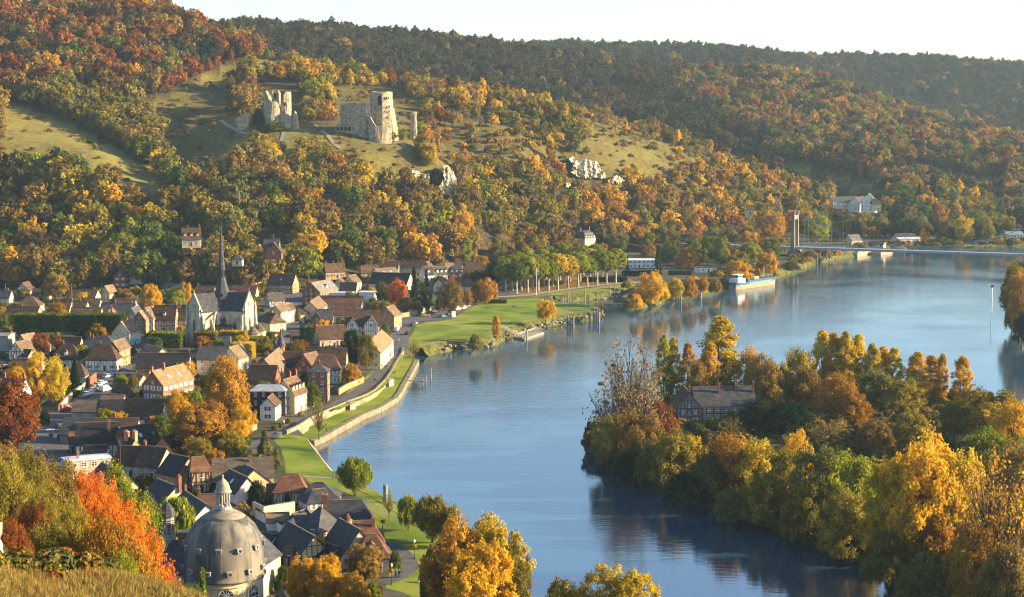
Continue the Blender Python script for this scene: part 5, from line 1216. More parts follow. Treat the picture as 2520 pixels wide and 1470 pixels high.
def opening(parent, p, n, w, h, name='window'):
    """dark round-headed face set on a ruin wall, painted as a shaded opening"""
    q = Vector(n).normalized(); M4 = Matrix.Translation(p) @ Matrix.Rotation(math.atan2(q.y, q.x) + math.pi/2, 4, 'Z')
    pts = [(-w/2, 0), (w/2, 0)] + [(w/2*math.cos(a), h - w/2 + w/2*math.sin(a)) for a in np.linspace(0, math.pi, 8)]
    m = len(pts); b = MB().add([M4 @ Vector((x*1.0, -.15, z)) for x, z in pts] + [M4 @ Vector((x, .5, z)) for x, z in pts], [tuple(range(m))] + [(i, m+i, m+(i+1) % m, (i+1) % m) for i in range(m)])
    b.build(name, mat('opening_shade', (.012, .010, .008), 1, 1), parent)  # near-black colour stands in for the shade inside the opening
def castle():
    Y = 1188.0
    def q(x, y, dy=0): return D(*c(7, x, y), Y + dy)
    # keep: prow towards the right, five storeys of pale stone
    o = q(1600, 500); base = Vector((o.x, o.y, q(1600, 640).z - 8)); k = empty('castle_keep', base); tag(k, 'tall pale ruined keep with broken top and arched openings', 'castle keep')
    def lx(x): return q(x, 400).x - base.x
    def lz(y): return q(1600, y).z - base.z
    b = MB(); rows = [(640, 1470, 1756), (480, 1468, 1742), (300, 1468, 1712), (292, 1470, 1702), (140, 1472, 1694)]
    vs = []; n = 7
    for (y, x0, x1) in rows:
        a, e = lx(x0), lx(x1); m = lx(1605); z = lz(y); d = (e - a)
        ring = [(a, 1.5), (a + .8, -4.0), (m, -9.0), (e - 2.5, -6.5), (e, -1.0), (e - 2.0, 7.5), (a + 2, 8.0)]
        vs += [(p, yy, z + ((.9 * math.sin(i * 2.3)) if y == 140 else 0)) for i, (p, yy) in enumerate(ring)]
    b.add(vs, [(i*n+j, i*n+(j+1) % n, (i+1)*n+(j+1) % n, (i+1)*n+j) for i in range(len(rows)-1) for j in range(n)] + [tuple((len(rows)-1)*n + j for j in range(n))])
    rough(b.build('keep_tower', RUIN, k), 6, .22)
    mid = Vector((lx(1605), -9.0, 0))
    nl = Vector((-.57, -.82, 0)); nr = Vector((.42, -.9, 0))
    opening(k, Vector((lx(1575), -8.0, lz(268))), nl, 2.6, 6.6, 'breach')
    for (x, y, w, h) in ((1648, 210, .5, 1.9), (1664, 210, .5, 1.9), (1672, 292, 1.0, 1.6), (1630, 335, .4, .8), (1675, 335, .4, .8), (1658, 395, .5, 1.0), (1665, 505, 1.5, 2.2)):
        t = (lx(x) - lx(1605)) / max(.1, lx(1725) - lx(1605)); opening(k, Vector((lx(x), -9.0 + 2.5 * t - .1, lz(y))), nr, w, h)
    # lower front block and outer walls
    f = MB(); r = random.Random(3)
    pts = [(1462, 372, 520), (1490, 380, 600), (1520, 440, 640), (1545, 470, 650), (1600, 465, 650), (1650, 470, 640), (1690, 500, 620)]
    vs = [];
    for i, (x, y0, y1) in enumerate(pts):
        dep = -11 - 4 * math.sin(math.pi * i / 6)
        vs += [(lx(x), dep, lz(y1) - 6), (lx(x), dep, lz(y0)), (lx(x) + .3, dep + 6, lz(y0) - .3), (lx(x) + .3, dep + 6, lz(y1) - 6)]
    f.add(vs, [(i*4+j, i*4+4+j, i*4+4+(j+1) % 4, i*4+(j+1) % 4) for i in range(len(pts)-1) for j in range(4)] + [(0,1,2,3), (24,27,26,25)])
    rough(f.build('fore_wall', RUIN, k), 4, .45)
    g = MB(); pts = [(1690, 610, 710), (1730, 612, 730), (1775, 630, 745), (1812, 650, 750)]; vs = []
    for i, (x, y0, y1) in enumerate(pts): vs += [(lx(x), -10 + i, lz(y1) - 5), (lx(x), -10 + i, lz(y0)), (lx(x), -7 + i, lz(y0)), (lx(x), -7 + i, lz(y1) - 5)]
    g.add(vs, [(i*4+j, i*4+4+j, i*4+4+(j+1) % 4, i*4+(j+1) % 4) for i in range(3) for j in range(4)] + [(0,1,2,3), (12,15,14,13)]); rough(g.build('lower_wall', RUIN, k), 3, .7)
    # ribbed curtain wall: bulging bays side by side
    w0 = q(1200, 445); cw = empty('curtain_wall', (w0.x, w0.y, w0.z - 4)); tag(cw, 'ribbed ruined curtain wall left of the keep', 'castle wall')
    n = 11
    for i in range(n):
        t = i / (n - 1); x = 1215 + 300 * t; ytop = 250 + 10 * math.sin(i * 1.7) + (50 * max(0, t - .72) / .28); p = q(x, 430, 2.0 - 9 * math.sin(math.pi * t * .8))
        bb = MB(); zz = q(x, ytop).z - (w0.z - 4); bb.lathe([(2.5, -6), (2.45, 3), (2.35, zz - .6 + .4 * math.sin(i * 3)), (1.9, zz)], 9, p.x - w0.x, p.y - w0.y); rough(bb.build('wall_bay', RUIN, cw), 2, .35)
    bb = MB(); bb.bar(Vector((q(1215, 430, 2.5).x - w0.x, 3.0, 4.5)), Vector((q(1520, 430).x - w0.x, -3, 4.5)), 2.0, 17); bb.build('wall_core', RUIN, cw)
    # low gallery of rubble arches under the curtain wall
    l0 = q(1270, 520, -6); lo = MB(); rr = random.Random(8); n = 26; vs = []
    for i in range(n):
        x = q(1140 + 250 * i / (n - 1), 520).x - l0.x; h = 5.0 + rr.uniform(-1.6, .8); vs += [(x, 0, -5), (x, rr.uniform(-.4, .4), h), (x, 3, h), (x, 3, -5)]
    lo.add(vs, [(i*4+j, i*4+4+j, i*4+4+(j+1) % 4, i*4+(j+1) % 4) for i in range(n-1) for j in range(4)] + [(0,1,2,3), (n*4-4, n*4-1, n*4-2, n*4-3)])
    gl = lo.build('rubble_gallery', RUIN, loc=tuple(l0)); tag(gl, 'low rubble wall with niches under the curtain wall', 'ruined wall')
    for i in range(6): opening(gl, Vector((q(1165 + i * 38, 520).x - l0.x, -.35, .3)), (0, -1, 0), 1.6, 2.6, 'niche')
    # outer tower: two broken halves
    t0 = q(560, 420, -2); tw = empty('ruined_tower', (t0.x, t0.y, t0.z - 4)); tag(tw, 'broken round tower of the castle, two jagged halves standing apart', 'ruined tower')
    def z7(y): return q(560, y).z - (t0.z - 4)
    def x7(x): return q(x, 400).x - t0.x
    b = MB(); tops = [z7(v) for v in (170, 138, 125, 160, 205, 220, 228, 230, 232, 245, 300)]
    arc_wall(b, x7(515), 2, x7(600) - x7(515), 200, 330, -6, tops, 2.2, .5); rough(b.build('tower_shell', RUIN, tw), 4, .6)
    b = MB(); arc_wall(b, x7(530), 6, 6.2, 55, 150, -2, [z7(v) for v in (150, 115, 118, 112, 125, 190, 120)], 2.0); rough(b.build('tower_back', RUIN, tw), 4, .6)
    b = MB(); arc_wall(b, x7(620), 7, x7(690) - x7(620), -130, 60, -2, [z7(v) for v in (300, 230, 160, 130, 140, 132, 150, 200, 300)], 2.0); rough(b.build('tower_half', RUIN, tw), 4, .6)
    opening(tw, Vector((x7(632), 2.4, z7(272))), (-.2, -1, 0), 1.6, 2.8, 'breach'); opening(tw, Vector((x7(545), -.2, z7(195))), (-.3, -1, 0), 1.6, 3.0, 'breach')
    for nm, xs, lab in (('ruin_fragment', [(592, 480, 420), (610, 490, 370), (650, 495, 338), (680, 470, 355), (702, 440, 390)], 'rounded sunlit stump of wall beside the broken tower'),
                        ('ruin_fragment', [(705, 455, 430), (722, 455, 360), (742, 450, 322), (765, 440, 365), (773, 430, 425)], 'pointed fragment of wall on the castle crest'),
                        ('ruin_fragment', [(1858, 520, 470), (1863, 525, 345), (1880, 530, 326), (1905, 525, 330), (1921, 520, 335), (1922, 500, 430)], 'lone slender fragment of wall right of the keep'),
                        ('ruin_fragment', [(165, 470, 395), (200, 490, 372), (245, 480, 352), (290, 400, 335)], 'sunlit bastion wall at the edge of the castle ditch')):
        f0 = q(xs[0][0], xs[0][1], -4 if xs[0][0] < 1000 else 10); b = MB(); vs = []; m = len(xs); dd = 3.2
        for i, (x, y1, y0) in enumerate(xs):
            p1, p0 = q(x, y1), q(x, y0); yo = -1.6 * math.sin(math.pi * i / (m - 1)); vs += [(p1.x - f0.x, yo, p1.z - f0.z - 5), (p0.x - f0.x, yo + .3, p0.z - f0.z), (p0.x - f0.x + .2, yo + dd, p0.z - f0.z - .4), (p1.x - f0.x, yo + dd, p1.z - f0.z - 5)]
        b.add(vs, [(i*4+j, i*4+4+j, i*4+4+(j+1) % 4, i*4+(j+1) % 4) for i in range(m-1) for j in range(4)] + [(0,1,2,3), (m*4-4, m*4-1, m*4-2, m*4-3)])
        tag(rough(b.build(nm, RUIN, loc=tuple(f0)), 3, 1.1), lab, 'ruined wall')
castle()
def cliff(k, poly, label, fwd=3.0, seed=1, nx=26, ny=22):
    """chalk face standing out of the slope"""
    pp = [c(k, *p) for p in poly]; a = np.array(pp); lo, hi = a.min(0), a.max(0)
    gx, gy = np.linspace(lo[0], hi[0], nx), np.linspace(lo[1], hi[1], ny); g = [(x, y) for y in gy for x in gx]
    h = hits(g); top = h.reshape(ny, nx, 3); vs, fs, idx = [], [], {}
    cen = Vector(h[len(h)//2]); r = np.random.default_rng(seed)
    yb = top[ny - 1, :, 1]
    for j in range(ny):
        for i in range(nx):
            x, y = g[j*nx + i]
            if not inpoly(x, y, pp): continue
            # near-vertical: pull the whole column towards the foot of the face
            Yv = .35 * top[j, i, 1] + .65 * yb[i] - fwd
            p = D(x, y, Yv); nn = mnoise.noise(Vector((x * .16 + seed, y * .07, 0))) * 3.0 + mnoise.noise(Vector((x * .4, y * .16 + seed, 3))) * 1.1
            idx[(i, j)] = len(vs); q = D(x, y, Yv - nn); vs.append((q.x - cen.x, q.y - cen.y, q.z - cen.z))
    n0 = len(vs); vs += [(v[0], v[1] + 14, v[2] - 1.0) for v in vs]
    cells = [(i, j) for j in range(ny-1) for i in range(nx-1) if all(t in idx for t in ((i,j),(i+1,j),(i,j+1),(i+1,j+1)))]
    cs_ = set(cells)
    for (i, j) in cells:
        q = (idx[(i,j)], idx[(i,j+1)], idx[(i+1,j+1)], idx[(i+1,j)]); fs.append(q)
        for (di, dj, e) in ((-1,0,(q[0],q[1])), (1,0,(q[2],q[3])), (0,-1,(q[3],q[0])), (0,1,(q[1],q[2]))):
            if (i+di, j+dj) not in cs_: fs.append((e[1], e[0], e[0]+n0, e[1]+n0))
    b = MB(); b.add(vs, fs); return tag(rough(b.build('chalk_cliff', CHALK, loc=tuple(cen)), 1, 1.3, .35), label, 'cliff')
cliff(7, [(1885,905),(1925,900),(1980,940),(2070,935),(2065,1010),(2010,1040),(1960,1080),(1905,1060)], 'chalk face with pale flat front left of the dark cave', 4, 1)
cliff(7, [(2195,850),(2230,840),(2300,930),(2325,1010),(2325,1220),(2285,1225),(2240,1170),(2130,1130),(2150,1060),(2200,980)], 'white chalk pinnacle at the end of the castle spur', 5, 2)
cliff(8, [(340,170),(380,130),(460,190),(520,165),(640,190),(665,260),(725,310),(715,370),(620,355),(530,365),(440,350),(370,300),(390,220)], 'broad white chalk cliff on the valley slope', 5, 3, 34)
cliff(8, [(330,400),(440,380),(470,460),(460,520),(400,510),(315,435)], 'small chalk outcrop below the broad cliff', 4, 4)
cliff(8, [(735,370),(830,320),(905,380),(880,400),(800,415),(740,395)], 'low chalk ledge right of the broad cliff', 4, 5)
cliff(8, [(1080,330),(1180,370),(1260,400),(1220,450),(1110,390)], 'slanting chalk scar right of the ledge', 4, 6)
cliff(8, [(610,570),(680,550),(760,600),(880,610),(870,670),(780,660),(640,640)], 'grey chalk band above the riverside gardens', 4, 7)

# ------------------------------------------------------------------ suspension bridge
STEEL = mat('bridge_steel', [(.3, (.20, .23, .27)), (.7, (.32, .35, .38))], .6, .5, rnd=.1)
CONC = mat('bridge_concrete', [(.3, (.14, .122, .104)), (.7, (.24, .21, .175))], .3, .9, .04, 3, stretch=(1, 1, .3))
def bridge():
    zd = 10.0; A = P(*c(9, 262, 818), zd); E = P(*c(9, 2520, 888), zd); v = (E - A).normalized(); nrm = Vector((-v.y, v.x, 0))
    mid_s = (P(*c(9, 1480, 852), zd) - A).length; span = 2 * mid_s; s0 = -110.0
    o = empty('suspension_bridge', (A.x, A.y, 0), math.atan2(v.y, v.x)); tag(o, 'grey suspension bridge with slim concrete pylon crossing the river', 'bridge')
    hw = 4.2
    MB().box(s0, span + 60, -hw, hw, zd - .5, zd).build('deck', STEEL, o)
    for s in (-1, 1):
        b = MB().box(s0, span + 60, s*hw - .15, s*hw + .15, zd - 1.5, zd - .5); b.build('girder', STEEL, o)
        b = MB(); b.box(s0, span + 60, s*hw - .06, s*hw + .06, zd + 1.15, zd + 1.28); b.box(s0, span + 60, s*hw - .05, s*hw + .05, zd + .55, zd + .62)
        x = s0
        while x < span + 60: b.box(x - .07, x + .07, s*hw - .07, s*hw + .07, zd - .1, zd + 1.2); x += 4
        b.build('railing', STEEL, o)
    b = MB(); x = s0
    while x < span + 60: b.box(x - .15, x + .15, -hw + .1, hw - .1, zd - 1.3, zd - .5); x += 8
    b.build('cross_beams', STEEL, o)
    for px_, vis in ((0, 1), (span, 0)):
        for s in (-1, 1):
            b = MB(); y = s * (hw + .9)
            b.add([(px_ + dx*w, y + dy*w2, z) for z, w, w2 in ((7.5, 1.5, 1.0), (33.2, .95, .75)) for dx, dy in ((-1,-1),(1,-1),(1,1),(-1,1))], [(0,1,5,4),(1,2,6,5),(2,3,7,6),(3,0,4,7),(4,5,6,7)])
            b.box(px_ - 1.5, px_ + 1.5, y - 1.15, y + 1.15, 33.2, 34.0); b.build('pylon', CONC, o)
        MB().box(px_ - 1.0, px_ + 1.0, -hw, hw, 28.5, 31.5).build('portal_beam', CONC, o)
        MB().box(px_ - 3.2, px_ + 3.2, -hw - 2.6, hw + 2.6, -3, 7.6).build('pier', CONC, o)
    for s in (-1, 1):
        y = s * (hw + .9); top, low = 33.6, 12.2; pts = []
        for i in range(41):
            t = i / 40; pts.append((t * span, y, low + (top - low) * (2*t - 1)**2))
        MB().tube(pts, .16, 5).build('main_cable', STEEL, o); MB().tube([(0, y, top), (-95, y, 8.5)], .16, 5).build('back_stay', STEEL, o)
        MB().tube([(span, y, top), (span + 95, y, 8.5)], .16, 5).build('back_stay', STEEL, o)
        x = 8.0
        while x < span - 4:
            t = x / span; z = low + (top - low) * (2*t - 1)**2; MB().box(x - .05, x + .05, y - .05, y + .05, zd - .3, z).build('hanger', STEEL, o); x += 8
    for x in (-30, -60, -90): MB().box(x - .8, x + .8, -hw, hw, 2, zd - 1.3).build('approach_pier', CONC, o)
bridge()

# ------------------------------------------------------------------ boats, jetties, mooring posts
BLUE = mat('hull_blue', (.03, .11, .20), 2, .5, rnd=.1); BEIGE = mat('hull_beige', [(.3, (.20, .15, .10)), (.7, (.36, .29, .20))], .6, .6); DARKH = mat('hold_dark', (.05, .04, .045), 2, .8)
def barge():
    a, b_ = P(*c(8, 1958, 1452), 0), P(*c(8, 2366, 1392), 0); v = b_ - a; L = v.length; W = L * .075
    o = empty('cargo_barge', tuple((a + b_) / 2), math.atan2(v.y, v.x)); tag(o, 'long river cargo barge with blue band and white wheelhouse', 'barge')
    secs = [(-.5, .75), (-.46, .95), (-.3, 1), (.36, 1), (.45, .7), (.5, .12)]
    def hull(z0, z1, s0, s1, m, nm, top=False):
        q = MB(); vs = []
        for t, w in secs:
            sh = .9 * max(0, (t - .3) / .2) ** 2 + .3 * max(0, (-.35 - t) / .15)
            for s, z, k in ((-1, z0, s0), (-1, z1 + sh, s1), (1, z1 + sh, s1), (1, z0, s0)): vs.append((t * L, s * W * w * k / 1, z))
        n = len(secs); q.add(vs, [(i*4+j, i*4+4+j, i*4+4+(j+1) % 4, i*4+(j+1) % 4) for i in range(n-1) for j in (0, 1, 2)] + [(0,1,2,3), (n*4-4, n*4-1, n*4-2, n*4-3)]); q.build(nm, m, o)
    hull(-.6, 2.4, .88, 1.0, BEIGE, 'hull'); hull(2.4, 3.7, 1.0, 1.02, BLUE, 'sheer_band')
    MB().box(-.22*L, .38*L, -W*.78, W*.78, 3.7, 4.5).build('hold_coaming', BLUE, o); MB().box(-.215*L, .375*L, -W*.7, W*.7, 4.5, 4.6).build('cargo_hold', DARKH, o)
    MB().box(-.05*L, .06*L, -W*.6, W*.6, 4.6, 6.0).build('cargo', mat('cargo_pale', (.35, .28, .2), 2, .9), o)
    w = MB().box(-.47*L, -.30*L, -W*.85, W*.85, 3.7, 6.0).box(-.44*L, -.34*L, -W*.6, W*.6, 6.0, 8.2).build('wheelhouse', WHITE, o)
    MB().box(-.445*L, -.335*L, -W*.615, W*.615, 6.7, 7.7).build('wheelhouse_glazing', GLASS, w); MB().box(-.455*L, -.325*L, -W*.7, W*.7, 8.2, 8.4).build('wheelhouse_roof', WHITE, w)
    for i in range(14): x = (-.2 + .04 * i) * L; MB().box(x - .25, x + .25, -W*1.035, -W*1.0, 2.7, 3.3).build('scupper', WHITE, o)
    MB().lathe([(.14, 3.7), (.1, 11)], 6, .25*L, 0).build('mast', WHITE, o); q = MB(); q.bar((-.3*L, W*.5, 6), (-.18*L, W*.5, 8.5), .5, .5); q.build('crane', WHITE, o)
barge()
PILE = mat('mooring_steel', [(.3, (.13, .125, .12)), (.7, (.27, .26, .25))], .6, .6, rnd=.2, stretch=(1, 1, .3))
WOODP = mat('grey_timber', [(.3, (.16, .13, .10)), (.7, (.34, .28, .21))], 1.5, .9)
def pile(k, x, y0, y1, r, label, group=None, n=1, gap=1.0):
    p = P(*c(k, x, y1), 0); s = FPX / (p.y * CT + CAMZ * ST); h = (y1 - y0) / 4 / s
    if n == 1: o = MB().lathe([(r, -3), (r, h), (r * .8, h + .25)], 10).build('mooring_post', PILE, loc=tuple(p)); return tag(o, label, 'mooring post', group)
    o = empty('mooring_dolphin', tuple(p)); tag(o, label, 'mooring post', group)
    for i in range(n): MB().lathe([(r, -3), (r, h - .4 * i), (r * .8, h + .2 - .4 * i)], 10, (i - (n-1)/2) * gap, .4 * (i % 2)).build('pile', PILE, o)
    b = MB().box(-gap * n / 2 - .3, gap * n / 2 + .3, -.35, .35, h * .55, h * .55 + .3); b.build('pile_brace', STEEL, o)
    return o
pile(10, 995, 870, 985, .5, 'thick grey mooring dolphin off the lawn bank', n=3, gap=1.3)
pile(10, 1252, 820, 932, .48, 'grey mooring dolphin at the end of the gangway', n=3, gap=1.2)
pile(10, 1185, 840, 930, .5, 'single grey post beside the gangway end')
pile(10, 1030, 842, 905, .45, 'short grey post under the gangway by the lawn tip')
pile(10, 2060, 645, 742, .48, 'grey mooring dolphin before the golden bank shrubs', n=3, gap=1.2)
pile(10, 2256, 600, 696, .48, 'grey mooring dolphin near the moored barge', n=3, gap=1.2)
pile(6, 1835, 365, 690, .55, 'tall rusty mooring post beside the slim riverside tree')
for i, (x, y0, y1) in enumerate([(895,700,812),(920,680,812),(945,650,808),(970,640,800),(1018,625,805),(1140,608,790),(1258,595,785),(1385,580,700),(1430,570,690),(1555,555,650)]):
    pile(10, x, y0, y1, .22, 'thin mooring pole standing in the small boat basin', 'thin poles in the boat basin')
def deckbox(b, pts, z0, z1): b.prism([(p.x, p.y) for p in pts], z0, z1)
def pontoon():
    pts = [C(10, *q, 0) for q in [(440,1098),(545,1108),(735,1048),(650,1028)]]; o = empty('floating_pontoon', tuple(pts[0])); tag(o, 'wooden floating pontoon with railings below the lawn', 'pontoon'); p0 = pts[0]
    q = [p - p0 for p in pts]; MB().prism([(p.x, p.y) for p in q], -.4, .7).build('float', WOODP, o); MB().prism([(p.x*.99+.1, p.y*.99+.1) for p in q], .703, .85).build('deck', PATHM, o)
    for (i, j) in ((0, 3), (3, 2), (0, 1)):
        b = MB(); n = 8; a, e = q[i], q[j]
        for t in range(n + 1): p = a.lerp(e, t / n); b.box(p.x-.06, p.x+.06, p.y-.06, p.y+.06, .85, 1.95)
        b.bar(a + Vector((0,0,1.95)), e + Vector((0,0,1.95)), .1); b.bar(a + Vector((0,0,1.4)), e + Vector((0,0,1.4)), .07); b.build('railing', WHITE, o)
    g = [C(10, *t, 4) for t in [(310,985),(540,1025)]]; b = MB(); b.bar(g[0] - p0 + Vector((0,0,.1)), Vector(((g[1]-p0).x, (g[1]-p0).y, 1.0)), 1.8, .2); b.build('gangway', WOODP, o)
    b = MB(); 
    for s in (-1, 1):
        a, e = g[0] - p0 + Vector((0, s*.9, 1.2)), Vector(((g[1]-p0).x, (g[1]-p0).y + s*.9, 2.0)); b.bar(a, e, .1)
        for t in range(12): p = a.lerp(e, t/11); b.bar(p, p - Vector((0,0,1.1)), .08)
    b.build('gangway_rail', WHITE, o)
    w = C(10, 565, 1110, 0) - p0; MB().lathe([(.4, -3), (.4, 4.6)], 8, w.x, w.y).build('guide_pile', PILE, o)
pontoon()
b = MB(); a, e = C(10, 925, 822, 3.6), C(10, 1245, 850, 3.2); p0 = a.copy(); o = empty('gangway', tuple(p0)); tag(o, 'grey steel gangway from the lawn tip to the mooring dolphin', 'gangway')
MB().bar((0,0,0), e - p0, 1.8, .25).build('deck', STEEL, o)
for s in (-1, 1):
    b = MB(); b.bar((0, s*.9, 1.1), (e - p0) + Vector((0, s*.9, 1.1)), .09); b.bar((0, s*.9, .6), (e - p0) + Vector((0, s*.9, .6)), .06)
    for t in range(17): q = Vector((0, s*.9, 0)).lerp((e - p0) + Vector((0, s*.9, 0)), t/16); b.bar(q, q + Vector((0,0,1.1)), .08)
    b.build('handrail', STEEL, o)
p = C(10, 1472, 800, 0); o = empty('steel_lighter', tuple(p), .12); tag(o, 'rectangular tan steel lighter moored in the basin mouth', 'lighter')
MB().box(-7, 7, -2.2, 2.2, -.5, 2.6).build('hull', BEIGE, o); MB().box(-7.1, 7.1, -2.3, 2.3, 2.6, 2.8).build('gunwale', PILE, o); MB().box(-.1, .1, -2.26, -2.2, 0, 2.6).build('joint', DARKH, o); MB().box(5.4, 6.8, -1.2, 1.2, 2.8, 4.0).build('locker', WHITE, o)
a, e = C(10, 1310, 705, 0), C(10, 1640, 645, 0); o = empty('floating_dock', tuple(a)); tag(o, 'long low floating dock along the basin bank', 'dock')
MB().bar((0,0,.35), e - a + Vector((0,0,.35)), 2.2, .5).build('deck', WOODP, o)
for t in range(9): q = (e - a) * (t / 8.0); MB().box(q.x-1, q.x+1, q.y-1.6, q.y-1.0, -.2, .5).build('float', WHITE, o)
a, e = C(5, 2030, 597, 1.6), C(5, 2232, 600, 1.6); o = empty('jetty', tuple(a)); tag(o, 'small timber jetty reaching out from the stone quay', 'jetty')
MB().bar((0,0,0), e - a, 1.6, .2).build('deck', WOODP, o); MB().lathe([(.2,-4),(.2,2.2)], 7, (e-a).x, (e-a).y).build('post', WOODP, o); MB().lathe([(.2,-4),(.2,.6)], 7, (e-a).x*.85, (e-a).y-.4).build('post', WOODP, o); MB().lathe([(.2,-4),(.2,3.6)], 7, (e-a).x + 1.5, (e-a).y + 9).build('post', WOODP, o)
MB().bar((0,.8,1.0), e - a + Vector((0,.8,1.0)), .08).build('handrail', STEEL, o)
p = P(2440, 768, 0); o = empty('channel_marker', tuple(p)); tag(o, 'slim white channel marker pole standing in the river', 'marker'); MB().lathe([(.3,-2),(.25,12.5)], 8).build('pole', WHITE, o); MB().box(-.7,.7,-.2,.2,12.5,13.6).build('topmark', DARKH, o)
# wharf and moored barges under the bridge
for i in range(9):
    x = 480 + i * 32; p = P(*c(9, x, 995 - i * 9), 0); o = MB().lathe([(.5,-3),(.5, 6 + (i % 3))], 8).box(-.4,.4,-.2,4,4.6,5.1).build('wharf_pile', PILE, loc=tuple(p)); tag(o, 'weathered wharf pile on the bank under the bridge', 'pile', 'wharf piles under the bridge')
for (xa, ya, xb, yb, w, h, lab) in ((820,918,1050,868,9,2.6,'pale steel barge moored under the bridge'), (1060,900,1200,880,8,1.8,'second pale barge moored beyond the bridge'), (752,915,818,912,7,3.5,'short dark workboat moored at the wharf')):
    a, e = P(*c(9, xa, ya), 0), P(*c(9, xb, yb), 0); v = e - a; o = empty('moored_barge', tuple((a + e) / 2), math.atan2(v.y, v.x)); tag(o, lab, 'barge'); L = v.length
    MB().add([(-L/2, -w/2, -.5), (L/2 - 3, -w/2, -.5), (L/2, 0, -.5), (L/2 - 3, w/2, -.5), (-L/2, w/2, -.5), (-L/2, -w/2, h), (L/2 - 3, -w/2, h), (L/2, 0, h + .6), (L/2 - 3, w/2, h), (-L/2, w/2, h)], [(5,6,7,8,9),(0,1,6,5),(1,2,7,6),(2,3,8,7),(3,4,9,8),(4,0,5,9)]).build('hull', DARKH if 'dark' in lab else BEIGE, o)
    MB().box(-L*.4, L*.25, -w*.35, w*.35, h + .003, h + .8).build('hatch', PILE, o)
for i in range(14):
    p = P(*c(9, 1210 + i * 10, 880), 0); tag(MB().lathe([(.35,-2),(.35,4)], 7).build('bank_stake', WOODP, loc=tuple(p)), 'brown stake in the row beyond the moored barges', 'stake', 'row of stakes beyond the barges')
# river rail and small platform on the south bank
a = [C(6, x, y, 4.1) for x, y in [(1560,470),(1640,530),(1720,585),(1800,640),(1900,700),(2020,765)]]; p0 = a[0]; o = empty('river_railing', tuple(p0)); tag(o, 'blue-grey metal railing along the river edge of the south lawn', 'railing')
b = MB()
for u, w in zip(a, a[1:]):
    b.bar(u - p0 + Vector((0,0,1.0)), w - p0 + Vector((0,0,1.0)), .07); b.bar(u - p0 + Vector((0,0,.5)), w - p0 + Vector((0,0,.5)), .05)
    for t in range(8): q = (u - p0).lerp(w - p0, t/8); b.bar(q, q + Vector((0,0,1.0)), .06)
b.build('bars', STEEL, o)
p = C(6, 1370, 290, 4); o = empty('river_platform', tuple(p), .2); tag(o, 'small concrete river platform with blue rails by the willow', 'platform'); MB().box(-1.5, 4, -1, 1.4, -.3, .1).build('slab', QUAY, o); MB().box(2.8, 4, -.8, 1.2, -5, -.3).build('pier', QUAY, o)
b = MB()
for y in (-.95, 1.35):
    b.bar((-1.5,y,1.1),(4,y,1.1),.08)
    for t in range(6): b.bar((-1.5+1.1*t,y,.1),(-1.5+1.1*t,y,1.1),.07)
b.build('rails', BLUE, o)

# ------------------------------------------------------------------ island
ISL = [P(x, y, 0) for x, y in [(1462,1085),(1468,1120),(1520,1160),(1600,1200),(1700,1235),(1800,1268),(1900,1305),(2000,1340),(2120,1385),(2250,1432),(2400,1490),(2700,1600),(3000,1500),(2900,1150),(2700,1060),(2520,1012),(2420,985),(2300,980),(2150,972),(2000,975),(1850,985),(1720,990),(1640,1000),(1560,1030)]]
sheet('island', [(p.x, p.y) for p in ISL], 1.5, GRASS2, thick=3)
ISL2 = [P(x, y, 0) for x, y in [(2478,655),(2472,700),(2470,740),(2485,780),(2520,815),(2700,900),(3000,900),(3000,650),(2600,640)]]
sheet('far_island', [(p.x, p.y) for p in ISL2], 1.5, GRASS2, thick=3)
def island_house():
    h = house('dark half-timbered island house with long tiled roof and brick chimneys', 11, 1150,800, 1740,790, 10.5, 9.5, 48, 'grey', 'slate', g=1.5, timber=True, chim=[(.42,-1.5,.9),(.72,-.5,1.0,1.2,.8),(.99,-1.5,1.4)], name='island_house')
    h2 = house('steep front gable wing of the island house with pale verge boards', 11, 1120,850, 1060,790, 10.5, 8.2, 52, 'grey', 'tile_dark', g=1.5, timber=True, chim=[(.9,0,1.5,1.2,.8)], name='gable_wing')
    return h
island_house()

CLEAR = MEADOW + [  # outlines kept free of tall trees: castle, cliffs, paths, houses on the slope
 [(630,205),(735,205),(760,330),(700,345),(620,330)], [(820,215),(990,215),(1040,270),(1040,330),(1000,395),(940,370),(820,330)],
 [(1005,400),(1120,395),(1130,500),(1080,500),(1005,465)], [(1375,385),(1530,385),(1540,470),(1380,470)],
 [(425,562),(500,562),(500,612),(425,612)], [(640,590),(715,590),(730,640),(700,665),(620,660),(600,640)], [(1385,575),(1460,575),(1460,605),(1385,605)], [(2045,475),(2175,475),(2175,520),(2045,520)], [(770,300),(880,330),(880,390),(830,380)]]
GUARD = CLEAR[len(MEADOW):] + [MEADOW[q] for q in (0, 2, 3, 4, 6)]
def zone(px, py, y, z):
    """palette weights by part of the landscape, shade of the far ridges included"""
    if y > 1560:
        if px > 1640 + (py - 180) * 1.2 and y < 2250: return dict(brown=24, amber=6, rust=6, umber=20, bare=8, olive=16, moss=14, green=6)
        return dict(umber=48, brown=4, moss=46, dark=2)  # ridge faces lying in shade: their darkness is put into the leaf colours
    if px < 640 and py < 250: return dict(rust=42, amber=6, brown=20, umber=12, olive=10, moss=8, green=4)
    if px < 470 and py > 400: return dict(brown=20, amber=8, gold=6, yellow=6, olive=22, lime=10, green=18, dark=4, umber=6)
    if px < 640: return dict(olive=40, brown=40, sage=20)
    if px > 2000 and py > 440: return dict(green=24, olive=24, sage=14, amber=12, gold=8, dark=12, brown=8)
    if px > 950: return dict(brown=26, amber=12, gold=8, rust=3, bare=12, olive=24, yellow=6, lime=4, green=3, umber=2)
    return dict(brown=26, amber=9, gold=6, bare=9, olive=24, yellow=7, lime=7, green=8, umber=4)
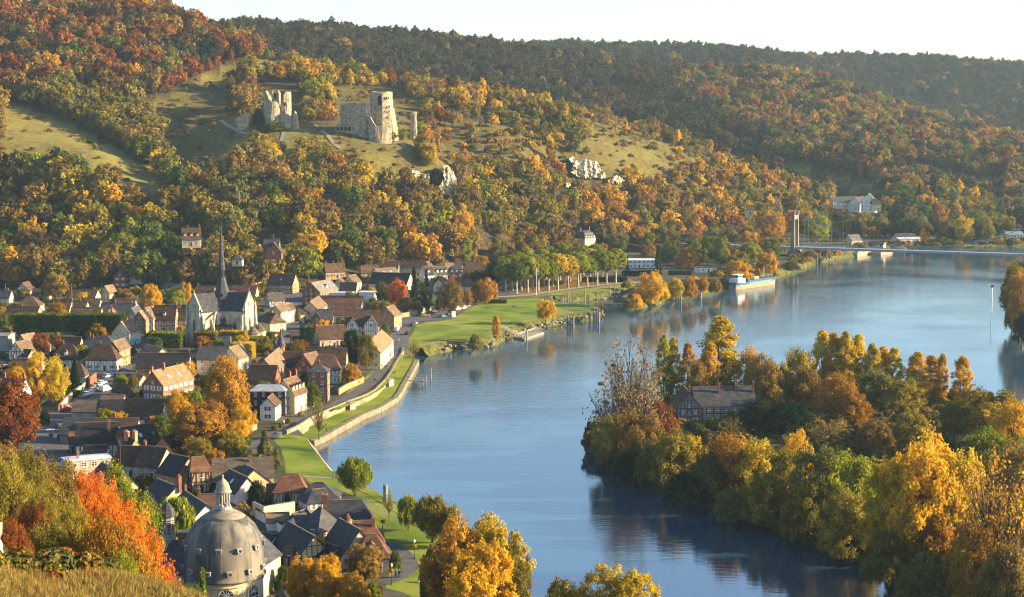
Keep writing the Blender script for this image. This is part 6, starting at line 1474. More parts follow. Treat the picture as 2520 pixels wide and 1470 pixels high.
def plant_woods():
    r = np.random.default_rng(3); cand = []
    for (y0, y1, sp) in ((930, 1560, 7.6), (1560, 2300, 9.0), (2300, 3350, 11.0)):
        yy = y0
        while yy < y1:
            x0, x1 = (-160 - 1260) / FPX * yy, (2680 - 1260) / FPX * yy
            n = int((x1 - x0) / sp)
            for i in range(n): cand.append((x0 + (i + r.random()) * sp, yy + r.random() * sp))
            yy += sp
    cand = np.array(cand); Z = heights(cand)
    keep = Z > 4.6; cand, Z = cand[keep], Z[keep]
    free = np.ones(len(cand), bool)
    for (_, hx, hy, a_, b_, rz_) in HOUSES:
        d_ = cand - np.array([hx, hy]); u_ = d_[:, 0]*math.cos(rz_) + d_[:, 1]*math.sin(rz_); v_ = -d_[:, 0]*math.sin(rz_) + d_[:, 1]*math.cos(rz_)
        free &= ~((np.abs(u_) < a_ + 3.5) & (np.abs(v_) < b_ + 3.5))
    cand, Z = cand[free], Z[free]
    out = []; 
    for (x, y), z in zip(cand, Z):
        px, py = proj(x, y, z)
        clear = y < 1720 and any(inpoly(px, py, q) for q in CLEAR)
        if not clear and y < 1720:
            tx, ty = proj(x, y, z + 10)
            if any(inpoly(px, (py + 3 * ty) / 4, q) for q in GUARD): clear = True
        u = r.random(); sc_ = .72 + .95 * r.random() ** 1.5
        w = zone(px, py, y, z); ks = list(w); pn = .5 + .95 * mnoise.noise(Vector((x * .017, y * .013, 4))) + .5 * mnoise.noise(Vector((x * .05, y * .04, 9))) + r.normal() * .13; pn = r.random() if r.random() < .3 else pn % 1.0; pal = ks[min(len(ks) - 1, int(np.searchsorted(np.cumsum(list(w.values())) / sum(w.values()), pn)))]
        if clear:
            if u < (.34 if 380 < px < 645 and 190 < py < 480 else .45 if px > 860 and y < 1560 else .12): out.append((x, y, z - .2, .35 + .5 * r.random(), r.random() * 6.28, VIDX[('shrub%d' % r.integers(2), str(r.choice(['olive', 'brown', 'sage', 'amber'])))], px, py, 0))  # valley shrubs thickened to darken the ground shaded by the castle spur
            continue
        # scrubby parts of the slope
        scrub = (px > 1060 and 250 < py < 420 and y < 1560) or (400 < px < 640 and 230 < py < 430) or (740 < px < 1000 and 330 < py < 430)
        patch = math.sin(x * .021 + 2 * math.sin(y * .013)) * math.sin(y * .019 + x * .007)
        if scrub and patch + r.normal() * .35 > -.15:
            if u < .55: out.append((x, y, z - .2, .6 + .9 * r.random(), r.random() * 6.28, VIDX[('shrub%d' % r.integers(2), pal)], px, py, 0))
            elif u < .7: out.append((x, y, z, sc_ * .8, r.random() * 6.28, VIDX[('thin%d' % r.integers(2), 'bare' if r.random() < .4 else pal)], px, py, 0))
            continue
        if pal == 'bare' or (u < .06 and y < 1560): sh = 'thin%d' % r.integers(2); sc_ *= 1.05
        elif pal == 'dark' and u < .6: sh = 'fir_far'
        elif u < .16: sh = 'far5'
        else: sh = 'far%d' % r.integers(5)
        if y > 1560: sc_ *= 1.02
        elif px > 640 and py < 440 + max(0, px - 1000) * .08: sc_ *= .75
        if px < 640 and py < 250: sc_ *= 1.15
        if y < 1560 and u > .93: out.append((x + 2, y - 2, z - .2, .8, r.random() * 6.28, VIDX[('shrub0', pal)], px, py, 0))
        out.append((x, y, z - .3, sc_, r.random() * 6.28, VIDX[(sh, pal)], px, py, 1))
    return out
WOOD = plant_woods()
INV = {v: k for k, v in VIDX.items()}
KINDNAME = {'rust': 'rust-red', 'brown': 'brown', 'olive': 'olive green', 'green': 'green', 'yellow': 'yellow', 'gold': 'golden', 'amber': 'amber', 'dark': 'dark green', 'bare': 'nearly bare', 'sage': 'grey-green', 'lime': 'yellow-green', 'umber': 'dull brown', 'moss': 'mossy'}
# the trees of the wood that show largest: each a thing of its own
front = sorted([w for w in WOOD if w[8] and -20 < w[6] < 2540 and w[1] < 1200], key=lambda w: w[1])[:300]
fs = set(id(w) for w in front)
FAR_OBJ = []
def front_trees():
    for w in front:
        sh, pal = INV[int(w[5])]
        o = empty('autumn_tree', (w[0], w[1], w[2]), w[4]); o.scale = (w[3],) * 3
        cm, tm, _, _ = PROTO[sh]
        k = link('crown', cm, o); k.material_slots[0].link = 'OBJECT'; k.material_slots[0].material = leaf(pal); link('trunk', tm, o)
        part = 'above the roofs by the grass slope' if w[6] < 450 else 'between the church spire and the castle' if w[6] < 800 else 'under the castle rock' if w[6] < 1120 else 'behind the row of plane trees'
        tag(o, f'{KINDNAME[pal]} {"slender " if sh == "far5" else ""}tree at the hill foot {part}', 'tree', f'{KINDNAME[pal]} {"slender " if sh == "far5" else ""}wood trees {part}')
front_trees()
rest = [w[:6] for w in WOOD if id(w) not in fs]
woods('hill_woods', [w for w in rest if w[1] < 1560], 'autumn woods and scrub covering the castle hill and valley slope')
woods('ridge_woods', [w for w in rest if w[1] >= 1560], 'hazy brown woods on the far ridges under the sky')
print('woods', len(WOOD))

# ------------------------------------------------------------------ individual trees (placed by foot, top and width)
def T(k, x, yt, yb, w, shape, pal, label, name='tree', g=4.0, group=None, cat='tree', Y=None):
    if k == 0: px, pt_, pb, pw = x, yt, yb, w
    else: (px, pb), pt_, pw = c(k, x, yb), c(k, x, yt)[1], w / 4
    if Y: p = D(px, pb, Y); p.z = max(4.0, gh(p.x, p.y))
    elif g == 'hill':
        h_ = hits([(px, pb)], 930)[0]; p = Vector(h_)
    else: p = P(px, pb, g)
    dep = p.y * CT - (p.z - CAMZ) * ST; s = FPX / dep
    h = (D(px, pt_, Y).z - p.z if Y else (pb - pt_) / s * 1.02); cm, tm, ph, rx = PROTO[shape]
    wide = max(.35 if not Y else .5, min(2.6, (pw / s / 2) / (rx * 1.12 * h / ph)))
    return tree(name, shape, pal, tuple(p), h, label, cat, group, wide)
def many(rows, **kw):
    for r in rows: T(*r, **kw)
# -- western town
T(1, 560, 585, 860, 240, 'near1', 'brown', 'russet-brown rounded tree in front of the long red-brown roof')
T(1, 1485, 690, 930, 270, 'near_wide', 'gold', 'brilliant orange dome-shaped tree left of the church')
T(1, 1735, 728, 910, 220, 'near_wide', 'lime', 'round green tree just right of the orange dome-shaped tree')
T(1, 1832, 680, 890, 125, 'near0', 'gold', 'narrow orange tree behind the round green tree by the church')
T(1, 1215, 735, 885, 250, 'near_wide', 'brown', 'low russet tree below the white wing')
T(1, 820, 775, 910, 160, 'near2', 'yellow', 'small yellow-green tree behind the clipped lime row')
T(1, 430, 740, 915, 110, 'fir', 'dark', 'dark pointed fir beside the brown hipped roof', 'fir_tree')
T(1, 560, 872, 1020, 230, 'near_wide', 'amber', 'orange-topped dome behind the clipped lime row')
T(1, 900, 920, 1010, 80, 'near0', 'amber', 'small amber tree between dark roofs behind the limes')
T(1, 960, 850, 920, 60, 'near3', 'gold', 'tiny golden tree beside the pale-roofed gable')
T(1, 405, 1180, 1410, 190, 'near0', 'rust', 'copper-coloured tree before the pink gable wall')
T(1, 565, 1195, 1340, 95, 'near3', 'rust', 'slim copper tree right of the pink gable wall')
T(1, 800, 1290, 1500, 195, 'plane0', 'lime', 'clipped columnar green-gold tree between the timbered houses')
T(1, 370, 1360, 1480, 150, 'near2', 'yellow', 'pale yellow treetop below the copper-coloured tree')
T(1, 40, 970, 1180, 110, 'near1', 'green', 'green tree at the left edge beside the lime row')
T(1, 20, 915, 1000, 90, 'near2', 'amber', 'orange treetop at the left edge above the lime row')
many([(1, 1230, 195, 570, 290, 'near0', 'lime', 'large bright yellow-green tree above the white wing'), (1, 1085, 370, 595, 200, 'near2', 'lime', 'rounded lime-green tree behind the brick gable'),
      (1, 745, 120, 430, 150, 'poplar0', 'green', 'tall narrow green tree above the long red-brown roof'), (1, 1360, 95, 310, 190, 'near3', 'amber', 'orange-brown tree right of the large yellow-green tree'),
      (1, 985, -10, 170, 200, 'near1', 'gold', 'bright orange tree high in the wood above the green trees'), (1, 1510, 430, 650, 250, 'near_wide', 'sage', 'broad grey-green tree below the cream villa'),
      (1, 1690, 600, 700, 90, 'near2', 'yellow', 'small bright yellow tree in the hillside garden'), (1, 1830, 430, 570, 80, 'near0', 'yellow', 'yellow garden tree below the cream villa'),
      (1, 1740, 200, 350, 200, 'near_wide', 'sage', 'blue-grey cedar left of the cream villa'), (1, 1690, 370, 530, 160, 'sparse0', 'brown', 'thin brown tree in the hillside garden'),
      (1, 2380, 190, 330, 150, 'near3', 'amber', 'orange-topped tree right of the spire'), (1, 2180, 90, 330, 200, 'near1', 'lime', 'yellow-green tree behind the spire tip'), (1, 2110, 470, 560, 100, 'near0', 'yellow', 'little yellow tree left of the spire shaft'),
      (1, 120, 400, 640, 240, 'near0', 'yellow', 'broad yellow tree at the left edge of the wood'), (1, 330, 120, 480, 300, 'near1', 'brown', 'big brown tree above the left roofs'), (1, 1000, 120, 400, 260, 'near3', 'green', 'dense green tree beside the bright orange tree'),
      (4, 540, 0, 340, 270, 'near2', 'yellow', 'tall bright yellow tree right of the brick hillside villa'), (4, 2110, -20, 350, 210, 'near0', 'gold', 'tall flaming golden tree above the cream hillside house'),
      (4, 2440, 250, 480, 140, 'poplar1', 'lime', 'tall yellow-green tree behind the dark slate barn'), (4, 1340, 200, 470, 170, 'near3', 'lime', 'yellow-green tree above the dark terrace'), (4, 960, 180, 430, 170, 'near1', 'brown', 'rounded brown tree left of the dark terrace woods'),
      (4, 470, 370, 500, 105, 'near_wide', 'red', 'deep red shrubby tree beside the brick hillside villa'), (4, 640, 440, 500, 55, 'near_wide', 'red', 'small red bush near the terrace wall'),
      (7, 470, 610, 860, 340, 'near_wide', 'yellow', 'great golden-yellow tree on the slope below the broken tower'), (7, 600, 830, 1090, 140, 'sparse0', 'bare', 'bare grey tree below the golden-yellow tree'), (7, 820, 860, 1080, 110, 'sparse1', 'bare', 'bare slender tree left of the grassy ramp'),
      (7, 370, 1010, 1180, 240, 'near_wide', 'yellow', 'yellow rounded tree on the lower castle slope'), (7, 950, 1110, 1240, 130, 'near0', 'gold', 'golden tree in the wood below the castle rock'), (7, 1985, 1150, 1330, 200, 'near3', 'lime', 'vivid green-yellow tree below the chalk face'),
      (7, 2400, 1230, 1480, 200, 'near1', 'gold', 'bright orange-yellow tree below the chalk pinnacle'), (7, 1250, 1100, 1250, 120, 'near2', 'yellow', 'yellow tree in the middle of the lower wood'), (7, 1360, 800, 900, 70, 'near0', 'gold', 'small golden tree on the castle spur'), (7, 1000, 895, 1000, 80, 'sparse0', 'flame', 'small orange tree on the path terrace'),
      (7, 1960, 430, 620, 170, 'near2', 'lime', 'yellow-green tree below the lone wall fragment'), (7, 2050, 640, 900, 200, 'near0', 'yellow', 'yellow tree on the rim above the chalk faces'), (7, 1990, 560, 760, 170, 'near3', 'olive', 'olive tree hugging the rim right of the keep'), (7, 1800, 490, 620, 90, 'near1', 'lime', 'green tree at the foot of the keep'), (7, 1700, 530, 620, 100, 'near2', 'olive', 'small tree before the keep wall'),
      (7, 520, 430, 520, 250, 'near_wide', 'green', 'dark green bush mass under the broken tower'), (7, 380, 310, 480, 160, 'near_wide', 'dark', 'shadowed dark shrub left of the broken tower'), (7, 90, 240, 330, 90, 'near0', 'amber', 'small amber tree left of the castle ditch'),
      (7, 2130, 880, 1110, 190, 'near_wide', 'dark', 'dark ivy-covered shrub in the hollow between the chalk faces')], g='hill')
# -- south-west town
T(2, 360, 0, 500, 260, 'near2', 'gold', 'yellow-green larch left part of the pair by the street wall')
T(2, 540, 20, 490, 280, 'near0', 'yellow', 'tall golden-yellow tree by the street wall')
T(2, 740, 55, 350, 190, 'fir', 'dark', 'broad dark yew beside the slim cream house', 'yew_tree')
T(2, 110, 215, 960, 620, 'fine0', 'rust', 'huge red-orange tree at the left edge below the white gable house')
T(2, 440, 530, 690, 130, 'near_wide', 'dark', 'dark clipped evergreen beside the street gate', 'yew_tree')
T(2, 1190, 180, 320, 190, 'near_wide', 'lime', 'small round yellow-green tree beside the brick house')
T(2, 1310, 180, 330, 120, 'near_wide', 'olive', 'olive shrub tree at the corner of the brick house')
T(2, 2235, -10, 660, 540, 'near_wide', 'amber', 'giant rounded russet-orange tree behind the slate-hung townhouse')
T(2, 1770, 350, 700, 300, 'near0', 'gold', 'orange and green tree left of the giant russet tree')
T(2, 1990, 470, 980, 640, 'fine1', 'amber', 'wide pinkish-amber tree beside the brick gable house')
T(2, 2250, 740, 1000, 420, 'fine_spread', 'olive', 'olive-brown tree at the edge of the lower gardens')
T(2, 1930, 700, 1000, 300, 'near_wide', 'green', 'dark green shrub mass under the pinkish-amber tree')
T(2, 2300, 935, 1030, 170, 'near_wide', 'yellow', 'bright yellow bush behind the long hall')
T(5, 400, 880, 1060, 260, 'near_wide', 'green', 'green bushes in front of the giant russet tree')
T(5, 650, 1105, 1380, 270, 'fir', 'sage', 'grey-green cedar beside the south lawn', 'cedar_tree')
T(5, 760, 1270, 1460, 160, 'fir', 'sage', 'smaller grey-green conifer behind the long hall', 'cedar_tree')
T(5, 1115, 610, 870, 210, 'near_wide', 'green', 'rounded green tree between cream house and tower house')
T(5, 1040, 500, 700, 120, 'near1', 'dark', 'dark green tree squeezed behind the cream riverside house')
T(5, 1180, 830, 1165, 180, 'sparse0', 'lime', 'slender young yellow-green tree on the lower lawn')
T(5, 2115, 160, 385, 160, 'sparse1', 'lime', 'slender yellow-green tree at the river end of the lawn')
T(5, 1500, 420, 630, 230, 'near_wide', 'amber', 'orange garden tree beside the promenade', )
T(5, 1500, 80, 480, 230, 'near3', 'dark', 'tall dark green tree left of the yellow riverside house')
T(5, 1650, 110, 490, 190, 'near1', 'olive', 'olive-green half of the tree pair beside the yellow riverside house')
T(5, 1060, 70, 270, 170, 'near0', 'dark', 'dark green tree left of the long pale house')
T(5, 975, 188, 310, 270, 'near_wide', 'rust', 'low copper dome-shaped tree behind the slate turret')
for (x, y, w) in ((745, 1090, 80), (815, 1060, 70), (880, 1020, 80), (1000, 950, 75)): T(5, x, y - 55, y, w, 'bush0', 'olive', 'clipped rounded shrub along the front of the riverside houses', 'shrub', group='clipped shrubs along the promenade houses', cat='shrub')
T(4, 890, 825, 895, 130, 'near_wide', 'lime', 'small yellow-green treetop among the red roofs')
T(4, 900, 1010, 1100, 100, 'near_wide', 'brown', 'small brown tree before the timbered mansion')
T(4, 1465, 655, 930, 210, 'near0', 'flame', 'fiery orange-red round tree before the great slate hall')
T(4, 1300, 660, 890, 130, 'near2', 'green', 'loose green tree left of the fiery round tree')
T(4, 1630, 550, 940, 140, 'fir', 'dark', 'tall dark fir right of the fiery round tree', 'fir_tree')
T(4, 1745, 560, 720, 80, 'fir', 'dark', 'slim dark fir before the white dormer house', 'fir_tree')
T(4, 1700, 670, 760, 90, 'near2', 'lime', 'yellow-green tree behind the dark rounded evergreen')
T(4, 1745, 740, 970, 140, 'near1', 'dark', 'dark rounded evergreen at the road corner')
T(4, 1540, 820, 990, 170, 'near3', 'brown', 'brown tree under the tall dark fir')
T(4, 1660, 860, 990, 120, 'near_wide', 'brown', 'dull brown bush beside the parking road wall')
T(4, 1345, 860, 950, 120, 'near_wide', 'lime', 'yellow-green bushes under the loose green tree')
T(4, 1990, 660, 1000, 270, 'near0', 'brown', 'large brown-leaved tree beside the parked cars')
T(4, 2150, 740, 940, 110, 'near2', 'amber', 'small amber tree among the parked cars')
T(4, 2240, 690, 900, 150, 'near3', 'brown', 'brownish tree in the riverside car row')
T(4, 2330, 630, 900, 180, 'near1', 'amber', 'orange tree at the end of the parked cars')
T(4, 2400, 660, 870, 120, 'near2', 'amber', 'last orange tree of the parked car row')
T(4, 1890, 800, 970, 130, 'near_wide', 'olive', 'olive tree behind the parked cars')
T(4, 620, 480, 700, 200, 'near1', 'dark', 'dark green tree left of the peach house')
T(4, 440, 540, 700, 170, 'near_wide', 'dark', 'dark bush below the terrace wall')
T(4, 200, 405, 500, 110, 'near_wide', 'lime', 'light green shrub beside the brick villa', g='hill')
T(4, 300, 420, 490, 130, 'near_wide', 'green', 'clipped green hedge bush under the brick villa', g='hill')
T(4, 1120, 762, 850, 140, 'near_wide', 'red', 'deep red bush beside the flat white roofs')
T(4, 1440, 1020, 1090, 70, 'bush1', 'green', 'green bush at the road corner wall', 'shrub', cat='shrub')
T(4, 1345, 1080, 1180, 90, 'near_wide', 'green', 'green tree beside the timbered mansion')
T(4, 60, 700, 800, 130, 'near_wide', 'olive', 'olive tree behind the white bistro')
T(4, 20, 690, 770, 60, 'near_wide', 'red', 'red climbing bush by the lane house')
T(4, 2250, 570, 700, 150, 'near1', 'dark', 'dark green tree in the shade near the mansard house')
T(4, 2400, 480, 740, 220, 'near3', 'dark', 'dark shaded tree at the head of the plane rows')
T(4, 2330, 590, 740, 140, 'near2', 'dark', 'low dark evergreen at the head of the plane rows')
# -- plane avenue
PL = [(360,640),(425,625),(465,652),(545,602),(575,640),(605,585),(680,630),(715,556),(780,622),(830,530),(870,610),(890,518),(970,600),(1070,590),(1160,577),(1187,522),(1257,567),(1310,537),(1350,556),(1440,547),(330,585),(480,560),(560,535),(650,520),(760,500),(900,478),(1010,478),(1120,480),(1240,490),(640,560),(990,530),(1090,525)]
ORD = 'first second third fourth fifth sixth seventh eighth ninth tenth eleventh twelfth thirteenth fourteenth fifteenth sixteenth seventeenth eighteenth nineteenth twentieth'.split()
PL += [(420,600),(510,620),(625,610),(735,590),(820,575),(930,560)]
frow = sorted(q for q in PL if q[1] > .12 * (1500 - q[0]) + 520); brow = sorted(q for q in PL if q not in frow)
for i, (x, y) in enumerate(PL):
    p = C(10, x, y, 4); h = 19.0 + 1.6 * math.sin(i * 2.1); row, nm = (frow, 'front') if (x, y) in frow else (brow, 'rear')
    pal = 'lime' if i in (13, 14, 19, 11) else 'yellow' if i in (10, 12, 15) else 'green' if i % 7 == 2 else 'lime'
    tree('plane_tree', f'plane{i % 3}', pal, (p.x, p.y, 4.0), h, f'{KINDNAME[pal]} clipped plane tree, {ORD[min(19, row.index((x, y)))]} in the {nm} rows counted from the car park', 'tree', 'plane trees of the avenue', 1.25)
# -- riverside north
T(10, 750, 710, 945, 200, 'willow0', 'gold', 'golden willow leaning over the rocky lawn bank')
T(10, 265, 868, 1108, 92, 'poplar0', 'gold', 'slim golden poplar at the edge of the lawn')
T(10, 60, 1040, 1215, 150, 'near_wide', 'sage', 'rounded grey-green bush on the lawn bank')
many([(10, 1790, 440, 765, 300, 'near0', 'gold', 'large golden tree at the basin mouth'), (10, 1900, 560, 750, 170, 'near2', 'yellow', 'golden-green tree right of the large golden tree'), (10, 1640, 650, 800, 160, 'near_wide', 'gold', 'low golden bush at the tip of the bank'),
      (10, 2030, 490, 725, 170, 'near1', 'yellow', 'yellow bank tree behind the first dolphin'), (10, 2170, 490, 700, 180, 'near_wide', 'amber', 'amber bank tree behind the second dolphin'), (10, 2300, 480, 660, 110, 'near3', 'amber', 'slim amber tree on the bank before the barge'),
      (10, 2420, 500, 650, 160, 'near_wide', 'brown', 'brown thicket on the bank beside the barge'), (10, 1545, 520, 600, 120, 'near_wide', 'olive', 'olive shrub at the end of the avenue')])
many([(8, 1225, 1030, 1320, 120, 'fir', 'dark', 'dark conifer in front of the pool gable house'), (8, 925, 1130, 1315, 70, 'fir', 'dark', 'small dark fir before the white pool building')], name='fir_tree')
many([(8, 1600, 960, 1215, 130, 'near2', 'lime', 'yellow-green tree beside the boathouse'), (8, 1720, 915, 1210, 170, 'near0', 'green', 'tall green tree behind the boathouse'), (8, 1840, 920, 1245, 160, 'near3', 'green', 'tall green tree right of the boathouse'),
      (8, 2010, 1150, 1360, 300, 'near_wide', 'gold', 'wide golden bush behind the barge'), (8, 2140, 1010, 1240, 150, 'near1', 'lime', 'yellow-green tree by the white cottage'), (8, 2330, 1080, 1310, 190, 'near_wide', 'gold', 'golden-green bush near the bridge pier'),
      (8, 2260, 1080, 1290, 130, 'near2', 'amber', 'amber shrub tree left of the bridge pier'), (8, 2330, 675, 1020, 320, 'near0', 'amber', 'huge russet-amber tree left of the bridge pylon'), (8, 1290, 800, 1070, 420, 'near_wide', 'olive', 'huge olive tree above the pool gable house'),
      (8, 840, 900, 1090, 210, 'near1', 'green', 'dark green tree above the pool building'), (8, 1140, 880, 1080, 170, 'near3', 'lime', 'gold-flecked tree beside the huge olive tree'), (8, 1700, 700, 930, 180, 'sparse0', 'bare', 'bare pale tree between the orange poplars'), (8, 1950, 850, 1030, 180, 'near_wide', 'brown', 'brown tree behind the white cottage'),
      (8, 2150, 930, 1040, 160, 'near_wide', 'olive', 'olive tree at the bridge approach'), (8, 680, 985, 1060, 80, 'near0', 'flame', 'bright orange tree peeping over the plane crowns'), (8, 905, 765, 870, 90, 'near1', 'gold', 'orange tree in the wood above the pool'), (8, 620, 830, 920, 90, 'near2', 'amber', 'orange tree right of the pink mansion'),
      (8, 260, 850, 1010, 170, 'near3', 'brown', 'brown tree left of the pink mansion'), (8, 520, 990, 1080, 180, 'near_wide', 'lime', 'green tree in front of the pink mansion'), (8, 1480, 1080, 1180, 200, 'near_wide', 'green', 'green hedge trees in the pool gardens'), (8, 2370, 500, 640, 170, 'near0', 'gold', 'golden tree on the slope left of the pylon top')])
for i, (x, yt, yb) in enumerate([(1140,700,800),(1230,715,800),(1300,710,805),(1350,700,825),(1440,668,800),(1500,655,800),(1545,675,800),(1780,690,850),(1840,730,880),(1910,740,900)]):
    T(8, x, yt, yb + 60, 75, f'poplar{i % 3}', 'flame', 'bright orange poplar in the row above the riverside gardens', 'poplar', group='orange poplars above the riverside gardens')
many([(9, 480, 510, 800, 260, 'near0', 'lime', 'large yellow-green tree right of the bridge pylon'), (9, 630, 400, 620, 240, 'near1', 'sage', 'grey-green tree below the grand white house'), (9, 810, 375, 520, 60, 'poplar0', 'gold', 'orange poplar before the grand white house'), (9, 865, 430, 530, 60, 'near2', 'gold', 'small orange tree before the grand white house'),
      (9, 930, 480, 720, 200, 'near2', 'olive', 'olive tree behind the yellow house'), (9, 1100, 470, 700, 170, 'near3', 'olive', 'yellow-tipped tree behind the riverside shed'), (9, 1310, 280, 560, 250, 'near0', 'dark', 'dark green tree right of the grand white house'), (9, 1560, 235, 580, 240, 'near3', 'dark', 'darkest tall tree on the far bank'), (9, 1780, 250, 540, 240, 'near1', 'dark', 'dark green tree behind the amber far-bank tree'),
      (9, 1390, 440, 720, 170, 'sparse1', 'bare', 'pale bare birch behind the boat shed'), (9, 1690, 400, 660, 170, 'near2', 'amber', 'amber tree on the far bank'), (9, 1720, 580, 750, 100, 'near0', 'flame', 'small orange tree in the riverside cemetery'), (9, 1925, 510, 790, 190, 'near1', 'yellow', 'yellow-topped tree at the far water edge'),
      (9, 1900, 390, 570, 190, 'near_wide', 'sage', 'pale grey-green tree on the far bank'), (9, 1500, 510, 740, 170, 'near3', 'sage', 'sage willow right of the pale birch'), (9, 1530, 650, 830, 110, 'sparse0', 'amber', 'thin amber tree before the white canopy'), (9, 2060, 240, 520, 270, 'near0', 'sage', 'large misty grey-green tree on the far bank'), (9, 2390, 200, 520, 240, 'near2', 'green', 'tall green tree at the far right bank'),
      (9, 2160, 560, 790, 130, 'near1', 'olive', 'olive tree leaning over the far water'), (9, 2100, 470, 660, 150, 'near3', 'amber', 'ochre tree behind the far water edge'), (9, 2290, 730, 810, 90, 'near_wide', 'gold', 'small golden bush at the far water edge'), (9, 2400, 730, 810, 130, 'near_wide', 'green', 'green bush under the blue-roofed pavilion'), (9, 1730, 715, 790, 80, 'near_wide', 'gold', 'golden shrub by the cemetery edge'), (9, 1640, 770, 830, 160, 'near_wide', 'olive', 'olive thicket at the far water edge'),
      (9, 1850, 765, 830, 200, 'near_wide', 'olive', 'brownish reeds and shrubs at the far water edge'), (9, 240, 960, 1060, 180, 'near_wide', 'sage', 'dark shrub on the bank before the bridge pier'), (9, 420, 850, 940, 170, 'near_wide', 'olive', 'shrubs on the wharf bank under the bridge'), (9, 60, 800, 940, 130, 'near_wide', 'green', 'green shrub left of the bridge pier'), (9, 2480, 330, 600, 160, 'near2', 'sage', 'grey-green tree at the right edge of the far bank'), (9, 2280, 500, 680, 140, 'near1', 'olive', 'olive tree left of the white far-bank cottage'),
      (9, 120, 200, 420, 200, 'near3', 'sage', 'grey-green willow above the russet tree'), (9, 200, 30, 240, 200, 'near0', 'olive', 'tall olive tree at the meadow foot'), (9, 570, 150, 300, 150, 'near1', 'brown', 'brown tree behind the white wing'), (9, 330, 440, 520, 50, 'near2', 'flame', 'tiny orange tree left of the grey-green tree')])
for i, x in enumerate((645, 675, 705, 735, 768, 800, 1195, 1295)): T(9, x, 570 + 8 * (i % 3), 770 - (40 if i > 5 else 0), 34, 'poplar%d' % (i % 3), 'olive', 'slim columnar poplar in the row behind the bridge deck', 'poplar', group='columnar poplars behind the bridge')
# -- south bank and foreground
T(6, 1540, 75, 470, 370, 'willow1', 'lime', 'big round willow on the south bank with water behind', 'willow_tree')
T(6, 1870, 405, 700, 140, 'sparse0', 'lime', 'slim loose yellow-green tree on the south bank')
T(6, 2060, 455, 810, 240, 'willow0', 'lime', 'ivy-trunked tree leaning over the south bank')
T(6, 2300, 450, 930, 400, 'willow1', 'olive', 'broad silver-green willow over the river')
T(6, 2480, 560, 980, 240, 'willow0', 'olive', 'yellow-green willow right of the silver-green willow')
T(0, 1130, 1278, 1540, 170, 'fine0', 'amber', 'tall orange tree at the bottom beside the weeping willow')
T(0, 1215, 1275, 1530, 170, 'fine2', 'yellow', 'golden-olive tree at the bottom over the river')
T(0, 1180, 1340, 1600, 190, 'fine1', 'gold', 'nearest orange tree at the bottom centre')
T(0, 1255, 1330, 1580, 120, 'fine0', 'olive', 'olive tree at the bottom river edge')
T(0, 1075, 1335, 1480, 90, 'weeping', 'olive', 'weeping willow beside the garden path', 'willow_tree')
T(0, 1395, 1428, 1640, 130, 'fine1', 'yellow', 'yellow treetop rising from the bottom edge, left of the pair')
T(0, 1530, 1395, 1640, 200, 'fine2', 'yellow', 'yellow-green treetop rising from the bottom edge, right of the pair')
T(6, 575, 310, 565, 230, 'near_wide', 'dark', 'large clipped dark yew dome beside the white gable', 'yew_tree', cat='shrub')
T(6, 868, 420, 555, 115, 'near_wide', 'dark', 'clipped dark yew egg before the half-timbered pavilion', 'yew_tree', cat='shrub')
T(6, 655, 480, 560, 90, 'near_wide', 'dark', 'smallest clipped yew beside the lodge', 'yew_tree', cat='shrub')
T(3, 2100, 330, 440, 100, 'near_wide', 'dark', 'clipped yew left of the dome lantern', 'yew_tree', cat='shrub')
T(6, 1190, 870, 1130, 170, 'fine0', 'gold', 'golden tree right of the dark green tree by the skylight roof')
T(6, 1080, 840, 1090, 140, 'fine1', 'green', 'dark green tree before the skylight roof')
T(6, 1640, 950, 1340, 380, 'fine2', 'brown', 'brown-leaved tree in front of the pale stone house')
T(6, 690, 980, 1360, 150, 'fine0', 'lime', 'yellow-green shrub tree right of the dome')
T(6, 830, 1150, 1420, 200, 'fine_spread', 'green', 'dark green bushes right of the dome drum')
T(6, 430, 560, 700, 200, 'sparse1', 'bare', 'leafless thicket beside the white yard wall')
T(6, 1000, 1080, 1560, 330, 'fine0', 'gold', 'spreading golden-orange tree at the bottom right of the dome')
T(6, 1250, 1060, 1600, 380, 'fine1', 'gold', 'largest golden tree at the bottom centre left')
T(6, 1500, 1220, 1640, 330, 'fine2', 'gold', 'golden tree at the bottom beside the brown-leaved tree')
T(6, 1720, 1300, 1560, 220, 'fine_spread', 'lime', 'yellow-green bush at the bottom by the garden path')
T(6, 1930, 1000, 1200, 150, 'near_wide', 'green', 'leafy bush with red flowers beside the stone house')
T(6, 2200, 1480, 1640, 160, 'fine_spread', 'amber', 'amber bush at the bottom beside the path')
T(3, 1740, 455, 1040, 430, 'weeping', 'lime', 'large yellow weeping willow behind the bell turret', 'willow_tree')
T(3, 1440, 520, 720, 200, 'sparse1', 'bare', 'grey leafless bush left of the weeping willow')
T(3, 1460, 640, 1000, 260, 'fine_spread', 'amber', 'rusty bush between the flaming tree and the willow')
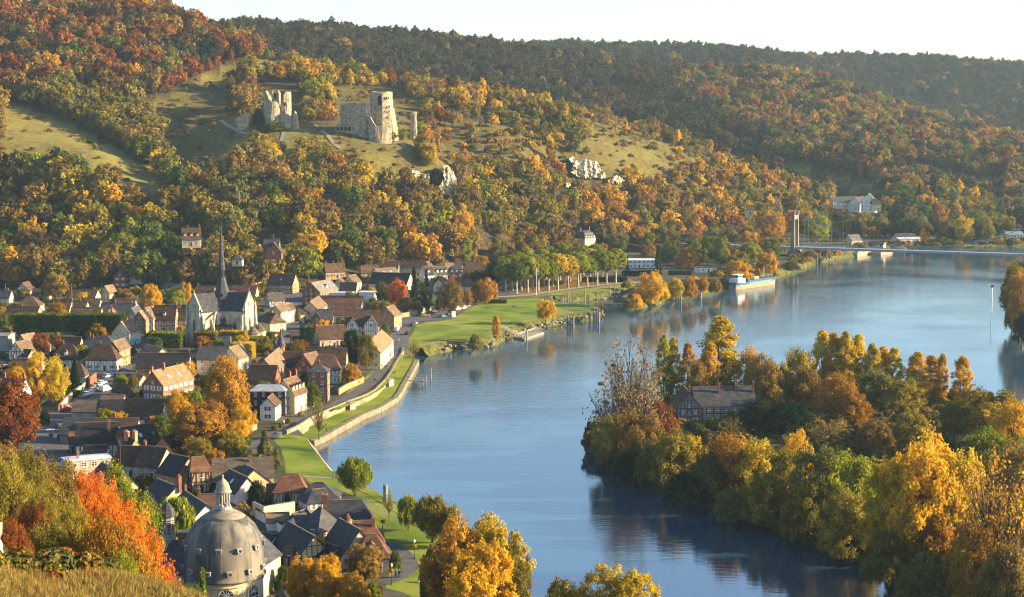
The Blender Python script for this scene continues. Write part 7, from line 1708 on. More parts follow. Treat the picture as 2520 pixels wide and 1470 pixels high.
# near slope
for (x, yt, yb, w, sh, pal, lab, Y) in [
    (1150, 190, 620, 300, 'ultra1', 'lime', 'pale yellow-green birch behind the flaming tree', 300),
    (930, 205, 900, 640, 'ultra0', 'flame', 'flaming orange-red tree on the near slope', 232), (1190, 470, 1150, 520, 'ultra0', 'flame', 'orange-red spreading bush right of the flaming tree', 205), (1050, 640, 1200, 520, 'ultra_spread', 'amber', 'amber-gold bush in front of the flaming tree', 198), (130, -40, 500, 620, 'ultra0', 'brown', 'tall olive-brown bush at the left edge below the red-orange tree', 275), (430, 60, 560, 480, 'ultra0', 'brown', 'brown-olive bush between the left edge and the dark street', 265), (380, 430, 900, 520, 'ultra1', 'olive', 'broad olive bush in the middle of the near slope', 225),
    (720, 520, 1000, 260, 'ultra1', 'olive', 'olive-brown bush left of the flaming tree', 215), (1120, 960, 1400, 480, 'ultra_spread', 'lime', 'green and gold bush at the grassy brow', 195), (1280, 960, 1330, 250, 'ultra_spread', 'amber', 'amber bush at the right of the grassy brow', 200),
    (300, 540, 1060, 300, 'ultra0', 'rust', 'dark red bush on the shaded near slope', 205), (470, 700, 1180, 380, 'ultra_spread', 'olive', 'deep shaded olive bush in the middle of the near slope', 200),
    (250, 30, 640, 480, 'ultra0', 'olive', 'large olive-green bush at the left under the red-orange tree', 260), (60, 60, 600, 360, 'ultra1', 'olive', 'olive bush at the left edge of the near slope', 250), (520, 130, 620, 360, 'ultra0', 'olive', 'yellow-olive bush beside the dark street', 270),
    (700, 260, 640, 260, 'ultra_spread', 'brown', 'brownish bush under the metal-roofed building', 270), (90, 700, 1080, 260, 'ultra_spread', 'rust', 'rust-brown bush beside the chalk ledge', 190), (640, 1000, 1400, 330, 'ultra_spread', 'red', 'wine-red bush at the foot of the near slope', 185),
    (250, 980, 1330, 330, 'ultra_spread', 'brown', 'dry brown thicket on the near slope', 185), (430, 1080, 1380, 260, 'sparse1', 'bare', 'leafless bush above the grassy brow', 180), (860, 1100, 1430, 330, 'ultra_spread', 'amber', 'orange-brown bush on the grassy brow', 185), (60, 1160, 1330, 200, 'ultra_spread', 'red', 'small red bush at the left edge above the grass', 170),
    (2000, 1225, 1640, 220, 'fir', 'green', 'young pine poking up left of the drum', 250), (1860, 1330, 1560, 150, 'ultra_spread', 'green', 'low green bush beside the young pine', 240)]:
    T(3, x, yt, yb, w, sh, pal, lab, 'bush' if 'bush' in lab or 'thicket' in lab else 'tree', Y=Y, cat='bush' if 'bush' in lab or 'thicket' in lab else 'tree')
# -- clipped limes, hedges
def clipped(name, x0, x1, y0, y1, z0, z1, pal, loc, rz, label, trunk=0, cat='hedge', group=None, seed=1, n=None):
    r = np.random.default_rng(seed); L, W, H = x1 - x0, y1 - y0, z1 - z0
    N = n or int((L * W + 2 * H * (L + W)) * 16); k = r.integers(0, 6, N); p = r.random((N, 3))
    ar = np.array([L * W, 0, W * H, W * H, L * H, L * H]); k = r.choice(6, N, p=ar / ar.sum())
    p[k == 0, 2] = 1; p[k == 2, 0] = 0; p[k == 3, 0] = 1; p[k == 4, 1] = 0; p[k == 5, 1] = 1
    q = (p - .5); q = np.sign(q) * np.abs(q) ; edge = np.linalg.norm(np.clip(np.abs(q) - .40, 0, 1), axis=1); q *= (1 - edge[:, None] * .55)
    pos = (q + .5) * np.array([L, W, H]) + np.array([x0, y0, z0]) + r.normal(size=(N, 3)) * .16
    nr = r.normal(size=(N, 3)); nr /= np.linalg.norm(nr, axis=1)[:, None]; a = np.cross(nr, r.normal(size=(N, 3))); a /= np.linalg.norm(a, axis=1)[:, None]; b = np.cross(nr, a); s = (.2 + .22 * r.random(N))[:, None]
    V = np.stack([pos + a*s, pos + b*s*.7, pos - a*s, pos - b*s*.7], 1)
    me = bpy.data.meshes.new('crown'); me.from_pydata(V.reshape(-1, 3).tolist(), [], np.arange(N*4).reshape(-1, 4).tolist()); me.update()
    at = me.attributes.new('tint', 'FLOAT', 'FACE'); at.data.foreach_set('value', np.clip(r.random(N) * .7 + .2 * np.sin(pos[:, 0] * .7), 0, 1).astype(np.float32)); me.materials.append(leaf(pal))
    o = empty(name, loc, rz); tag(o, label, cat, group); cr = link('crown', me, o)
    MB().box(x0 + L*.08, x1 - L*.08, y0 + W*.08, y1 - W*.08, z0 + .15, z1 - .25).build('branch_core', mat('hedge_core', (.03, .035, .012), 2, 1), o)
    if trunk: MB().tube([(0, 0, -.5), (0, 0, z0 + .6)], [trunk, trunk * .8], 7).build('trunk', BARK, o)
    return o
for i, (x, w) in enumerate(((300, 300), (575, 260), (830, 260), (1090, 290))):
    p = C(1, x, 1225, 4); s = FPX / (p.y * CT + 96 * ST) ; hw = w / 8 / s
    clipped('clipped_lime', -hw, hw, -4.5, 4.5, 2.6, 10.4, 'green', tuple(p), 0, ['first', 'second', 'third', 'last'][i] + ' green block of the clipped lime row, counted from the picture edge', .4, 'tree', 'clipped lime row', 20 + i)
for i, (k, xa, xb, yt, yb, d, pal, lab) in enumerate([(1, 1475, 1790, 1195, 1330, 8, 'lime', 'square clipped hornbeam block with orange end left of the church door'), (1, 1900, 2140, 1190, 1320, 5, 'olive', 'tall clipped hedge in front of the church corner'), (1, 2145, 2420, 1200, 1310, 5, 'yellow', 'golden-topped clipped hedge under the sunlit gable'),
      (5, 345, 660, 205, 330, 8, 'lime', 'broad clipped hornbeam block beside the church square'), (5, 310, 530, 265, 390, 7, 'yellow', 'front clipped hornbeam block with sunlit end'), (5, 660, 720, 175, 280, 6, 'green', 'dark clipped hedge end by the church square')]):
    (xa_, _), (xb_, _) = c(k, xa, 0), c(k, xb, 0); yt_, yb_ = c(k, 0, yt)[1], c(k, 0, yb)[1]; p = P((xa_ + xb_) / 2, yb_, 4); s = FPX / (p.y * CT + 96 * ST)
    clipped('clipped_hedge', -(xb_-xa_)/2/s, (xb_-xa_)/2/s, 0, d, .1, 6.2, pal, tuple(p), -.05, lab, 0, 'hedge', None, 40 + i)
for i, (k, xa, xb, yb, h, d, lab) in enumerate([(8, 1330, 1570, 1310, 2.6, 3, 'low trimmed hedge beside the boathouse lawn'), (8, 870, 1220, 1320, 3.0, 3, 'dark hedge in front of the pool building'), (10, 1100, 1570, 540, 2.8, 2, 'long dark hedge behind the last plane trunks'), (2, 640, 800, 420, 2.2, 2.5, 'green hedge behind the long street wall'), (2, 0, 230, 190, 2.4, 4, 'dark hedge left of the golden-yellow tree'), (10, 190, 370, 750, 1.6, 4, 'low clipped hedge on the lawn by the car row')]):
    (xa_, _), (xb_, _) = c(k, xa, 0), c(k, xb, 0); yb_ = c(k, 0, yb)[1]; p = P((xa_ + xb_) / 2, yb_, 4); s = FPX / (p.y * CT + 96 * ST)
    clipped('hedge', -(xb_-xa_)/2/s, (xb_-xa_)/2/s, 0, d, .0, h, 'dark' if 'dark' in lab else 'green', tuple(p), .05, lab, 0, 'hedge', None, 60 + i, 2600)

# ------------------------------------------------------------------ island trees
isl = []
def I(px, yt, yb, w, sh, pal, label, name='island_tree', group=None): T(0, px, yt, yb, w, sh, pal, label, name, 1.4, group)
I(1772, 782, 1000, 112, 'poplar0', 'yellow', 'tallest broad golden-green poplar on the island', 'poplar'); I(1745, 845, 1010, 62, 'poplar1', 'gold', 'orange poplar in front of the tallest island poplar', 'poplar')
I(1632, 828, 1010, 52, 'poplar2', 'lime', 'green-gold poplar at the left of the island poplars', 'poplar'); I(1655, 832, 1005, 46, 'poplar0', 'yellow', 'pointed yellow poplar next to the green-gold one', 'poplar'); I(1692, 846, 1015, 50, 'poplar1', 'amber', 'pale amber poplar left of the tallest poplar', 'poplar')
I(1712, 880, 1020, 50, 'near2', 'brown', 'brown tree between the island poplars')
for i, (x, yt, w) in enumerate([(2022, 815, 40), (2050, 820, 36), (2078, 818, 38), (2108, 825, 40), (2090, 850, 34), (2145, 848, 34), (2172, 855, 34), (2198, 858, 36), (2255, 868, 44), (2290, 876, 38), (2316, 872, 24)]):
    I(x, yt, 1000 + 4 * (i % 3), w * 1.6, f'poplar{i % 3}', 'gold' if i > 7 or i in (1, 4, 6) else 'yellow', ['first', 'second', 'third', 'fourth', 'fifth', 'sixth', 'seventh', 'eighth', 'ninth', 'tenth', 'last'][i] + ' golden poplar of the island back row, counted from the tallest poplar', 'poplar')
I(2365, 878, 1010, 60, 'poplar1', 'gold', 'orange poplar standing alone at the end of the island back row', 'poplar')
for (x, yt, yb, w, sh, pal, lab) in [
    (1540, 848, 1120, 130, 'sparse0', 'bare', 'tall pale leafless tree with mistletoe at the island tip'), (1590, 855, 1090, 110, 'sparse1', 'bare', 'second pale leafless tree behind the island tip'), (1505, 930, 1130, 120, 'sparse1', 'bare', 'thin pale-brown tree leaning over the island tip'), (1570, 940, 1130, 140, 'sparse0', 'bare', 'thin-leaved tan tree in front of the leafless trees'),
    (1500, 1020, 1150, 110, 'near3', 'olive', 'dark olive bush at the island point'), (1625, 985, 1110, 110, 'near_wide', 'rust', 'rust-red tree left of the island house'), (1570, 1010, 1160, 120, 'near0', 'brown', 'brown bush below the rust-red island tree'),
    (1655, 1050, 1200, 140, 'near_wide', 'olive', 'grey-green willow bush before the island house'), (1700, 1068, 1200, 110, 'near_wide', 'yellow', 'yellow-green willow right of the grey-green bush'), (1610, 1080, 1190, 110, 'near_wide', 'olive', 'dark olive willow at the left island shore'),
    (1790, 1068, 1230, 150, 'near0', 'amber', 'ochre-topped willow on the island shore below the house'), (1740, 1110, 1235, 130, 'near_wide', 'sage', 'shaded willow on the near island shore'), (1860, 1080, 1240, 130, 'near2', 'yellow', 'olive willow right of the ochre-topped willow'), (1960, 1055, 1230, 80, 'near1', 'gold', 'bright gold tree in the middle of the island shore'),
    (1925, 1095, 1270, 120, 'near3', 'olive', 'grey-green willow left of the bright gold tree'), (2010, 1095, 1290, 140, 'near0', 'sage', 'tall grey-green willow right of the bright gold tree'), (1880, 1160, 1290, 150, 'near_wide', 'olive', 'dark low willow over the island shore'), (1980, 1180, 1330, 150, 'near_wide', 'olive', 'sage bush hanging over the dark water'), (2090, 1110, 1320, 150, 'near2', 'lime', 'olive willow towards the big golden tree'), (2080, 1200, 1370, 150, 'near_wide', 'olive', 'low dark bush hanging over the near shore'),
    (1905, 890, 1010, 90, 'near0', 'lime', 'rounded olive willow right of the tallest poplar'), (1850, 850, 1005, 70, 'near1', 'gold', 'yellowish willow touching the tallest poplar'), (1960, 855, 1010, 90, 'near2', 'yellow', 'olive willow left of the golden back row'), (1885, 880, 1020, 110, 'near_wide', 'brown', 'dark copper tree behind the island house roof'), (1985, 900, 1020, 80, 'near3', 'brown', 'brownish tree under the golden back row'),
    (2060, 920, 1040, 110, 'near0', 'amber', 'olive tree under the golden poplars'), (2150, 905, 1030, 110, 'near1', 'sage', 'grey-green round tree before the golden poplars'), (2220, 930, 1040, 110, 'near2', 'olive', 'green undergrowth tree below the orange poplars'), (2100, 965, 1050, 110, 'near_wide', 'amber', 'bright copper-red tree in the island centre'), (1860, 985, 1060, 110, 'near_wide', 'dark', 'dark evergreen beside the island house'), (1945, 985, 1070, 150, 'near_wide', 'dark', 'wide dark green thicket right of the island house'),
    (2040, 1025, 1120, 110, 'sparse1', 'brown', 'thin brown tree in the island meadow'), (2150, 1030, 1120, 110, 'near_wide', 'brown', 'pinkish-brown bush behind the big golden tree'), (2240, 1010, 1110, 120, 'near_wide', 'olive', 'dark olive shrub behind the big golden tree'), (2420, 955, 1090, 170, 'near0', 'olive', 'broad grey-green willow below the lone orange poplar'), (2490, 985, 1130, 130, 'near2', 'gold', 'golden-olive tree at the right picture edge of the island'), (2350, 990, 1090, 110, 'near3', 'olive', 'olive tree beside the broad grey-green willow'),
    (2440, 1050, 1230, 150, 'near1', 'lime', 'dark olive tree at the right edge above the amber tree'), (2500, 1090, 1290, 120, 'near0', 'brown', 'brown tree at the right picture edge'), (2330, 1060, 1180, 110, 'near_wide', 'dark', 'dark shaded bush behind the largest golden tree'),
    (2270, 1078, 1420, 230, 'fine0', 'gold', 'largest golden tree of the island near shore'), (2190, 1130, 1400, 150, 'fine1', 'yellow', 'olive tree left of the largest golden tree'), (2340, 1110, 1420, 150, 'fine2', 'yellow', 'yellow tree joined to the largest golden tree'), (2300, 1250, 1440, 130, 'fine_spread', 'amber', 'small fiery orange tree under the largest golden tree'), (2430, 1130, 1480, 200, 'sparse0', 'amber', 'thin amber tree with visible branches at the lower right'), (2490, 1170, 1500, 170, 'sparse1', 'gold', 'thin golden tree at the lower right edge'),
    (2390, 1280, 1500, 170, 'fine_spread', 'amber', 'dusky amber bush at the lower right shore'), (2480, 1330, 1540, 190, 'fine_spread', 'brown', 'brown bush in the lower right corner'), (2180, 1300, 1440, 140, 'fine_spread', 'olive', 'dark olive bush overhanging the water at lower right'), (2280, 1360, 1490, 170, 'fine_spread', 'sage', 'lowest dark bush of the island shore'), (1560, 1100, 1180, 120, 'near_wide', 'dark', 'dark shaded bush at the water under the island tip'), (1690, 1160, 1240, 120, 'near_wide', 'dark', 'dark shaded bush at the water below the willows'), (1810, 1200, 1280, 130, 'near_wide', 'sage', 'overhanging shaded willow in the middle of the shore'),
    (1800, 1030, 1090, 60, 'sparse0', 'olive', 'spiky shrub in the island house garden'), (1720, 1040, 1080, 50, 'near_wide', 'green', 'green shrub at the island house porch'), (2470, 1230, 1400, 130, 'fine1', 'olive', 'olive tree behind the thin golden tree')]:
    I(x, yt, yb, w, sh, pal, lab)
# mistletoe balls in the leafless trees, and a dead trunk
for (x, y) in ((1478, 945), (1490, 990), (1510, 900), (1470, 1015), (1530, 960)):
    p = D(x, y, P(1540, 1110, 1.5).y - 2); o = link('mistletoe', PROTO['bush0'][0]); o.location = (p.x, p.y, p.z - .6); o.scale = (.42,) * 3; o.material_slots[0].link = 'OBJECT'; o.material_slots[0].material = leaf('olive'); tag(o, 'dark mistletoe ball in the leafless trees at the island tip', 'mistletoe', 'mistletoe balls at the island tip')
p = P(2262, 1432, 1); o = MB().tube([(0, 0, -1), (-1.6, 0, 5), (-3.2, .3, 9.5), (-4.6, .2, 12.5)], [.35, .28, .18, .06], 6).tube([(-2.6, .2, 8), (-2.0, .2, 10.5)], [.12, .04], 5).build('dead_trunk', BARK_PALE, loc=tuple(p)); tag(o, 'pale dead trunk leaning over the dark water', 'dead tree')
# far island and right edge
for (x, yt, yb, w, sh, pal, lab) in [(2490, 645, 800, 60, 'near0', 'olive', 'olive tree at the right edge of the far island'), (2515, 660, 830, 80, 'near1', 'amber', 'amber tree at the right edge of the far island'), (2495, 720, 815, 50, 'near_wide', 'sage', 'grey-green bush at the far island water edge'), (2520, 760, 850, 70, 'near_wide', 'dark', 'dark bush at the right edge of the river'), (2510, 640, 720, 60, 'near2', 'green', 'green tree behind the far island trees')]: I(x, yt, yb, w, sh, pal, lab)
# undergrowth that nobody could count
def undergrowth(name, poly, z, n, label, pals=('olive', 'brown', 'sage'), s0=.5, s1=1.2, seed=5):
    r = np.random.default_rng(seed); a = np.array([(p[0], p[1]) for p in poly]); lo, hi = a.min(0), a.max(0); pts = []
    while len(pts) < n:
        x, y = lo + (hi - lo) * r.random(2)
        if not inpoly(x, y, a): continue
        zz = z if z is not None else max(4.0, gh(x, y)); pts.append((x, y, zz - .15, s0 + (s1 - s0) * r.random(), r.random() * 6.28, VIDX[('shrub%d' % r.integers(2), str(r.choice(pals)))]))
    o = woods(name, pts, label); o['category'] = 'undergrowth'; return o
undergrowth('island_undergrowth', [(p.x, p.y) for p in ISL], 1.4, 620, 'tangled undergrowth beneath the island trees')
_r = np.random.default_rng(31); _s = []
for a_, b_ in zip(ISL[:12], ISL[1:12]):
    for _ in range(max(3, int((b_ - a_).length / 1.6))):
        q = a_.lerp(b_, _r.random()) + Vector((_r.normal() * 1.0 + .8, 1.2 + _r.random() * 3.5, 0)); _s.append((q.x, q.y, 1.0, .7 + 1.0 * _r.random(), _r.random() * 6.28, VIDX[('shrub%d' % _r.integers(2), str(_r.choice(['olive', 'moss', 'dark', 'sage', 'brown'])))]))
_o = woods('shore_brush', _s, 'overhanging brush along the near island shore'); _o['category'] = 'undergrowth'
undergrowth('bank_undergrowth', [tuple(p)[:2] for p in [P(1550,750,4), P(1800,700,4), P(1950,655,4), P(2060,628,4), P(2060,612,4), P(1900,640,4), P(1700,690,4), P(1560,715,4)]], 3.6, 120, 'scrubby growth along the far left bank', ('olive', 'amber', 'brown', 'gold'))
undergrowth('far_bank_undergrowth', [tuple(p)[:2] for p in [P(2100,612,4), P(2560,600,4), P(2560,588,4), P(2100,600,4)]], 3.6, 110, 'hedges and reeds along the far bank', ('olive', 'sage', 'green', 'amber'))
undergrowth('slope_undergrowth', [D(-40,1100,270), D(430,1350,270), D(420,1440,200), D(200,1440,160), D(-60,1400,150)], None, 260, 'dense shaded brush covering the near slope', ('olive', 'brown', 'rust', 'sage'), .3, .75)
undergrowth('garden_undergrowth', [tuple(p)[:2] for p in [P(0,735,4), P(620,735,4), P(1000,705,4), P(1180,690,4), P(1180,672,4), P(900,690,4), P(500,715,4), P(0,728,4)]], 4, 130, 'garden shrubs along the foot of the hill', ('green', 'olive', 'lime', 'amber'))
# dry grass on the near brow
def tufts():
    r = np.random.default_rng(11); b = MB()
    for i in range(26):
        a = r.random() * 6.28; q = r.random() ** .5 * .45; x, y = q*math.cos(a), q*math.sin(a); h = .35 + .5*r.random(); lx_, ly_ = (r.random()-.5)*.5, (r.random()-.5)*.5; w = .035
        b.add([(x-w, y, 0), (x+w, y, 0), (x+lx_*.5+w*.6, y+ly_*.5, h*.6), (x+lx_, y+ly_, h), (x+lx_*.5-w*.6, y+ly_*.5, h*.6)], [(0,1,2,3,4)])
    me = b.mesh('grass_tuft'); at = me.attributes.new('tint', 'FLOAT', 'FACE'); at.data.foreach_set('value', r.random(26).astype(np.float32))
    cl = bpy.data.collections.new('grass_kinds')
    for i, st in enumerate(([(.1,(.10,.060,.018)),(.5,(.22,.135,.040)),(.9,(.34,.225,.075))], [(.1,(.09,.08,.02)),(.5,(.20,.17,.04)),(.9,(.33,.27,.07))])):
        m2 = me.copy(); m2.materials.append(leafmat(f'dry_grass_{i}', st)); cl.objects.link(bpy.data.objects.new(f'grass_kind_{i}', m2))
    return cl
_c = tufts(); _g = bpy.data.node_groups['plant_woods'].copy(); _g.name = 'plant_grass'
for n_ in _g.nodes:
    if n_.bl_idname == 'GeometryNodeCollectionInfo': n_.inputs['Collection'].default_value = _c
r_ = np.random.default_rng(12); xy = np.stack([r_.uniform(-52, -22, 9000), r_.uniform(120, 215, 9000)], 1); hh_ = heights(xy)
pts_ = [(x, y, z - .03, .7 + .8*r_.random(), r_.random()*6.28, int(r_.random() < .35)) for (x, y), z in zip(xy, hh_) if -60 < proj(x, y, z)[0] < 560 and proj(x, y, z)[1] < 1520]
_o = woods('dry_grass', pts_, 'dry straw-coloured grass on the near brow'); _o.modifiers[0].node_group = _g; _o['category'] = 'grass'
# chalk ledge at the picture edge
b = MB(); r_ = random.Random(9); vs = []
for i in range(9):
    for j in range(5): vs.append((1.2*math.sin(j*.8)+r_.uniform(-.4,.6) + j*.15, -1.0 + .5*j + r_.uniform(-.3,.3), 7 - i*1.1))
b.add(vs, [(i*5+j, i*5+5+j, i*5+6+j, i*5+1+j) for i in range(8) for j in range(4)]); n0 = len(vs)
b.add([(v[0]-5, v[1]+1, v[2]) for v in vs], [(i*5+1+j, i*5+6+j, i*5+5+j, i*5+j) for i in range(8) for j in range(4)])
p = D(-34, 1405, 172); tag(b.build('chalk_ledge', CHALK, loc=(p.x, p.y, p.z - 2)), 'pale chalk ledge at the left edge of the near slope', 'rock')

# trees of the flat gardens before and beyond the bridge, and garden greenery between the houses
def free(x, y, m=2.0):
    for (_, hx, hy, a_, b_, rz_) in HOUSES:
        dx, dy = x - hx, y - hy
        if abs(dx*math.cos(rz_) + dy*math.sin(rz_)) < a_ + m and abs(-dx*math.sin(rz_) + dy*math.cos(rz_)) < b_ + m: return False
    for pp, w in ROADS:
        for a, b in zip(pp, pp[1:]):
            d = b - a; t = max(0, min(1, ((x-a.x)*d.x + (y-a.y)*d.y) / max(1e-6, d.x**2 + d.y**2)))
            if math.hypot(x - a.x - t*d.x, y - a.y - t*d.y) < w / 2 + m * .5: return False
    return True
rq = random.Random(21)
for nm, poly, n, pals, where in (('garden_tree', [(1560,600),(1640,588),(1900,572),(1940,580),(1930,640),(1800,668),(1700,668),(1600,650)], 60, ['olive', 'green', 'amber', 'brown', 'lime', 'sage'], 'in the riverside gardens before the bridge'),
                          ('far_bank_tree', [(1960,560),(2540,556),(2540,592),(2300,594),(1990,600)], 60, ['sage', 'green', 'olive', 'dark', 'amber', 'dark'], 'on the flat far bank beyond the bridge'),
                          ('town_tree', [(0,735),(700,735),(1000,705),(960,800),(800,900),(640,1000),(600,1150),(330,1200),(160,1060),(0,1000)], 48, ['amber', 'olive', 'green', 'brown', 'gold', 'lime'], 'in a garden among the crowded roofs'),
                          ('hill_foot_tree', [(1150,648),(1240,632),(1400,618),(1540,606),(1540,622),(1400,640),(1300,655),(1180,668)], 34, ['brown', 'olive', 'green', 'amber', 'dark'], 'between the plane crowns and the hill foot')):
    k = 0
    for _ in range(900):
        if k >= n: break
        px, py = rq.uniform(min(q[0] for q in poly), max(q[0] for q in poly)), rq.uniform(min(q[1] for q in poly), max(q[1] for q in poly))
        if not inpoly(px, py, poly): continue
        q = P(px, py, 4)
        if not free(q.x, q.y, 3): continue
        pal = rq.choice(pals); k += 1
        tree(nm, rq.choice(['near0', 'near1', 'near2', 'near3', 'near_wide']), pal, (q.x, q.y, 3.9), rq.uniform(7, 15) * (1.25 if nm == 'far_bank_tree' else .62 if nm == 'town_tree' else 1), f'{KINDNAME[pal]} tree {where}', 'tree', f'{KINDNAME[pal]} trees {where}', rq.uniform(.85, 1.25))
gp = []; 
while len(gp) < 520:
    px, py = rq.uniform(-20, 1000), rq.uniform(705, 1330); q = P(px, py, 4)
    if px > (620 if py > 1030 else 1010 - (py - 705)) or gh(q.x, q.y) > 4.3 or not free(q.x, q.y, 1.0): continue
    gp.append((q.x, q.y, 3.9, rq.uniform(.35, 1.0), rq.random() * 6.28, VIDX[('shrub%d' % rq.randrange(2), rq.choice(['green', 'olive', 'moss', 'lime', 'brown', 'dark', 'amber']))]))
_o = woods('garden_shrubs', gp, 'hedges and shrubs filling the gardens between the houses'); _o['category'] = 'shrubs'

# ------------------------------------------------------------------ turret, awnings, vehicles, people, lamps
p = C(5, 808, 470, 4); o = empty('slate_turret', (p.x, p.y, 4)); tag(o, 'round manor turret with tall conical slate cap', 'turret')
MB().lathe([(1.5, -1), (1.5, 8.2), (1.75, 8.4)], 14).build('shaft', WALL['brick'], o); MB().lathe([(2.0, 8.3), (1.5, 9.6), (.75, 12.2), (.1, 15.0)], 16).build('cone_roof', ROOF['slate'], o); MB().lathe([(.07, 14.9), (.03, 17.5)], 5).build('finial', TIMBER, o)
def awning(k, x, y, w, m, label, rz=0):
    p = C(k, x, y, 4); o = empty('awning', tuple(p), rz); tag(o, label, 'awning')
    MB().add([(-w/2, 0, 3.2), (w/2, 0, 3.2), (w/2, -1.8, 2.5), (-w/2, -1.8, 2.5), (-w/2, -1.8, 2.2), (w/2, -1.8, 2.2), (-w/2, 0, 3.1), (w/2, 0, 3.1)], [(0, 3, 2, 1), (3, 4, 5, 2), (0, 6, 4, 3), (1, 2, 5, 7)]).build('canvas', m, o)
    for s in (-1, 1): MB().bar((s*w*.48, -1.7, 0), (s*w*.48, -1.7, 2.4), .06).build('post', PILE, o)
awning(4, 262, 1238, 5.5, mat('red_canvas', (.34, .02, .025), 2, .8), 'red awning over the bistro front at the church square', .08)
awning(1, 1335, 1310, 3.0, mat('turquoise_canvas', (.03, .30, .36), 2, .8), 'turquoise awning at the street corner beside the lime row', .4)
CARM = {n: mat('car_' + n, cc, 1, .25, spec=.6) for n, cc in dict(white=(.70, .70, .69), silver=(.34, .36, .38), dark=(.022, .025, .032), navy=(.02, .04, .10), red=(.33, .03, .025), teal=(.03, .16, .19), yellow=(.55, .36, .03), grey=(.13, .14, .15)).items()}
TYRE = mat('tyre', (.015, .015, .015), 2, .9)
def car_mesh(van, m):
    b = MB(); L = 2.15 if not van else 2.4
    sec = [(-L, .35, .75), (-L*.93, .3, .95), (-L*.5, .3, 1.0), (L*.45, .3, .92), (L*.9, .32, .78), (L, .4, .65)] if not van else [(-L, .35, 1.1), (-L*.95, .3, 1.2), (L*.6, .3, 1.2), (L*.9, .32, 1.0), (L, .4, .8)]
    vs = []
    for x, z0, z1 in sec:
        w = .84 if abs(x) < L*.95 else .72
        vs += [(x, -w, z0), (x, -w*1.0, z1), (x, w*1.0, z1), (x, w, z0)]
    n = len(sec); b.add(vs, [(i*4+j, i*4+4+j, i*4+4+(j+1) % 4, i*4+(j+1) % 4) for i in range(n-1) for j in range(4)] + [(0,1,2,3), (n*4-4, n*4-1, n*4-2, n*4-3)])
    t = (-L*.62, L*.18, 1.45, -L*.88, L*.5) if not van else (-L*.9, L*.35, 2.15, -L*.95, L*.62)
    z0 = .96 if not van else 1.18
    # roof panel over the glasshouse
    b.add([(t[0], -.62, t[2]), (t[1], -.62, t[2]), (t[1], .62, t[2]), (t[0], .62, t[2]), (t[0], -.62, t[2]-.06), (t[1], -.62, t[2]-.06), (t[1], .62, t[2]-.06), (t[0], .62, t[2]-.06)], [(0,1,2,3),(0,4,5,1),(1,5,6,2),(2,6,7,3),(3,7,4,0)])
    g = MB().add([(t[3], -.78, z0), (t[4], -.78, z0), (t[4], .78, z0), (t[3], .78, z0), (t[0], -.61, t[2]-.05), (t[1], -.61, t[2]-.05), (t[1], .61, t[2]-.05), (t[0], .61, t[2]-.05)], [(0,1,5,4),(1,2,6,5),(2,3,7,6),(3,0,4,7)])
    return b.mesh('car_body', m), g.mesh('car_glass', GLASS if not van else m)
CM = {(v, n): car_mesh(v, m) for n, m in CARM.items() for v in (0, 1)}
WHEEL = MB().tube([(0, -.1, 0), (0, .1, 0)], .32, 10).mesh('wheel', TYRE)
LAMPM = MB().box(-.04, .04, -.16, .16, -.08, .08).mesh('headlight', WHITE)
def car(k, x, y, colr, ang, label, van=0, group=None, z=4.03):
    p = C(k, x, y, z); o = empty('parked_van' if van else 'parked_car', tuple(p), math.radians(ang)); tag(o, label, 'van' if van else 'car', group)
    bm_, gm = CM[(van, colr)]; link('body', bm_, o); link('glazing', gm, o); L = 1.3 if not van else 1.5
    for sx in (-1, 1):
        for sy in (-1, 1): link('wheel', WHEEL, o, (sx * L, sy * .78, .32))
    for sy in (-1, 1): link('headlight', LAMPM, o, ((2.12 if not van else 2.36), sy * .55, .62))
for i, (x, y, cl) in enumerate([(825,418,'grey'),(862,392,'white'),(892,368,'dark'),(918,350,'silver'),(944,328,'white'),(972,304,'silver'),(1000,284,'white')]):
    car(2, x, y, cl, 62, f'{cl} car parked along the left kerb of the street, {["nearest", "second", "third", "middle", "fifth", "sixth", "farthest"][i]} of seven', group='cars parked along the street kerb')
car(2, 1062, 218, 'white', 65, 'white car parked under the timbered corner house'); car(2, 1090, 196, 'silver', 65, 'silver car parked just behind the white one at the timbered corner')
car(2, 1176, 138, 'dark', 20, 'dark car parked before the white barn gable'); car(2, 1222, 158, 'navy', 15, 'navy car parked against the white barn'); car(2, 1040, 352, 'white', 70, 'white van standing in the parking street', 1)
car(2, 645, 545, 'red', 60, 'red van driving along the dark street', 1); car(2, 585, 712, 'dark', 75, 'dark car beside the slate workshop'); car(2, 65, 128, 'white', 10, 'white car parked behind the dark hedge at the left edge'); car(2, 8, 112, 'dark', 10, 'dark car at the left edge beside the white one'); car(1, 30, 1325, 'white', 5, 'white van parked beside the grey workshop', 1)
car(1, 835, 690, 'white', 80, 'white car in front of the blue-grey garage', z=4.03)
for (x, y, cl, a, l) in [(425,1052,'silver',80,'silver car parked beside the bistro row'),(457,1026,'dark',80,'dark car across from the silver one by the bistro'),(522,1088,'navy',82,'navy car parked under the striped brick house'),(526,1132,'grey',82,'grey car behind the navy one in the church street'),(410,1218,'dark',60,'dark car at the church square corner')]: car(4, x, y, cl, a, l)
car(4, 1455, 1160, 'white', 85, 'white van driving on the riverside road', 1)
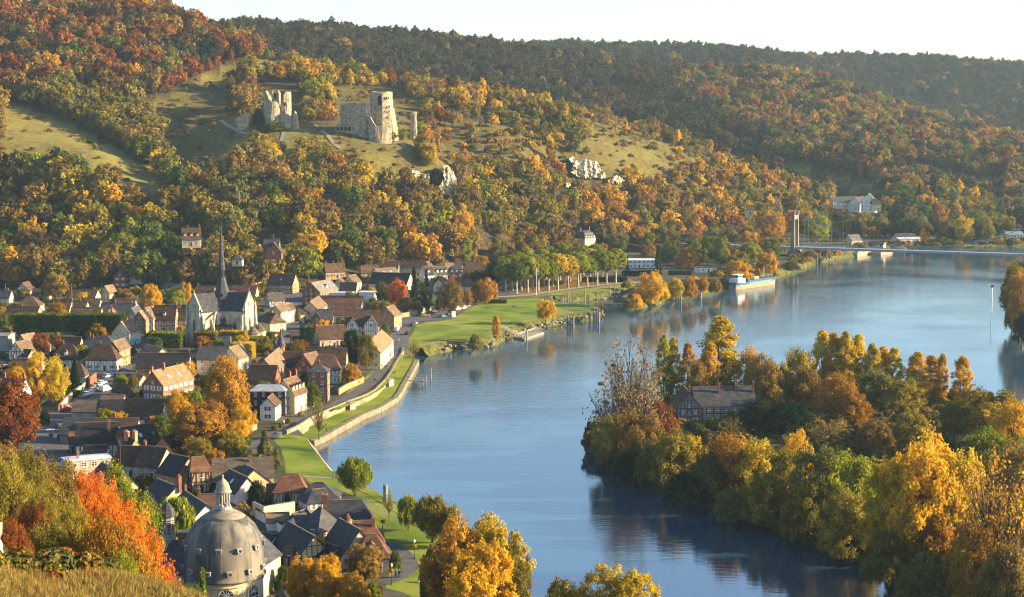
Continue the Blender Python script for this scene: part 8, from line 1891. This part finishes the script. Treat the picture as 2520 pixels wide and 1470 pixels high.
for (x, y, cl, a, l) in [(1606,1112,'navy',80,'blue car parked at the lawn corner'),(1636,1094,'silver',80,'silver car parked at the lawn corner'),(1562,1194,'dark',82,'dark car on the riverside road beside the lawn'),(1738,1014,'yellow',10,'yellow car parked by the curved wall'),(1788,990,'dark',12,'dark car next to the yellow one'),(1842,975,'silver',14,'silver car under the dark rounded evergreen'),(1905,950,'white',18,'white car left of the large brown-leaved tree'),(1955,925,'silver',22,'silver car behind the large brown-leaved tree'),(1912,1026,'teal',50,'teal car standing in the middle of the parking road'),(1962,1012,'dark',70,'dark car beside the white notice box'),(2110,945,'silver',40,'silver car in the row under the amber trees'),(2138,925,'white',40,'white car in the row under the amber trees'),(2168,912,'dark',40,'dark car in the row under the amber trees'),(2198,894,'white',40,'white car farther along the amber tree row'),(2222,900,'grey',40,'grey car farther along the amber tree row'),(2246,882,'dark',40,'last dark car of the amber tree row')]: car(4, x, y, cl, a, l)
car(4, 2055, 955, 'white', 60, 'white van parked right of the large brown-leaved tree', 1)
car(9, 2040, 742, 'white', 5, 'white caravan-like van on the far bank', 1, z=4.03)
tag(MB().box(-.9, .9, -.5, .5, 0, 2.4).box(-1.0, 1.0, -.6, .6, 2.4, 2.55).build('notice_box', WHITE, loc=tuple(C(4, 2012, 1020, 4)), rz=.5), 'white notice box at the edge of the car park', 'kiosk')
for i, (x, y, cl) in enumerate([(505,802,'red'),(545,806,'white'),(583,808,'red'),(600,840,'red')]):
    p = C(2, x, y, 4.03); tag(MB().add([(-.7,-.3,0),(.7,-.3,0),(.7,.3,0),(-.7,.3,0),(-.6,-.12,1),(.6,-.12,1),(.6,.12,1),(-.6,.12,1)], [(0,1,5,4),(1,2,6,5),(2,3,7,6),(3,0,4,7),(4,5,6,7)]).build('road_barrier', CARM[cl], loc=tuple(p), rz=.2 * i), f'{cl} plastic road barrier closing the dark street' , 'barrier', f'{cl} road barriers')
# people: one continuous body each
def person_mesh(name, walk, top, leg):
    me = bpy.data.meshes.new(name); s = walk
    V = [(0,0,.95), (0,0,1.2), (0,0,1.42), (0,0,1.54), (.01,0,1.66), (0,.10,.90), (.16*s,.11,.50), (.08*s,.11,.06), (.2*s+.04,.11,.03), (0,-.10,.90), (-.12*s,-.11,.50), (-.24*s,-.11,.08), (-.12*s,-.11,.03), (0,.19,1.38), (-.06*s,.25,1.12), (.06*s,.26,.86), (.09*s,.25,.78), (0,-.19,1.38), (.06*s,-.25,1.12), (.14*s,-.26,.88), (.17*s,-.25,.8)]
    E = [(0,1),(1,2),(2,3),(3,4),(0,5),(5,6),(6,7),(7,8),(0,9),(9,10),(10,11),(11,12),(2,13),(13,14),(14,15),(15,16),(2,17),(17,18),(18,19),(19,20)]
    Rr = [.15,.14,.15,.06,.11,.11,.075,.05,.045,.11,.075,.05,.045,.075,.055,.045,.035,.075,.055,.045,.035]
    me.from_pydata(V, E, []); o = bpy.data.objects.new(name, me); col.objects.link(o); md = o.modifiers.new('s', 'SKIN'); 
    for i, sv in enumerate(me.skin_vertices[0].data): sv.radius = (Rr[i], Rr[i]); sv.use_root = (i == 0)
    o.modifiers.new('u', 'SUBSURF').levels = 1
    dg = bpy.context.evaluated_depsgraph_get(); out = bpy.data.meshes.new_from_object(o.evaluated_get(dg)); bpy.data.objects.remove(o)
    out.materials.clear()
    for m in (mat('cloth_' + leg, dict(dark=(.03,.03,.045), blue=(.04,.07,.14), tan=(.25,.18,.10))[leg], 3, .9), mat('top_' + top, dict(red=(.4,.03,.03), black=(.02,.02,.025), white=(.65,.63,.6), blue=(.05,.10,.25), grey=(.2,.2,.2))[top], 3, .9), mat('skin', (.45,.26,.17), 3, .7), mat('hair', (.05,.03,.02), 3, .9)): out.materials.append(m)
    for f in out.polygons: z = f.center.z; f.material_index = 0 if z < .93 else 1 if z < 1.47 and z > .93 and not (abs(f.center.y) > .2 and z < .9) else 2 if z < 1.70 else 3
    return out
PM = {}
def person(k, x, y, top, leg, ang, label, walk=1.0, h=1.0):
    key = (top, leg, walk)
    if key not in PM: PM[key] = person_mesh('person', walk, top, leg)
    o = link('person', PM[key]); p = C(k, x, y, 4.03 if k != 99 else 1.6); o.location = p; o.rotation_euler.z = math.radians(ang); o.scale = (h,)*3; tag(o, label, 'person'); return o
person(5, 1898, 282, 'red', 'dark', 80, 'person in red jacket walking on the riverside road'); person(5, 1917, 278, 'black', 'blue', 80, 'person in dark coat beside the red jacket')
person(5, 1903, 322, 'black', 'dark', -90, 'person in black at the start of the promenade'); person(5, 1800, 482, 'black', 'dark', -110, 'person in black walking apart on the promenade'); person(5, 1830, 486, 'blue', 'dark', -110, 'person in blue, left of a strolling pair on the promenade', 1.0, 1.03); person(5, 1848, 480, 'grey', 'blue', -110, 'person in grey, right of a strolling pair on the promenade')
person(5, 1729, 616, 'black', 'dark', -120, 'left one of the nearest couple on the promenade, in black'); person(5, 1744, 614, 'grey', 'dark', -120, 'right one of the nearest couple on the promenade, in grey'); person(5, 1967, 222, 'white', 'tan', 90, 'person in white crossing the riverside road')
person(4, 1513, 1124, 'red', 'dark', 30, 'person in red at the road corner'); person(4, 1530, 1122, 'black', 'blue', 30, 'person in black at the road corner'); person(6, 1935, 1270, 'blue', 'dark', 100, 'person in blue with a pushchair on the garden path'); person(6, 1972, 1275, 'black', 'dark', 100, 'person in black beside the pushchair on the garden path')
a = person(5, 1255, 1098, 'black', 'dark', -20, 'angler in black standing on the stone quay', .3); a.location = tuple(C(5, 1255, 1098, 1.6))
q = C(6, 1948, 1278, 4.03); o = empty('pushchair', tuple(q), .6); tag(o, 'small dark pushchair on the garden path', 'pushchair'); MB().add([(-.25,-.2,.4),(.3,-.2,.3),(.3,.2,.3),(-.25,.2,.4),(-.4,-.2,.95),(-.4,.2,.95)], [(0,1,2,3),(0,3,5,4),(0,4,1),(3,2,5)]).build('seat', CARM['dark'], o)
for sx in (-.25, .3):
    for sy in (-.2, .2): w = link('wheel', WHEEL, o, (sx, sy, .12)); w.scale = (.36,)*3
# lamps with flower baskets
IRON = mat('lamp_iron', (.03, .05, .045), 2, .5)
def lamp(k, x, y0, y1, label, basket=True):
    p = C(k, x, y1, 4); s = FPX / (p.y * CT + 96 * ST); h = (y1 - y0) / 4 / s; o = empty('street_lamp', tuple(p)); tag(o, label, 'street lamp')
    MB().lathe([(.18, 0), (.14, .5), (.07, .7), (.05, h - .8)], 8).build('post', IRON, o); MB().lathe([(.12, h - .8), (.26, h - .35), (.2, h - .2), (.03, h)], 8).build('lantern', mat('lamp_glass', (.7, .68, .6), 2, .2), o)
    if basket: q = link('flower_basket', PROTO['bush0'][0], o, (0, 0, h * .55)); q.scale = (.24, .24, .3); q.material_slots[0].link = 'OBJECT'; q.material_slots[0].material = leaf('amber')
lamp(5, 836, 985, 1135, 'iron lamp post beside the pale stone box', False); lamp(6, 1806, 690, 800, 'lamp post with flower basket near the river rail'); lamp(6, 2120, 895, 1092, 'lamp post with flower basket at the bend of the garden path'); lamp(6, 1895, 1130, 1345, 'nearest lamp post with flower basket beside the garden path')
p = C(10, 661, 668, 4); o = empty('flagpole', tuple(p)); tag(o, 'white mast with cross arm at the avenue edge', 'mast'); MB().lathe([(.16, 0), (.09, 14.5)], 8).build('pole', WHITE, o); MB().bar((-1.6, 0, 11.2), (1.6, 0, 11.2), .12).build('crossarm', WHITE, o)
for (x, y0, y1) in ((948, 440, 650), (1217, 470, 600)):
    p = C(10, x, y1, 4); tag(MB().lathe([(.1, 0), (.06, 9)], 6).build('lamp_mast', PILE, loc=tuple(p)), 'thin pale mast along the plane avenue', 'mast', 'thin masts along the avenue')
for i, (k, x, y0, y1) in enumerate(((1, 713, 690, 1010), (1, 58, 690, 860), (1, 440, 900, 1010), (1, 1240, 1170, 1400), (1, 1160, 1300, 1480))):
    p = C(k, x, y1, 4); s = FPX / (p.y * CT + 96 * ST); h = (y1 - y0) / 4 / s; o = MB().lathe([(.13, 0), (.09, h)], 6).box(-.8, .8, -.06, .06, h - .9, h - .75).build('utility_pole', WOODP, loc=tuple(p)); tag(o, 'wooden utility pole among the roofs beside the lime row', 'pole', 'utility poles among the roofs')
p = C(6, 1920, 1180, 4); o = empty('no_entry_sign', tuple(p)); tag(o, 'round red no-entry sign with white bar on a pole', 'sign'); MB().lathe([(.04, 0), (.04, 2.2)], 6).build('pole', PILE, o); MB().tube([(0, .03, 2.2), (0, -.03, 2.2)], .42, 18).build('disc', CARM['red'], o); MB().box(-.3, .3, -.05, -.035, 2.12, 2.28).build('bar', WHITE, o)
p = C(6, 2190, 1325, 4); o = empty('park_bench', tuple(p), -.5); tag(o, 'pale wooden bench on the south lawn', 'bench'); MB().box(-.9, .9, -.25, .25, .42, .5).build('seat', WOODP, o); MB().box(-.9, .9, .22, .28, .55, .95).build('backrest', WOODP, o)
for s in (-1, 1): MB().box(s*.7-.06, s*.7+.06, -.22, .25, 0, .42).build('leg', PILE, o)
p = C(10, 437, 790, 4); o = empty('park_bench', tuple(p), .3); tag(o, 'dark bench on the wide riverside lawn', 'bench'); MB().box(-.9, .9, -.25, .25, .42, .5).build('seat', TIMBER, o); MB().box(-.9, .9, .22, .28, .55, .95).build('backrest', TIMBER, o)
for s in (-1, 1): MB().box(s*.7-.06, s*.7+.06, -.22, .25, 0, .42).build('leg', PILE, o)
p = C(5, 790, 1160, 4); tag(MB().box(-.75, .75, -.5, .5, 0, 1.5).box(-.85, .85, -.6, .6, 1.5, 1.65).build('stone_box', WALL['cream'], loc=tuple(p), rz=.4), 'pale square stone box at the head of the south lawn', 'box')
# grave stones of the riverside cemetery
rg = random.Random(4); GM = MB().box(-.35, .35, -.1, .1, 0, 1.1).mesh('gravestone', WHITE)
for i in range(26):
    p = C(9, rg.uniform(950, 1850), rg.uniform(700, 735), 4); o = link('gravestone', GM, None, tuple(p), rg.uniform(-.3, .3)); tag(o, 'small pale gravestone in the riverside cemetery', 'gravestone', 'gravestones in the riverside cemetery')

# ------------------------------------------------------------------ haze
hz = MB().box(-2500, 2500, -60, 4200, -6, 330)
hm = bpy.data.materials.new('haze_air'); hm.use_nodes = True; nt = hm.node_tree; nt.nodes.clear()
ho = nt.nodes.new('ShaderNodeOutputMaterial'); hv = nt.nodes.new('ShaderNodeVolumePrincipled')
hv.inputs['Color'].default_value = (.55, .77, 1.0, 1); hv.inputs['Density'].default_value = .000042; hv.inputs['Anisotropy'].default_value = .2
nt.links.new(hv.outputs[0], ho.inputs['Volume'])
hz = hz.build('haze', hm); tag(hz, 'pale blue haze over the far valley', kind='stuff')
